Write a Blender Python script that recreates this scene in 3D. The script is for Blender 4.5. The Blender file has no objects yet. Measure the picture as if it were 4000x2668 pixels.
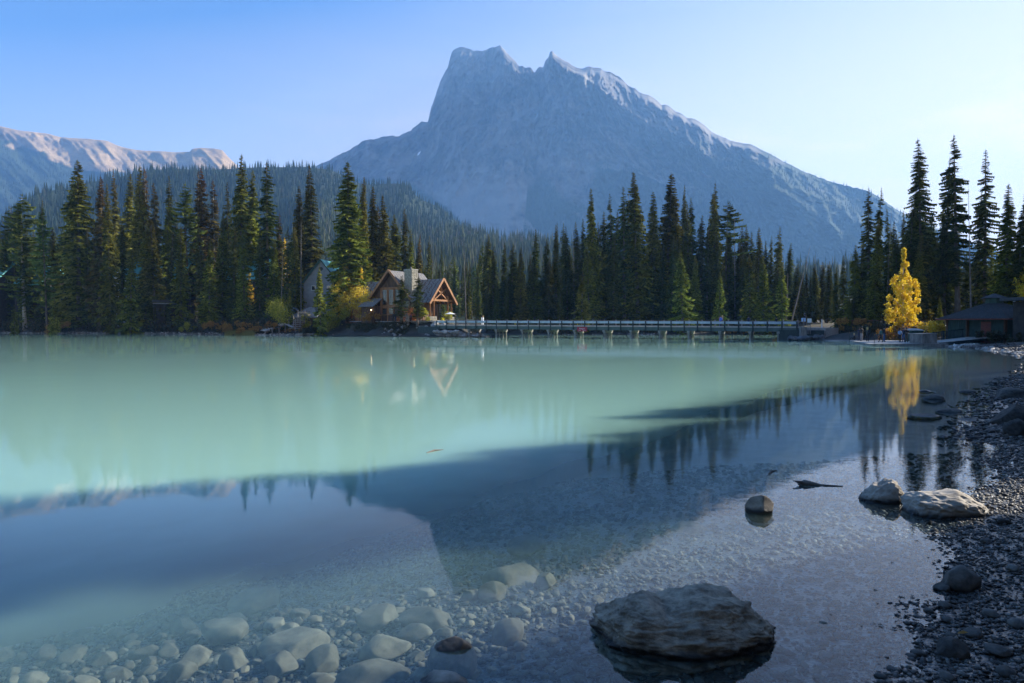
import bpy, bmesh, math, random
import numpy as np
from mathutils import Vector, Matrix, Euler

# ------------------------------------------------------------------ scene, camera, light
scene = bpy.context.scene
COL = scene.collection
CAM_H = 2.4
PITCH = math.atan(69.0 / 2667.0)
cam_data = bpy.data.cameras.new('camera')
cam_data.lens = 24.0
cam_data.sensor_width = 36.0
cam_data.clip_start = 0.1
cam_data.clip_end = 40000.0
cam = bpy.data.objects.new('camera', cam_data)
cam.location = (0, 0, CAM_H)
cam.rotation_euler = (math.radians(90) - PITCH, 0, 0)
COL.objects.link(cam)
scene.camera = cam

SUN_AZ, SUN_EL = 68.0, 27.0          # degrees; azimuth from +Y towards +X
world = bpy.data.worlds.new('World')
scene.world = world
world.use_nodes = True
wn = world.node_tree
wn.nodes.clear()
w_out = wn.nodes.new('ShaderNodeOutputWorld')
w_bg = wn.nodes.new('ShaderNodeBackground')
w_sky = wn.nodes.new('ShaderNodeTexSky')
w_sky.sky_type = 'NISHITA'
w_sky.sun_disc = False
w_sky.sun_elevation = math.radians(SUN_EL)
w_sky.sun_rotation = math.radians(SUN_AZ)
w_sky.altitude = 1300
w_sky.air_density = 1.0
w_sky.dust_density = 0.5
w_sky.ozone_density = 3.0
# thin cirrus veils, mostly faint, as stretched noise on the sky direction
w_tc = wn.nodes.new('ShaderNodeTexCoord')
w_map = wn.nodes.new('ShaderNodeMapping')
w_map.inputs['Rotation'].default_value = (0.25, -0.35, 0.4)
w_map.inputs['Scale'].default_value = (1.2, 3.0, 6.0)
w_noise = wn.nodes.new('ShaderNodeTexNoise')
w_noise.inputs['Scale'].default_value = 1.3
w_noise.inputs['Detail'].default_value = 7.0
w_noise.inputs['Roughness'].default_value = 0.62
w_noise.inputs['Distortion'].default_value = 0.4
w_ramp = wn.nodes.new('ShaderNodeMapRange')
w_ramp.inputs['From Min'].default_value = 0.50
w_ramp.inputs['From Max'].default_value = 0.85
w_ramp.inputs['To Min'].default_value = 0.0
w_ramp.inputs['To Max'].default_value = 0.55
w_mix = wn.nodes.new('ShaderNodeMix')
w_mix.data_type = 'RGBA'
w_mix.inputs['B'].default_value = (7.0, 5.5, 3.1, 1)
wn.links.new(w_tc.outputs['Generated'], w_map.inputs['Vector'])
wn.links.new(w_map.outputs['Vector'], w_noise.inputs['Vector'])
wn.links.new(w_noise.outputs['Fac'], w_ramp.inputs['Value'])
# the veil of high cloud thickens towards the sun's side of the sky
w_dot = wn.nodes.new('ShaderNodeVectorMath'); w_dot.operation = 'DOT_PRODUCT'
w_dot.inputs[1].default_value = (0.60, 0.0, -2.20)
w_side = wn.nodes.new('ShaderNodeMapRange')
w_side.inputs['From Min'].default_value = -1.06
w_side.inputs['From Max'].default_value = 0.0
w_side.inputs['To Min'].default_value = 0.0
w_side.inputs['To Max'].default_value = 0.92
w_mad = wn.nodes.new('ShaderNodeMath'); w_mad.operation = 'MULTIPLY_ADD'
wn.links.new(w_tc.outputs['Generated'], w_dot.inputs[0])
wn.links.new(w_dot.outputs['Value'], w_side.inputs['Value'])
w_add = wn.nodes.new('ShaderNodeMath'); w_add.operation = 'MULTIPLY_ADD'
wn.links.new(w_ramp.outputs['Result'], w_add.inputs[0])
wn.links.new(w_side.outputs['Result'], w_add.inputs[1])
wn.links.new(w_side.outputs['Result'], w_add.inputs[2])
wn.links.new(w_add.outputs[0], w_mix.inputs['Factor'])
w_grade = wn.nodes.new('ShaderNodeVectorMath'); w_grade.operation = 'MULTIPLY'
w_grade.inputs[1].default_value = (0.58, 0.84, 1.02)     # the clear blue of thin mountain air
wn.links.new(w_sky.outputs['Color'], w_grade.inputs[0])
wn.links.new(w_grade.outputs[0], w_mix.inputs['A'])
w_tint = wn.nodes.new('ShaderNodeVectorMath'); w_tint.operation = 'MULTIPLY'
w_tint.inputs[1].default_value = (0.94, 0.93, 1.0)
wn.links.new(w_mix.outputs['Result'], w_tint.inputs[0])
wn.links.new(w_tint.outputs[0], w_bg.inputs['Color'])
wn.links.new(w_bg.outputs['Background'], w_out.inputs['Surface'])
w_bg.inputs['Strength'].default_value = 0.090

sun_data = bpy.data.lights.new('sun', 'SUN')
sun_data.energy = 5.0
sun_data.angle = math.radians(0.53)
sun_data.color = (1.0, 0.93, 0.82)
sun = bpy.data.objects.new('sun', sun_data)
_az, _el = math.radians(SUN_AZ), math.radians(SUN_EL)
SUN_DIR = Vector((math.sin(_az) * math.cos(_el), math.cos(_az) * math.cos(_el), math.sin(_el)))
sun.rotation_euler = SUN_DIR.to_track_quat('Z', 'Y').to_euler()
sun.location = SUN_DIR * 50
COL.objects.link(sun)

scene.view_settings.view_transform = 'Standard'
scene.view_settings.look = 'None'
scene.view_settings.gamma = 1.0
scene.view_settings.use_curve_mapping = False
scene.view_settings.exposure = 1.40
cy = scene.cycles
cy.use_denoising = True
cy.max_bounces = 10
cy.diffuse_bounces = 3
cy.glossy_bounces = 4
cy.transmission_bounces = 4
cy.transparent_max_bounces = 12
cy.volume_bounces = 1
cy.sample_clamp_indirect = 6.0
cy.caustics_reflective = False
cy.caustics_refractive = False

# ------------------------------------------------------------------ helpers
rng = np.random.default_rng(7)

def ray(px, py):
    """world direction (y component ~1) for a pixel of the 4000 x 2668 photograph"""
    u = (np.asarray(px, float) - 2000.0) / 2667.0
    v = (1334.0 - np.asarray(py, float)) / 2667.0
    cp, sp = math.cos(PITCH), math.sin(PITCH)
    return u, cp + v * sp, -sp + v * cp

def at(px, py, Y):
    dx, dy, dz = ray(px, py)
    k = Y / dy
    return Vector((float(dx * k), float(Y), float(CAM_H + dz * k)))

def on_z(px, py, z=0.0):
    dx, dy, dz = ray(px, py)
    k = (z - CAM_H) / dz
    return Vector((float(dx * k), float(dy * k), z))

def _hash(ix, iy, iz, seed):
    h = (ix.astype(np.int64) * 374761393 + iy.astype(np.int64) * 668265263 + iz.astype(np.int64) * 2147483647 + seed * 1442695041)
    h = (h ^ (h >> 13)) * 1274126177
    h = h ^ (h >> 16)
    return (h & 0xFFFFFF).astype(float) / float(0xFFFFFF)

def vnoise(x, y, z=None, seed=0):
    """smooth value noise in 0..1 on numpy arrays"""
    x = np.asarray(x, float); y = np.asarray(y, float)
    z = np.zeros_like(x) if z is None else np.asarray(z, float)
    x, y, z = np.broadcast_arrays(x, y, z)
    ix, iy, iz = np.floor(x), np.floor(y), np.floor(z)
    fx, fy, fz = x - ix, y - iy, z - iz
    fx = fx * fx * (3 - 2 * fx); fy = fy * fy * (3 - 2 * fy); fz = fz * fz * (3 - 2 * fz)
    out = 0
    for a in (0, 1):
        for b in (0, 1):
            for c in (0, 1):
                w = (fx if a else 1 - fx) * (fy if b else 1 - fy) * (fz if c else 1 - fz)
                out = out + w * _hash(ix + a, iy + b, iz + c, seed)
    return out

def fbm(x, y, z=None, oct=5, seed=0, gain=0.5, lac=2.03):
    s, a, t = 0, 1.0, 0.0
    f = 1.0
    for o in range(oct):
        s = s + a * vnoise(np.asarray(x) * f, np.asarray(y) * f, None if z is None else np.asarray(z) * f, seed + o * 17)
        t += a; a *= gain; f *= lac
    return s / t

def ridged(x, y, z=None, oct=5, seed=0, gain=0.5, lac=2.03):
    s, a, t = 0, 1.0, 0.0
    f = 1.0
    for o in range(oct):
        n = vnoise(np.asarray(x) * f, np.asarray(y) * f, None if z is None else np.asarray(z) * f, seed + o * 17)
        s = s + a * (1 - np.abs(2 * n - 1)) ** 1.6
        t += a; a *= gain; f *= lac
    return s / t

def smooth(a, b, x):
    t = np.clip((np.asarray(x, float) - a) / (b - a), 0, 1)
    return t * t * (3 - 2 * t)

def mesh_np(name, verts, faces, mats=(), midx=None, shade_smooth=False):
    """faces: (n,3) or (n,4) int array, or a list of such arrays"""
    me = bpy.data.meshes.new(name)
    fl = faces if isinstance(faces, (list, tuple)) else [faces]
    fl = [np.asarray(f, np.int32) for f in fl if len(f)]
    verts = np.asarray(verts, np.float32)
    me.vertices.add(len(verts))
    me.vertices.foreach_set('co', verts.ravel())
    idx = np.concatenate([f.ravel() for f in fl])
    sizes = np.concatenate([np.full(len(f), f.shape[1], np.int32) for f in fl])
    starts = np.concatenate([[0], np.cumsum(sizes)[:-1]]).astype(np.int32)
    me.loops.add(len(idx)); me.loops.foreach_set('vertex_index', idx)
    me.polygons.add(len(sizes))
    me.polygons.foreach_set('loop_start', starts)
    me.polygons.foreach_set('loop_total', sizes)
    if midx is not None:
        me.polygons.foreach_set('material_index', np.asarray(midx, np.int32))
    me.polygons.foreach_set('use_smooth', np.full(len(sizes), bool(shade_smooth)))
    for m in mats:
        me.materials.append(m)
    me.update(calc_edges=True)
    me.validate()
    return me

def float_attr(me, name, vals):
    a = me.attributes.new(name, 'FLOAT', 'POINT')
    a.data.foreach_set('value', np.asarray(vals, np.float32).ravel())

def link(name, me, parent=None, loc=None, rot=None, scale=None):
    o = bpy.data.objects.new(name, me)
    COL.objects.link(o)
    if parent is not None:
        o.parent = parent
    if loc is not None: o.location = loc
    if rot is not None: o.rotation_euler = rot
    if scale is not None: o.scale = scale
    return o

def tag(o, label=None, cat=None, group=None, kind=None):
    if label: o['label'] = label
    if cat: o['category'] = cat
    if group: o['group'] = group
    if kind: o['kind'] = kind
    return o

def thing(name, label, cat, loc=(0, 0, 0), rz=0.0, group=None):
    o = bpy.data.objects.new(name, None)
    o.empty_display_size = 0.3
    COL.objects.link(o)
    o.location = loc
    o.rotation_euler = (0, 0, rz)
    return tag(o, label, cat, group)

def copy_thing(root, loc, rz=None, scale=None, label=None, group=None):
    r = root.copy(); COL.objects.link(r)
    r.location = loc
    if rz is not None: r.rotation_euler = (0, 0, rz)
    if scale is not None: r.scale = scale
    if label: r['label'] = label
    if group: r['group'] = group
    for ch in root.children:
        c = ch.copy(); COL.objects.link(c); c.parent = r
        for g in ch.children:
            d = g.copy(); COL.objects.link(d); d.parent = c
    return r

def grid_faces(nu, nv):
    i = np.arange(nu - 1)[:, None] * nv + np.arange(nv - 1)[None, :]
    i = i.ravel()
    return np.stack([i, i + nv, i + nv + 1, i + 1], 1)

class MB:
    """collects boxes, tubes, quads into one mesh"""
    def __init__(self):
        self.v = []; self.f = []; self.m = []
    def add(self, verts, faces, mi=0):
        b = len(self.v)
        self.v += [tuple(p) for p in verts]
        for f in faces:
            self.f.append(tuple(i + b for i in f)); self.m.append(mi)
        return self
    def box(self, cx, cy, cz, sx, sy, sz, rz=0.0, mi=0, M=None):
        p = []
        c, s = math.cos(rz), math.sin(rz)
        for dz in (-.5, .5):
            for dx, dy in ((-.5, -.5), (.5, -.5), (.5, .5), (-.5, .5)):
                x, y = dx * sx, dy * sy
                q = Vector((cx + c * x - s * y, cy + s * x + c * y, cz + dz * sz))
                p.append(M @ q if M else q)
        return self.add(p, [(3, 2, 1, 0), (4, 5, 6, 7), (0, 1, 5, 4), (1, 2, 6, 5), (2, 3, 7, 6), (3, 0, 4, 7)], mi)
    def bar(self, a, b, w, h=None, mi=0, up=(0, 0, 1)):
        """square bar from a to b"""
        h = w if h is None else h
        a, b = Vector(a), Vector(b)
        d = (b - a).normalized()
        u = Vector(up)
        if abs(d.dot(u)) > 0.98: u = Vector((0, 1, 0))
        s = d.cross(u).normalized(); t = s.cross(d).normalized()
        p = []
        for q in (a, b):
            for x, y in ((-.5, -.5), (.5, -.5), (.5, .5), (-.5, .5)):
                p.append(q + s * x * w + t * y * h)
        return self.add(p, [(3, 2, 1, 0), (4, 5, 6, 7), (0, 1, 5, 4), (1, 2, 6, 5), (2, 3, 7, 6), (3, 0, 4, 7)], mi)
    def tube(self, pts, radii, n=8, mi=0, cap=True):
        pts = [Vector(p) for p in pts]
        if not hasattr(radii, '__len__'): radii = [radii] * len(pts)
        rings = []
        for i, p in enumerate(pts):
            d = (pts[min(i + 1, len(pts) - 1)] - pts[max(i - 1, 0)]).normalized()
            u = Vector((0, 0, 1)) if abs(d.z) < 0.9 else Vector((0, 1, 0))
            s = d.cross(u).normalized(); t = s.cross(d).normalized()
            rings.append([p + (s * math.cos(2 * math.pi * k / n) + t * math.sin(2 * math.pi * k / n)) * radii[i] for k in range(n)])
        v = [q for r in rings for q in r]
        f = []
        for i in range(len(rings) - 1):
            for k in range(n):
                k2 = (k + 1) % n
                f.append((i * n + k, i * n + k2, (i + 1) * n + k2, (i + 1) * n + k))
        if cap:
            f.append(tuple(range(n))[::-1]); f.append(tuple((len(rings) - 1) * n + k for k in range(n)))
        return self.add(v, f, mi)
    def prism(self, poly, thick_vec, mi=0):
        """extrude a planar polygon by a vector"""
        t = Vector(thick_vec); n = len(poly)
        v = [Vector(p) for p in poly] + [Vector(p) + t for p in poly]
        f = [tuple(range(n)), tuple(range(2 * n - 1, n - 1, -1))]
        for i in range(n):
            j = (i + 1) % n
            f.append((j, i, i + n, j + n))
        return self.add(v, f, mi)
    def mesh(self, name, mats, sm=False):
        me = bpy.data.meshes.new(name)
        me.from_pydata(self.v, [], self.f)
        for m in (mats if isinstance(mats, (list, tuple)) else [mats]): me.materials.append(m)
        me.polygons.foreach_set('material_index', self.m)
        if sm: me.polygons.foreach_set('use_smooth', [True] * len(self.f))
        bm = bmesh.new(); bm.from_mesh(me); bmesh.ops.recalc_face_normals(bm, faces=bm.faces); bm.to_mesh(me); bm.free()
        me.update()
        return me
    def build(self, name, mats, parent=None, sm=False):
        return link(name, self.mesh(name, mats, sm), parent)

# ------------------------------------------------------------------ materials
def new_mat(name):
    m = bpy.data.materials.new(name); m.use_nodes = True
    nt = m.node_tree; nt.nodes.clear()
    out = nt.nodes.new('ShaderNodeOutputMaterial')
    return m, nt, out

def N(nt, t, **kw):
    n = nt.nodes.new(t)
    for k, v in kw.items():
        if k in n.inputs: n.inputs[k].default_value = v
        else: setattr(n, k, v)
    return n

def principled(name, c1, c2=None, scale=4.0, detail=4.0, rough=0.8, bump=0.0, bscale=20.0, metallic=0.0, stretch=None,
               c3=None, spec=0.4, coord='Object', bdist=0.02, rand=0.0, lo=0.35, hi=0.65):
    m, nt, out = new_mat(name)
    b = N(nt, 'ShaderNodeBsdfPrincipled')
    b.inputs['Roughness'].default_value = rough
    b.inputs['Metallic'].default_value = metallic
    b.inputs['Specular IOR Level'].default_value = spec
    nt.links.new(b.outputs[0], out.inputs['Surface'])
    tc = N(nt, 'ShaderNodeTexCoord')
    mp = N(nt, 'ShaderNodeMapping')
    if stretch: mp.inputs['Scale'].default_value = stretch
    nt.links.new(tc.outputs[coord], mp.inputs['Vector'])
    if c2 is None:
        b.inputs['Base Color'].default_value = (*c1, 1)
        last = None
    else:
        nz = N(nt, 'ShaderNodeTexNoise', Scale=scale, Detail=detail, Roughness=0.6)
        nt.links.new(mp.outputs[0], nz.inputs['Vector'])
        cr = N(nt, 'ShaderNodeValToRGB')
        cr.color_ramp.elements[0].position = lo; cr.color_ramp.elements[0].color = (*c1, 1)
        cr.color_ramp.elements[1].position = hi; cr.color_ramp.elements[1].color = (*c2, 1)
        if c3:
            e = cr.color_ramp.elements.new((lo + hi) / 2); e.color = (*c3, 1)
        nt.links.new(nz.outputs['Fac'], cr.inputs['Fac'])
        last = cr.outputs['Color']
        if rand > 0:
            oi = N(nt, 'ShaderNodeObjectInfo')
            mr = N(nt, 'ShaderNodeMapRange'); mr.inputs['To Min'].default_value = 1 - rand; mr.inputs['To Max'].default_value = 1 + rand
            nt.links.new(oi.outputs['Random'], mr.inputs['Value'])
            vm = N(nt, 'ShaderNodeVectorMath', operation='SCALE')
            nt.links.new(last, vm.inputs[0]); nt.links.new(mr.outputs[0], vm.inputs['Scale'])
            last = vm.outputs[0]
        nt.links.new(last, b.inputs['Base Color'])
    if bump > 0:
        bn = N(nt, 'ShaderNodeTexNoise', Scale=bscale, Detail=6.0, Roughness=0.65)
        nt.links.new(mp.outputs[0], bn.inputs['Vector'])
        bp = N(nt, 'ShaderNodeBump', Strength=bump, Distance=bdist)
        nt.links.new(bn.outputs['Fac'], bp.inputs['Height'])
        nt.links.new(bp.outputs[0], b.inputs['Normal'])
    return m
# ------------------------------------------------------------------ shoreline and ground
LAKE = [(-900, -60), (-200, -16), (-60, -4), (-15, 0.6), (-4, 1.6), (0, 1.9), (1.4, 3.0), (2.45, 4.3), (2.9, 4.9), (3.4, 5.3), (3.85, 5.8), (4.15, 6.4), (4.5, 7.0),
        (4.95, 7.8), (5.3, 8.2), (6.6, 9.3), (7.7, 10.8), (8.8, 12.4), (10.6, 15.4), (13.4, 19.2), (18.2, 25), (26, 34), (36, 46),
        (43.6, 60), (45.5, 66), (46.0, 72), (51, 77), (58, 80), (58, 88), (51.5, 94.5), (46, 97.2), (41.5, 98.6), (42.5, 102), (47, 108), (50, 116), (58, 130), (66, 146), (60, 152), (45, 152), (20, 151), (0, 154),
        (-14, 170), (-22, 176), (-24, 165), (-10, 142), (-4.5, 130), (-4.6, 124.2), (-9, 124.0), (-14, 125.6), (-19, 128.6), (-25, 132), (-31, 136.5), (-35, 139.5), (-40, 143), (-49, 144), (-56, 145), (-63, 150), (-78, 158), (-95, 167), (-114, 173),
        (-133, 177), (-190, 186), (-260, 180), (-420, 150), (-900, 120)]

TERRACE = [(-36, 146), (-33.5, 140.5), (-25.5, 135), (-18.6, 131.6), (-14.6, 129), (-12.5, 131), (-12, 140), (-20, 152), (-34, 156)]

def signed_dist(X, Y, poly):
    """negative inside the polygon (water)"""
    X = np.asarray(X, float); Y = np.asarray(Y, float)
    d = np.full(X.shape, 1e18); inside = np.zeros(X.shape, bool)
    n = len(poly)
    for i in range(n):
        x1, y1 = poly[i]; x2, y2 = poly[(i + 1) % n]
        ex, ey = x2 - x1, y2 - y1
        t = np.clip(((X - x1) * ex + (Y - y1) * ey) / (ex * ex + ey * ey), 0, 1)
        d = np.minimum(d, (X - x1 - t * ex) ** 2 + (Y - y1 - t * ey) ** 2)
        c = ((y1 <= Y) != (y2 <= Y))
        with np.errstate(divide='ignore', invalid='ignore'):
            xi = x1 + (Y - y1) * ex / (ey if ey != 0 else 1e-9)
        inside ^= c & (X < xi)
    d = np.sqrt(d)
    return np.where(inside, -d, d)

def height(X, Y):
    X = np.asarray(X, float); Y = np.asarray(Y, float)
    s = signed_dist(X, Y, LAKE)
    near = 1 - smooth(40, 70, np.hypot(X - 8, Y - 8))
    s = s + near * ((fbm(X * 0.9, Y * 0.9, oct=4, seed=3) - 0.5) * 0.6)
    s = s + (1 - near) * (fbm(X * 0.12, Y * 0.12, oct=4, seed=5) - 0.5) * 3.0
    # right shore (beach, boathouse): gentle.  far shore: steeper bank
    gentle = np.clip(1 - smooth(55, 100, Y) * smooth(60, 20, X) , 0, 1)
    gentle = np.where(Y > 92, 0.25, np.where(Y > 84, 0.25 + (92 - Y) / 8 * 0.75, gentle))
    gentle = np.where((X > 30) & (Y < 92), 1.0, gentle)
    land_g = 0.085 * np.minimum(s, 8) + 0.04 * np.clip(s - 8, 0, 40)
    land_s = 0.45 * (1 - np.exp(-np.maximum(s, 0) / 1.0)) + 2.5 * smooth(1.5, 13, s) + 0.016 * np.clip(s - 10, 0, 300)
    land = gentle * land_g + (1 - gentle) * land_s
    d = -s
    bed = -(0.08 * np.minimum(d, 4.5) + 0.03 * np.clip(d - 4.5, 0, None) + 0.085 * np.clip(d - 4.5, 0, None) ** 1.8)
    bed = bed - 0.20 * smooth(-1.9, -4.6, X) * smooth(0.5, 3.0, d) * (Y < 60)
    bed = np.maximum(bed, -6 - 0 * d)
    # deeper right away off the far banks
    bed = np.where(Y > 60, bed * 2.2, bed)
    h = np.where(s > 0, land, bed)
    td = signed_dist(X, Y, TERRACE)
    h = np.where(s > 0, np.maximum(h, np.minimum(2.85, 0.35 + 0.85 * s) - 0.35 * np.maximum(td, 0)), h)
    h = h + near * (fbm(X * 2.2, Y * 2.2, oct=4, seed=9) - 0.5) * 0.10
    h = h + (1 - near) * (fbm(X * 0.2, Y * 0.2, oct=3, seed=11) - 0.5) * 0.5 * smooth(0, 6, s)
    return h

def ground_z(x, y):
    return float(height(np.array([x]), np.array([y]))[0])

def graded(lo, hi, c, step, growth, far):
    """1-D coordinates: fine around c, growing outward"""
    out = [c]; st = step; p = c
    while p < hi:
        if p > far[1]: st *= growth
        p += st; out.append(p)
    st = step; p = c; neg = []
    while p > lo:
        if p < far[0]: st *= growth
        p -= st; neg.append(p)
    return np.array(neg[::-1] + out)

gx = graded(-12000, 12000, 3.0, 0.13, 1.045, (-5.0, 10.0))
gy = graded(-3000, 14000, 6.0, 0.13, 1.040, (3.0, 14.0))
GX, GY = np.meshgrid(gx, gy, indexing='ij')
GZ = height(GX, GY)
fade = smooth(900, 2500, np.hypot(GX, GY))
GZ = GZ * (1 - fade) + fade * 8.0

m_ground, nt, out = new_mat('ground_soil')
b = N(nt, 'ShaderNodeBsdfPrincipled', Roughness=0.85)
geo = N(nt, 'ShaderNodeNewGeometry')
sep = N(nt, 'ShaderNodeSeparateXYZ'); nt.links.new(geo.outputs['Position'], sep.inputs[0])
vor = N(nt, 'ShaderNodeTexVoronoi', Scale=26.0); nt.links.new(geo.outputs['Position'], vor.inputs['Vector'])
hsv = N(nt, 'ShaderNodeMapRange'); hsv.inputs['To Min'].default_value = 0.45; hsv.inputs['To Max'].default_value = 1.5
sepc = N(nt, 'ShaderNodeSeparateColor'); nt.links.new(vor.outputs['Color'], sepc.inputs[0]); nt.links.new(sepc.outputs[0], hsv.inputs['Value'])
nzb = N(nt, 'ShaderNodeTexNoise', Scale=0.6, Detail=5.0); nt.links.new(geo.outputs['Position'], nzb.inputs['Vector'])
peb = N(nt, 'ShaderNodeValToRGB')
peb.color_ramp.elements[0].position = 0.35; peb.color_ramp.elements[0].color = (0.030, 0.028, 0.025, 1)
peb.color_ramp.elements[1].position = 0.65; peb.color_ramp.elements[1].color = (0.07, 0.064, 0.054, 1)
nt.links.new(nzb.outputs['Fac'], peb.inputs['Fac'])
sc = N(nt, 'ShaderNodeVectorMath', operation='SCALE'); nt.links.new(peb.outputs[0], sc.inputs[0]); nt.links.new(hsv.outputs[0], sc.inputs['Scale'])
# under water: pale silt coated
uw = N(nt, 'ShaderNodeMapRange'); uw.inputs['From Min'].default_value = -0.05; uw.inputs['From Max'].default_value = -0.22
nt.links.new(sep.outputs['Z'], uw.inputs['Value'])
mixu = N(nt, 'ShaderNodeMix', data_type='RGBA'); mixu.inputs['B'].default_value = (0.065, 0.063, 0.054, 1)
nt.links.new(uw.outputs[0], mixu.inputs['Factor']); nt.links.new(sc.outputs[0], mixu.inputs['A'])
# duff soil away from the beach (height above 0.9 m)
nzd = N(nt, 'ShaderNodeTexNoise', Scale=0.35, Detail=6.0); nt.links.new(geo.outputs['Position'], nzd.inputs['Vector'])
duff = N(nt, 'ShaderNodeValToRGB')
duff.color_ramp.elements[0].position = 0.4; duff.color_ramp.elements[0].color = (0.030, 0.024, 0.014, 1)
duff.color_ramp.elements[1].position = 0.62; duff.color_ramp.elements[1].color = (0.075, 0.062, 0.026, 1)
nt.links.new(nzd.outputs['Fac'], duff.inputs['Fac'])
hi = N(nt, 'ShaderNodeMapRange'); hi.inputs['From Min'].default_value = 0.8; hi.inputs['From Max'].default_value = 1.5
nt.links.new(sep.outputs['Z'], hi.inputs['Value'])
mixd = N(nt, 'ShaderNodeMix', data_type='RGBA')
nt.links.new(hi.outputs[0], mixd.inputs['Factor']); nt.links.new(mixu.outputs['Result'], mixd.inputs['A']); nt.links.new(duff.outputs[0], mixd.inputs['B'])
nt.links.new(mixd.outputs['Result'], b.inputs['Base Color'])
bp = N(nt, 'ShaderNodeBump', Strength=0.7, Distance=0.015); nt.links.new(vor.outputs['Distance'], bp.inputs['Height']); bp.invert = True
nt.links.new(bp.outputs[0], b.inputs['Normal'])
# wet band by the waterline is glossier
wet = N(nt, 'ShaderNodeMapRange'); wet.inputs['From Min'].default_value = 0.03; wet.inputs['From Max'].default_value = 0.25
wet.inputs['To Min'].default_value = 0.3; wet.inputs['To Max'].default_value = 0.85
nt.links.new(sep.outputs['Z'], wet.inputs['Value']); nt.links.new(wet.outputs[0], b.inputs['Roughness'])
nt.links.new(b.outputs[0], out.inputs['Surface'])

me = mesh_np('ground', np.stack([GX.ravel(), GY.ravel(), GZ.ravel()], 1), grid_faces(len(gx), len(gy)), [m_ground], shade_smooth=True)
tag(link('ground', me), 'gravel beach, lake bed and forest floor', kind='structure')

# ------------------------------------------------------------------ water
m_water, nt, out = new_mat('lake_water')
att = N(nt, 'ShaderNodeAttribute', attribute_name='depth')
mul = N(nt, 'ShaderNodeMath', operation='MULTIPLY'); mul.inputs[1].default_value = -0.75
nt.links.new(att.outputs['Fac'], mul.inputs[0])
ex = N(nt, 'ShaderNodeMath', operation='EXPONENT'); nt.links.new(mul.outputs[0], ex.inputs[0])
om = N(nt, 'ShaderNodeMath', operation='SUBTRACT'); om.inputs[0].default_value = 1.0; nt.links.new(ex.outputs[0], om.inputs[1])
geo = N(nt, 'ShaderNodeNewGeometry')
mp1 = N(nt, 'ShaderNodeMapping'); mp1.inputs['Scale'].default_value = (1.0, 1.6, 1.0)
nt.links.new(geo.outputs['Position'], mp1.inputs['Vector'])
n1 = N(nt, 'ShaderNodeTexNoise', Scale=3.2, Detail=4.0, Roughness=0.55); nt.links.new(mp1.outputs[0], n1.inputs['Vector'])
n2 = N(nt, 'ShaderNodeTexNoise', Scale=0.45, Detail=3.0, Roughness=0.5); nt.links.new(mp1.outputs[0], n2.inputs['Vector'])
# ripple strength: almost still near the beach, livelier on the open lake, in wind patches
dist = N(nt, 'ShaderNodeVectorMath', operation='LENGTH'); nt.links.new(geo.outputs['Position'], dist.inputs[0])
dr = N(nt, 'ShaderNodeMapRange'); dr.inputs['From Min'].default_value = 5.0; dr.inputs['From Max'].default_value = 60.0
dr.inputs['To Min'].default_value = 0.005; dr.inputs['To Max'].default_value = 0.013
nt.links.new(dist.outputs['Value'], dr.inputs['Value'])
patch = N(nt, 'ShaderNodeTexNoise', Scale=0.05, Detail=4.0); nt.links.new(mp1.outputs[0], patch.inputs['Vector'])
pr = N(nt, 'ShaderNodeMapRange'); pr.inputs['From Min'].default_value = 0.35; pr.inputs['From Max'].default_value = 0.7
pr.inputs['To Min'].default_value = 0.3; pr.inputs['To Max'].default_value = 2.2
nt.links.new(patch.outputs['Fac'], pr.inputs['Value'])
stg = N(nt, 'ShaderNodeMath', operation='MULTIPLY'); nt.links.new(dr.outputs[0], stg.inputs[0]); nt.links.new(pr.outputs[0], stg.inputs[1])
b1 = N(nt, 'ShaderNodeBump', Distance=0.12); nt.links.new(n1.outputs['Fac'], b1.inputs['Height']); nt.links.new(stg.outputs[0], b1.inputs['Strength'])
b2 = N(nt, 'ShaderNodeBump', Distance=0.30); nt.links.new(n2.outputs['Fac'], b2.inputs['Height']); nt.links.new(stg.outputs[0], b2.inputs['Strength'])
b2.inputs['Strength'].default_value = 0.02
nt.links.new(b1.outputs[0], b2.inputs['Normal'])
fr = N(nt, 'ShaderNodeFresnel', IOR=1.333); nt.links.new(b2.outputs[0], fr.inputs['Normal'])
iorm = N(nt, 'ShaderNodeMapRange'); iorm.inputs['To Min'].default_value = 1.333; iorm.inputs['To Max'].default_value = 0.75   # same reflectance from either side
nt.links.new(geo.outputs['Backfacing'], iorm.inputs['Value']); nt.links.new(iorm.outputs[0], fr.inputs['IOR'])
gl = N(nt, 'ShaderNodeBsdfGlossy', Roughness=0.015); gl.inputs['Color'].default_value = (1, 1, 1, 1); nt.links.new(b2.outputs[0], gl.inputs['Normal'])
tr = N(nt, 'ShaderNodeBsdfTransparent'); tr.inputs['Color'].default_value = (0.79, 0.89, 0.93, 1)
df = N(nt, 'ShaderNodeSubsurfaceScattering', Scale=1.2); df.falloff = 'BURLEY'; df.inputs['Radius'].default_value = (1.0, 1.0, 1.0); df.inputs['Color'].default_value = (0.30, 0.51, 0.42, 1)
mixb = N(nt, 'ShaderNodeMixShader'); nt.links.new(om.outputs[0], mixb.inputs[0]); nt.links.new(tr.outputs[0], mixb.inputs[1]); nt.links.new(df.outputs[0], mixb.inputs[2])
mixs = N(nt, 'ShaderNodeMixShader'); nt.links.new(fr.outputs[0], mixs.inputs[0]); nt.links.new(mixb.outputs[0], mixs.inputs[1]); nt.links.new(gl.outputs[0], mixs.inputs[2])
nt.links.new(mixs.outputs[0], out.inputs['Surface'])

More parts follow.
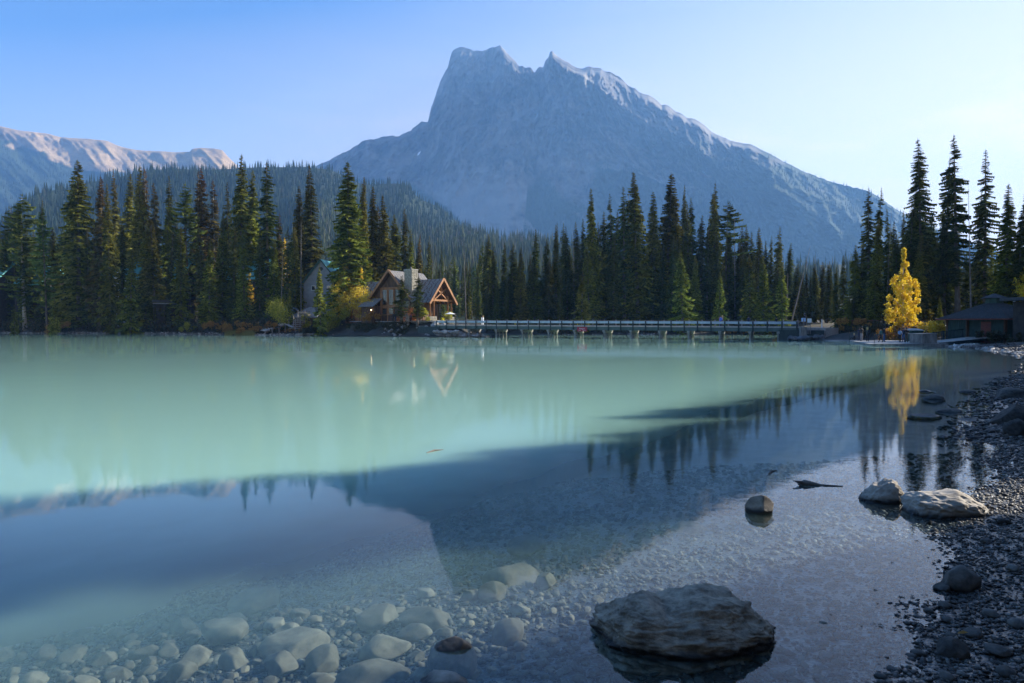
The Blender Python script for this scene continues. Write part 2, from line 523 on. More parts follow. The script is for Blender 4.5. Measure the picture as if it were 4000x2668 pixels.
wx = graded(-890, 72, 3.0, 0.25, 1.06, (-7.0, 14.0)); wy = graded(-40, 182, 8.0, 0.25, 1.05, (2.0, 26.0))
WX, WY = np.meshgrid(wx, wy, indexing='ij')
WZ = np.zeros_like(WX)
dep = np.maximum(-height(WX, WY), 0)
me = mesh_np('lake_water', np.stack([WX.ravel(), WY.ravel(), WZ.ravel()], 1), grid_faces(len(wx), len(wy)), [m_water], shade_smooth=True)
# rock flour hangs in the deeper water, the shallows are clear
float_attr(me, 'depth', (1.9 * dep.ravel() ** 2.0))
tag(link('lake_water', me), 'still turquoise glacial lake', kind='structure')
# ------------------------------------------------------------------ mountains and hills
MAIN = [(1150, 700), (1230, 650), (1288, 624), (1332, 601), (1367, 584), (1398, 566), (1418, 548), (1444, 545), (1464, 545), (1490, 533), (1520, 530), (1556, 532),
        (1582, 518), (1607, 510), (1612, 499), (1628, 489), (1648, 475), (1671, 476), (1676, 456), (1684, 420), (1694, 395), (1709, 349),
        (1719, 318), (1735, 285), (1750, 260), (1758, 227), (1765, 204), (1781, 188), (1809, 182), (1837, 191), (1862, 199), (1898, 196),
        (1923, 185), (1954, 177), (1969, 188), (1980, 206), (2000, 224), (2018, 244), (2026, 257), (2041, 256), (2051, 265), (2071, 262),
        (2082, 272), (2087, 284), (2107, 261), (2122, 261), (2130, 237), (2143, 224), (2148, 206), (2158, 199), (2171, 211), (2184, 224),
        (2209, 237), (2224, 244), (2247, 262), (2275, 268), (2300, 259), (2348, 264), (2360, 277), (2385, 279), (2427, 308), (2451, 332), (2482, 345),
        (2500, 362), (2530, 369), (2548, 380), (2569, 395), (2585, 409), (2612, 410), (2639, 432), (2657, 438), (2682, 459), (2718, 465),
        (2748, 489), (2785, 517), (2827, 538), (2869, 553), (2936, 563), (2972, 583), (3009, 601), (3069, 635), (3130, 665), (3190, 689),
        (3251, 713), (3312, 726), (3372, 741), (3402, 750), (3445, 777), (3499, 816), (3560, 850), (3700, 915), (3850, 965), (4050, 1040), (4300, 1120), (4600, 1180)]

def polyline_dist(px, py, pts):
    d = np.full(np.shape(px), 1e9); tt = np.zeros(np.shape(px)); side = np.zeros(np.shape(px))
    n = len(pts) - 1
    for i in range(n):
        x1, y1 = pts[i]; x2, y2 = pts[i + 1]
        ex, ey = x2 - x1, y2 - y1
        t = np.clip(((px - x1) * ex + (py - y1) * ey) / (ex * ex + ey * ey), 0, 1)
        dx, dy = px - x1 - t * ex, py - y1 - t * ey
        q = np.hypot(dx, dy)
        s = np.sign(ex * dy - ey * dx)
        m = q < d
        d = np.where(m, q, d); tt = np.where(m, (i + t) / n, tt); side = np.where(m, s, side)
    return d, tt, side

def sheet(name, sil, nx, ny, foot_py, Dr, Df, power, mats, relief, jag=0.0, sm=False, x0=None, x1=None, dense=None, back=True):
    """mountain face built as a real surface: crest line at distance Dr, foot at Df. returns arrays"""
    xs = np.array([p[0] for p in sil], float); ys = np.array([p[1] for p in sil], float)
    x0 = xs[0] if x0 is None else x0; x1 = xs[-1] if x1 is None else x1
    if dense is None:
        px = np.linspace(x0, x1, nx)
    else:
        k = np.linspace(0, 1, 4000); q = x0 + (x1 - x0) * k
        w = 1 + dense[2] * ((q > dense[0]) & (q < dense[1])); c = np.cumsum(w); c = (c - c[0]) / (c[-1] - c[0])
        px = np.interp(np.linspace(0, 1, nx), c, q)
    top = np.interp(px, xs, ys)
    if jag:
        top = top + (fbm(px * 0.06, px * 0 + 3.3, oct=4, seed=41) - 0.5) * jag * 2
    v = np.linspace(0, 1, ny)
    PX = px[:, None] + 0 * v[None, :]
    PY = top[:, None] + (foot_py - top[:, None]) * v[None, :]
    dr = Dr(px) if callable(Dr) else np.full_like(px, Dr)
    dfo = Df(px) if callable(Df) else np.full_like(px, Df)
    V = v[None, :]
    pw = power(PX, PY) if callable(power) else power
    D = dr[:, None] + (dfo[:, None] - dr[:, None]) * V ** pw
    D = D + relief(PX, PY, D) * smooth(0.0, 0.03, V)
    dx, dy, dz = ray(PX, PY)
    k = D / dy
    X, Y, Z = dx * k, D, CAM_H + dz * k
    if back:  # the far side drops away behind the crest
        bx, by, bz = [], [], []
        for s in (1, 2, 3):
            bx.append(X[:, 0] * (1 + 0.06 * s)); by.append(Y[:, 0] * (1 + 0.06 * s)); bz.append(np.maximum(Z[:, 0] * (1 - 0.33 * s), 2.0))
        X = np.concatenate([np.stack(bx[::-1], 1), X], 1); Y = np.concatenate([np.stack(by[::-1], 1), Y], 1); Z = np.concatenate([np.stack(bz[::-1], 1), Z], 1)
    nv = X.shape[1]
    me = mesh_np(name, np.stack([X.ravel(), Y.ravel(), Z.ravel()], 1), grid_faces(len(px), nv)[:, ::-1], mats, shade_smooth=sm)
    return me, PX, PY, X, Y, Z

SPUR = [(2210, 260), (2282, 301), (2385, 374), (2439, 422), (2548, 489), (2706, 562), (2827, 635), (2978, 731), (3069, 752), (3200, 850), (3350, 950), (3480, 1120)]
SPUR_B = [(2275, 430), (2330, 480), (2400, 560), (2480, 640), (2560, 760), (2600, 900), (2650, 1100)]
SPUR_C = [(1954, 177), (1985, 240), (2005, 310), (2030, 420), (2060, 560)]
SPUR_D = [(2158, 199), (2190, 260), (2225, 340), (2215, 420), (2190, 520)]
SPUR_E = [(2869, 553), (2980, 650), (3120, 740), (3260, 800), (3400, 900), (3520, 1040)]
SPUR_F = [(1781, 188), (1770, 330), (1760, 480), (1800, 620), (1790, 700)]
COUL = [(2087, 284), (2110, 380), (2130, 470), (2145, 560)]
VALLEY = [(2330, 420), (2420, 520), (2560, 600), (2700, 690), (2850, 790), (3000, 880)]

def main_relief(PX, PY, D):
    r = 0
    def spur(line, w, h):
        d, t, s = polyline_dist(PX, PY, line)
        return h * np.exp(-(d / w) ** 1.1) * (1 - 0.3 * t)
    r = r - spur(SPUR, 90, 380) - spur(SPUR_B, 60, 170) - spur(SPUR_C, 26, 120) - spur(SPUR_D, 30, 130) - spur(SPUR_E, 60, 240) - spur(SPUR_F, 60, 120)
    r = r + spur(COUL, 30, 160) + spur(VALLEY, 50, 200)
    cliff = smooth(760, 640, PY)
    # sloping gully systems: rib noise elongated down the fall line
    gx_, gy_ = PX + 0.35 * (PY - 500) * smooth(2100, 1800, PX) - 0.55 * (PY - 500) * smooth(2100, 2500, PX), PY
    wob = (fbm(PX * 0.012, PY * 0.012, oct=3, seed=77) - 0.5) * 60
    r = r - 360 * (ridged((gx_ + wob) * 0.0075, gy_ * 0.0028, oct=5, seed=21) - 0.5)
    r = r - (120 + 70 * cliff) * (ridged((gx_ + wob) * 0.028, gy_ * 0.011, oct=5, seed=25, gain=0.6) - 0.5)
    r = r - 60 * (fbm(PX * 0.12, PY * 0.09, oct=4, seed=31, gain=0.65) - 0.5)
    # scree cones are smooth
    scree = smooth(640, 800, PY + 0.1 * (PX - 1800)) * smooth(2450, 2050, PX) * smooth(1350, 1450, PX)
    return r * (1 - 0.72 * scree)

def main_power(PX, PY):
    return 1.9 - 0.5 * smooth(2300, 2900, PX)

m_rock, nt, out = new_mat('mountain_rock')
b = N(nt, 'ShaderNodeBsdfPrincipled', Roughness=0.95)
b.inputs['Specular IOR Level'].default_value = 0.15
geo = N(nt, 'ShaderNodeNewGeometry')
mp = N(nt, 'ShaderNodeMapping'); mp.inputs['Scale'].default_value = (1, 1, 1.5); mp.inputs['Rotation'].default_value = (0.12, 0.10, 0)
nt.links.new(geo.outputs['Position'], mp.inputs['Vector'])
nz = N(nt, 'ShaderNodeTexNoise', Scale=0.0035, Detail=12.0, Roughness=0.62); nt.links.new(mp.outputs[0], nz.inputs['Vector'])
cr = N(nt, 'ShaderNodeValToRGB')
cr.color_ramp.elements[0].position = 0.39; cr.color_ramp.elements[0].color = (0.03, 0.03, 0.035, 1)
cr.color_ramp.elements[1].position = 0.61; cr.color_ramp.elements[1].color = (0.21, 0.19, 0.17, 1)
nt.links.new(nz.outputs['Fac'], cr.inputs['Fac'])
fa = N(nt, 'ShaderNodeAttribute', attribute_name='forest')
mxf = N(nt, 'ShaderNodeMix', data_type='RGBA'); mxf.inputs['B'].default_value = (0.030, 0.045, 0.022, 1)
nt.links.new(fa.outputs['Fac'], mxf.inputs['Factor']); nt.links.new(cr.outputs[0], mxf.inputs['A'])
sa = N(nt, 'ShaderNodeAttribute', attribute_name='scree')
mxs = N(nt, 'ShaderNodeMix', data_type='RGBA'); mxs.inputs['B'].default_value = (0.27, 0.25, 0.225, 1)
nt.links.new(sa.outputs['Fac'], mxs.inputs['Factor']); nt.links.new(mxf.outputs['Result'], mxs.inputs['A'])
sn = N(nt, 'ShaderNodeAttribute', attribute_name='snow')
mxn = N(nt, 'ShaderNodeMix', data_type='RGBA'); mxn.inputs['B'].default_value = (0.85, 0.87, 0.9, 1)
nt.links.new(sn.outputs['Fac'], mxn.inputs['Factor']); nt.links.new(mxs.outputs['Result'], mxn.inputs['A'])
nt.links.new(mxn.outputs['Result'], b.inputs['Base Color'])
bp = N(nt, 'ShaderNodeBump', Strength=1.0, Distance=16.0); nt.links.new(nz.outputs['Fac'], bp.inputs['Height']); nt.links.new(bp.outputs[0], b.inputs['Normal'])
nt.links.new(b.outputs[0], out.inputs['Surface'])

def Dr_main(px):
    return np.interp(px, [1150, 1650, 1800, 2000, 2200, 2800, 3400, 4600], [5400, 5050, 4750, 4520, 4400, 4100, 3700, 3300])
def Df_main(px):
    return np.interp(px, [1150, 1700, 2000, 2300, 2800, 3500, 4600], [3900, 3350, 2850, 2520, 2350, 2150, 1900])

me, PX, PY, MX, MY, MZ = sheet('mountain', MAIN, 760, 240, 1255, Dr_main, Df_main, main_power, [m_rock], main_relief, jag=5.0, dense=(1600, 2900, 1.2), sm=True)
# masks painted in the rock's own pattern: forest belts and scree fans
n_a = fbm(PX * 0.02, PY * 0.03, oct=5, seed=51); n_b = fbm(PX * 0.008 - 0.01 * PY, PY * 0.012, oct=4, seed=53)
line = np.interp(PX, [1150, 1500, 1620, 1760, 1840, 2040, 2060, 2120, 2290, 2330, 2450, 2600, 2800, 3000, 3300, 3600], [690, 700, 715, 820, 900, 925, 720, 680, 690, 640, 560, 540, 590, 600, 640, 700])
PW = PX + (n_a - .5) * 260 - 0.30 * (PY - 900)
wedge = smooth(-30, 30, PY - np.interp(PX, [2040, 2060, 2120, 2200, 2290, 2330], [1000, 730, 680, 770, 800, 640])) * smooth(2010, 2070, PW) * smooth(2340, 2260, PW)
flank = smooth(-40, 60, PY - line + (n_a - 0.5) * 160) * smooth(2280, 2340, PX)
left = smooth(-8, 14, PY - line + (n_a - .5) * 30) * smooth(2060, 1960, PW)
holes = smooth(0.56, 0.64, n_b) * smooth(2300, 2400, PX) * smooth(820, 700, PY)
forest = np.clip(np.maximum(np.maximum(wedge, flank), left), 0, 1) * (1 - 0.85 * holes)
scree = smooth(640, 740, PY + (n_a - 0.5) * 160 - 0.25 * np.abs(PX - 1900)) * smooth(1380, 1500, PX) * smooth(2140, 2000, PW) * 0.75 * (1 - forest)
snow = (np.hypot((PX - 1637) + 0.6 * (PY - 598), (PY - 598) * 0.45) < 3.2).astype(float)
pad = MX.shape[1] - PX.shape[1]
def padded(a): return np.concatenate([np.repeat(a[:, :1], pad, 1), a], 1)
float_attr(me, 'forest', padded(forest)); float_attr(me, 'scree', padded(scree)); float_attr(me, 'snow', padded(snow))
tag(link('mountain', me), 'great twin-towered grey rock mountain above the lake', kind='structure')
mount_data = (PX, PY, MX[:, pad:], MY[:, pad:], MZ[:, pad:], forest)

# brown treeless mountain far left
BROWN = [(-900, 400), (-400, 430), (-150, 470), (0, 492), (68, 508), (183, 521), (235, 536), (293, 539), (366, 544), (418, 550), (471, 573), (523, 584), (575, 589), (628, 590),
         (680, 594), (743, 593), (748, 581), (785, 577), (837, 580), (868, 586), (889, 610), (907, 628), (960, 680), (1100, 760)]
m_brown, nt, out = new_mat('brown_scree_rock')
b = N(nt, 'ShaderNodeBsdfPrincipled', Roughness=0.95); b.inputs['Specular IOR Level'].default_value = 0.1
geo = N(nt, 'ShaderNodeNewGeometry')
nz = N(nt, 'ShaderNodeTexNoise', Scale=0.004, Detail=12.0, Roughness=0.7); nt.links.new(geo.outputs['Position'], nz.inputs['Vector'])
cr = N(nt, 'ShaderNodeValToRGB')
cr.color_ramp.elements[0].position = 0.35; cr.color_ramp.elements[0].color = (0.19, 0.135, 0.085, 1)
cr.color_ramp.elements[1].position = 0.65; cr.color_ramp.elements[1].color = (0.44, 0.31, 0.17, 1)
nt.links.new(nz.outputs['Fac'], cr.inputs['Fac'])
fa = N(nt, 'ShaderNodeAttribute', attribute_name='forest')
mxf = N(nt, 'ShaderNodeMix', data_type='RGBA'); mxf.inputs['B'].default_value = (0.030, 0.043, 0.024, 1)
nt.links.new(fa.outputs['Fac'], mxf.inputs['Factor']); nt.links.new(cr.outputs[0], mxf.inputs['A'])
nt.links.new(mxf.outputs['Result'], b.inputs['Base Color'])
bp = N(nt, 'ShaderNodeBump', Strength=0.8, Distance=14.0); nt.links.new(nz.outputs['Fac'], bp.inputs['Height']); nt.links.new(bp.outputs[0], b.inputs['Normal'])
nt.links.new(b.outputs[0], out.inputs['Surface'])
def brown_relief(PX, PY, D):
    g = PX - 0.9 * (PY - 500)
    return -230 * (ridged(g * 0.006, PY * 0.003, oct=5, seed=61) - 0.5) - 60 * (ridged(g * 0.03, PY * 0.012, oct=4, seed=63) - 0.5) - 25 * (fbm(PX * 0.1, PY * 0.1, oct=3, seed=64) - 0.5)
me, PXb, PYb, BX, BY, BZ = sheet('mountain', BROWN, 330, 110, 900, 5000, 3200, 1.1, [m_brown], brown_relief, jag=1.2, sm=True)
nb = fbm(PXb * 0.02, PYb * 0.04, oct=5, seed=67)
treeline = np.interp(PXb, [-900, 0, 78, 157, 235, 293, 418, 900], [480, 546, 578, 602, 634, 656, 672, 700])
fb = smooth(-8, 10, PYb - treeline + (nb - 0.5) * 70)
pad = BX.shape[1] - PXb.shape[1]
float_attr(me, 'forest', padded(fb))
tag(link('mountain', me), 'long sunlit brown bare mountain at the far left', kind='structure')
brown_data = (PXb, PYb, BX[:, pad:], BY[:, pad:], BZ[:, pad:], fb)

# forested hills
m_hill = principled('hill_floor', (0.022, 0.032, 0.016), (0.045, 0.055, 0.026), scale=0.02, rough=1.0, spec=0.1)
HILL_A = [(-900, 1000), (-300, 960), (0, 872), (131, 760), (261, 732), (366, 710), (471, 690), (575, 664), (680, 659), (785, 664), (915, 659), (1000, 654), (1191, 652), (1293, 664), (1350, 692), (1418, 722),
          (1556, 716), (1602, 732), (1633, 775), (1709, 806), (1750, 832), (1786, 878), (1900, 940), (2100, 1020), (2300, 1100)]
def hill_relief(PX, PY, D):
    return -160 * (fbm(PX * 0.006, PY * 0.01, oct=4, seed=71) - 0.5)
me, PXa, PYa, AX, AY, AZ = sheet('hill', HILL_A, 220, 60, 1258, lambda px: np.interp(px, [0, 400, 1300, 2300], [1300, 1800, 2000, 1900]), 600, 0.8, [m_hill], hill_relief)
pad = AX.shape[1] - PXa.shape[1]
tag(link('hill', me), 'long low ridge covered in dark conifers', kind='structure')
hillA = (PXa, PYa, AX[:, pad:], AY[:, pad:], AZ[:, pad:], None)
HILL_B = [(900, 1000), (1150, 850), (1250, 800), (1400, 850), (1550, 880), (1700, 905), (1828, 900), (1904, 925), (1986, 950), (2057, 945), (2149, 945), (2300, 980), (2600, 1020), (3000, 1040), (3400, 1030), (3700, 1060), (4200, 1100)]
me, PXc, PYc, CX, CY, CZ = sheet('hill', HILL_B, 160, 50, 1262, lambda px: np.interp(px, [900, 1700, 2300, 4200], [1500, 1500, 1300, 1100]), 230, 0.7, [m_hill], lambda a, b_, c: 0.3 * hill_relief(a, b_, c))
pad = CX.shape[1] - PXc.shape[1]
tag(link('hill', me), 'valley floor and slopes of mixed forest behind the bridge', kind='structure')
hillB = (PXc, PYc, CX[:, pad:], CY[:, pad:], CZ[:, pad:], None)

# ---- far forests: thousands of small conifers joined into one body each
def tree_soup(pos, h, w, seed, tiers=2, sides=4):
    """simple tiered conifers: jagged skirts. pos (n,3)"""
    r = np.random.default_rng(seed)
    n = len(pos)
    V = []; F = []
    base = 0
    for t in range(tiers):
        z0 = 0.05 + 0.9 * t / tiers * 0.85; z1 = min(1.0, z0 + (0.95 / tiers) * 1.35) if t < tiers - 1 else 1.0
        rad = (1 - t / tiers) * 0.5
        ang = r.uniform(0, 6.28, (n, 1)) + np.arange(sides)[None, :] * 2 * np.pi / sides
        rr = rad * w[:, None] * r.uniform(0.65, 1.3, (n, sides))
        zz = (z0 + r.uniform(-0.06, 0.06, (n, sides))) * h[:, None]
        ring = np.stack([pos[:, :1] + rr * np.cos(ang), pos[:, 1:2] + rr * np.sin(ang), pos[:, 2:3] + zz], 2)
        tip = pos + np.stack([r.uniform(-.03, .03, n) * w, 0 * h, z1 * h], 1)
        vv = np.concatenate([ring, tip[:, None, :]], 1)
        V.append(vv.reshape(-1, 3))
        i0 = base + np.arange(n)[:, None] * (sides + 1)
        for s in range(sides):
            F.append(np.stack([i0[:, 0] + s, i0[:, 0] + (s + 1) % sides, i0[:, 0] + sides], 1))
        base += n * (sides + 1)
    return np.concatenate(V), np.concatenate(F)

def sample_sheet(data, n, seed, weight=None):
    PX, PY, X, Y, Z, mask = data
    r = np.random.default_rng(seed)
    # weight by picture area so that visible density is even
    ax = np.abs(np.gradient(PX, axis=0)); ay = np.abs(np.gradient(PY, axis=1))
    w = ax * ay
    if mask is not None: w = w * (mask > 0.35) * mask
    if weight is not None: w = w * weight(PX, PY)
    w[-1, :] = 0; w[:, -1] = 0
    p = (w / w.sum()).ravel()
    idx = r.choice(w.size, n, p=p)
    i, j = np.unravel_index(idx, w.shape)
    a = r.random(n); b_ = r.random(n)
    def lerp(A): return A[i, j] * (1 - a) * (1 - b_) + A[i + 1, j] * a * (1 - b_) + A[i, j + 1] * (1 - a) * b_ + A[i + 1, j + 1] * a * b_
    return np.stack([lerp(X), lerp(Y), lerp(Z)], 1)

def forest_mat(name, cols, island=True):
    m, nt, out = new_mat(name)
    geo = N(nt, 'ShaderNodeNewGeometry')
    cr = N(nt, 'ShaderNodeValToRGB')
    while len(cr.color_ramp.elements) < len(cols): cr.color_ramp.elements.new(0.5)
    for e, (p, c) in zip(cr.color_ramp.elements, cols): e.position = p; e.color = (*c, 1)
    nt.links.new(geo.outputs['Random Per Island'], cr.inputs['Fac'])
    d = N(nt, 'ShaderNodeBsdfDiffuse'); t = N(nt, 'ShaderNodeBsdfTranslucent'); mx = N(nt, 'ShaderNodeMixShader', Fac=0.18)
    nt.links.new(cr.outputs[0], d.inputs['Color']); nt.links.new(cr.outputs[0], t.inputs['Color'])
    nt.links.new(d.outputs[0], mx.inputs[1]); nt.links.new(t.outputs[0], mx.inputs[2]); nt.links.new(mx.outputs[0], out.inputs['Surface'])
    return m
m_far = forest_mat('far_needles', [(0.0, (0.016, 0.026, 0.012)), (0.5, (0.026, 0.038, 0.016)), (0.85, (0.040, 0.054, 0.022)), (1.0, (0.050, 0.046, 0.03))])
m_farg = forest_mat('far_needles_grey', [(0.0, (0.03, 0.04, 0.02)), (0.45, (0.06, 0.075, 0.03)), (0.7, (0.10, 0.115, 0.045)), (1.0, (0.11, 0.10, 0.075))])
def far_forest(data, n, seed, hmin, hmax, label, weight=None, mat=None, slim=0.24, tiers=2):
    pos = sample_sheet(data, n, seed, weight)
    r = np.random.default_rng(seed + 1)
    h = r.uniform(hmin, hmax, n) * (0.75 + 0.5 * vnoise(pos[:, 0] * 0.01, pos[:, 1] * 0.01, seed=seed))
    w = h * r.uniform(slim * 0.75, slim * 1.3, n)
    pos[:, 2] -= 0.08 * h
    v, f = tree_soup(pos, h, w, seed + 2, tiers=tiers)
    o = link('forest', mesh_np('forest', v, f, [mat or m_far]))
    return tag(o, label, kind='stuff')
far_forest(mount_data, 15000, 101, 14, 26, 'conifers climbing the right flank of the great mountain')
far_forest(brown_data, 3000, 102, 20, 32, 'dark conifers below the brown mountain', weight=lambda PX, PY: (PY < 860) * 1.0)
far_forest(hillA, 10000, 103, 18, 30, 'dense conifers on the long left ridge', weight=lambda PX, PY: 1.0 + 2.0 * (PY < 1000))
far_forest(hillB, 5200, 104, 18, 30, 'grey-green conifers on the valley slope behind the bridge', weight=lambda PX, PY: (PY < 1150) * (1.0 + 3.0 * ((PX > 1250) & (PX < 2350))), mat=m_farg, tiers=3)
# ------------------------------------------------------------------ air
m_haze, nt, out = new_mat('haze_air')
pv = N(nt, 'ShaderNodeVolumePrincipled')
pv.inputs['Color'].default_value = (0.25, 0.53, 1.0, 1)
pv.inputs['Density'].default_value = 0.000095
pv.inputs['Anisotropy'].default_value = 0.2
nt.links.new(pv.outputs[0], out.inputs['Volume'])
mb = MB(); mb.box(-500, 4000, 945, 16000, 9400, 1906)
tag(mb.build('haze', m_haze), 'pale blue mountain air', kind='stuff')
# ------------------------------------------------------------------ conifers near enough to tell apart
def needle_mat(name, dark, mid, light, cone=(0.10, 0.055, 0.025), cone_amt=0.0, trans=0.25):
    m, nt, out = new_mat(name)
    geo = N(nt, 'ShaderNodeNewGeometry')
    cr = N(nt, 'ShaderNodeValToRGB'); cr.color_ramp.elements.new(0.5)
    for e, (p, c) in zip(cr.color_ramp.elements, [(0.1, dark), (0.55, mid), (1.0, light)]): e.position = p; e.color = (*c, 1)
    nt.links.new(geo.outputs['Random Per Island'], cr.inputs['Fac'])
    tc = N(nt, 'ShaderNodeTexCoord')
    nz = N(nt, 'ShaderNodeTexNoise', Scale=0.35, Detail=2.0); nt.links.new(geo.outputs['Position'], nz.inputs['Vector'])
    mr = N(nt, 'ShaderNodeMapRange'); mr.inputs['From Min'].default_value = 0.3; mr.inputs['From Max'].default_value = 0.7
    mr.inputs['To Min'].default_value = 0.75; mr.inputs['To Max'].default_value = 1.25
    nt.links.new(nz.outputs['Fac'], mr.inputs['Value'])
    oi = N(nt, 'ShaderNodeObjectInfo')
    mo = N(nt, 'ShaderNodeMapRange'); mo.inputs['To Min'].default_value = 0.75; mo.inputs['To Max'].default_value = 1.3
    nt.links.new(oi.outputs['Random'], mo.inputs['Value'])
    mm = N(nt, 'ShaderNodeMath', operation='MULTIPLY'); nt.links.new(mr.outputs[0], mm.inputs[0]); nt.links.new(mo.outputs[0], mm.inputs[1])
    # brown cones and dying tips gather in the upper crown
    sp = N(nt, 'ShaderNodeSeparateXYZ'); nt.links.new(tc.outputs['Generated'], sp.inputs[0])
    up = N(nt, 'ShaderNodeMapRange'); up.inputs['From Min'].default_value = 0.72; up.inputs['From Max'].default_value = 0.97
    up.inputs['To Max'].default_value = max(cone_amt, 0.0); nt.links.new(sp.outputs['Z'], up.inputs['Value'])
    cm = N(nt, 'ShaderNodeMix', data_type='RGBA'); cm.inputs['B'].default_value = (*cone, 1)
    nt.links.new(up.outputs[0], cm.inputs['Factor']); nt.links.new(cr.outputs[0], cm.inputs['A'])
    vs = N(nt, 'ShaderNodeVectorMath', operation='SCALE'); nt.links.new(cm.outputs['Result'], vs.inputs[0]); nt.links.new(mm.outputs[0], vs.inputs['Scale'])
    hv = N(nt, 'ShaderNodeHueSaturation'); hm = N(nt, 'ShaderNodeMath', operation='FRACT'); hk = N(nt, 'ShaderNodeMath', operation='MULTIPLY'); hk.inputs[1].default_value = 7.31
    nt.links.new(oi.outputs['Random'], hk.inputs[0]); nt.links.new(hk.outputs[0], hm.inputs[0])
    hr = N(nt, 'ShaderNodeMapRange'); hr.inputs['To Min'].default_value = 0.470; hr.inputs['To Max'].default_value = 0.525; nt.links.new(hm.outputs[0], hr.inputs['Value']); nt.links.new(hr.outputs[0], hv.inputs['Hue'])
    nt.links.new(vs.outputs[0], hv.inputs['Color']); vs = hv
    d = N(nt, 'ShaderNodeBsdfDiffuse'); t = N(nt, 'ShaderNodeBsdfTranslucent'); mx = N(nt, 'ShaderNodeMixShader', Fac=trans)
    nt.links.new(vs.outputs[0], d.inputs['Color']); nt.links.new(vs.outputs[0], t.inputs['Color'])
    nt.links.new(d.outputs[0], mx.inputs[1]); nt.links.new(t.outputs[0], mx.inputs[2]); nt.links.new(mx.outputs[0], out.inputs['Surface'])
    return m

m_spruce = needle_mat('spruce_needles', (0.045, 0.062, 0.012), (0.19, 0.20, 0.032), (0.33, 0.32, 0.055), cone_amt=0.35)
m_spruce_b = needle_mat('spruce_needles_browned', (0.055, 0.052, 0.015), (0.13, 0.115, 0.032), (0.20, 0.165, 0.05), cone=(0.14, 0.07, 0.03), cone_amt=0.8)
m_fir = needle_mat('fir_needles', (0.028, 0.042, 0.013), (0.095, 0.112, 0.028), (0.18, 0.19, 0.045), cone_amt=0.3)
m_pine = needle_mat('pine_needles', (0.06, 0.09, 0.020), (0.14, 0.18, 0.038), (0.24, 0.27, 0.07), cone_amt=0.0)
m_bark = principled('conifer_bark', (0.085, 0.065, 0.050), (0.20, 0.17, 0.14), scale=3.0, rough=0.95, bump=0.5, bscale=8, stretch=(1, 1, 0.3), spec=0.1)
m_snag = principled('weathered_dead_wood', (0.14, 0.12, 0.105), (0.28, 0.25, 0.22), scale=3.0, rough=0.95, stretch=(1, 1, 0.3), spec=0.1)
m_pale_bark = principled('pale_bark', (0.28, 0.25, 0.20), (0.5, 0.46, 0.38), scale=2.0, rough=0.9, stretch=(1, 1, 0.4), spec=0.1)

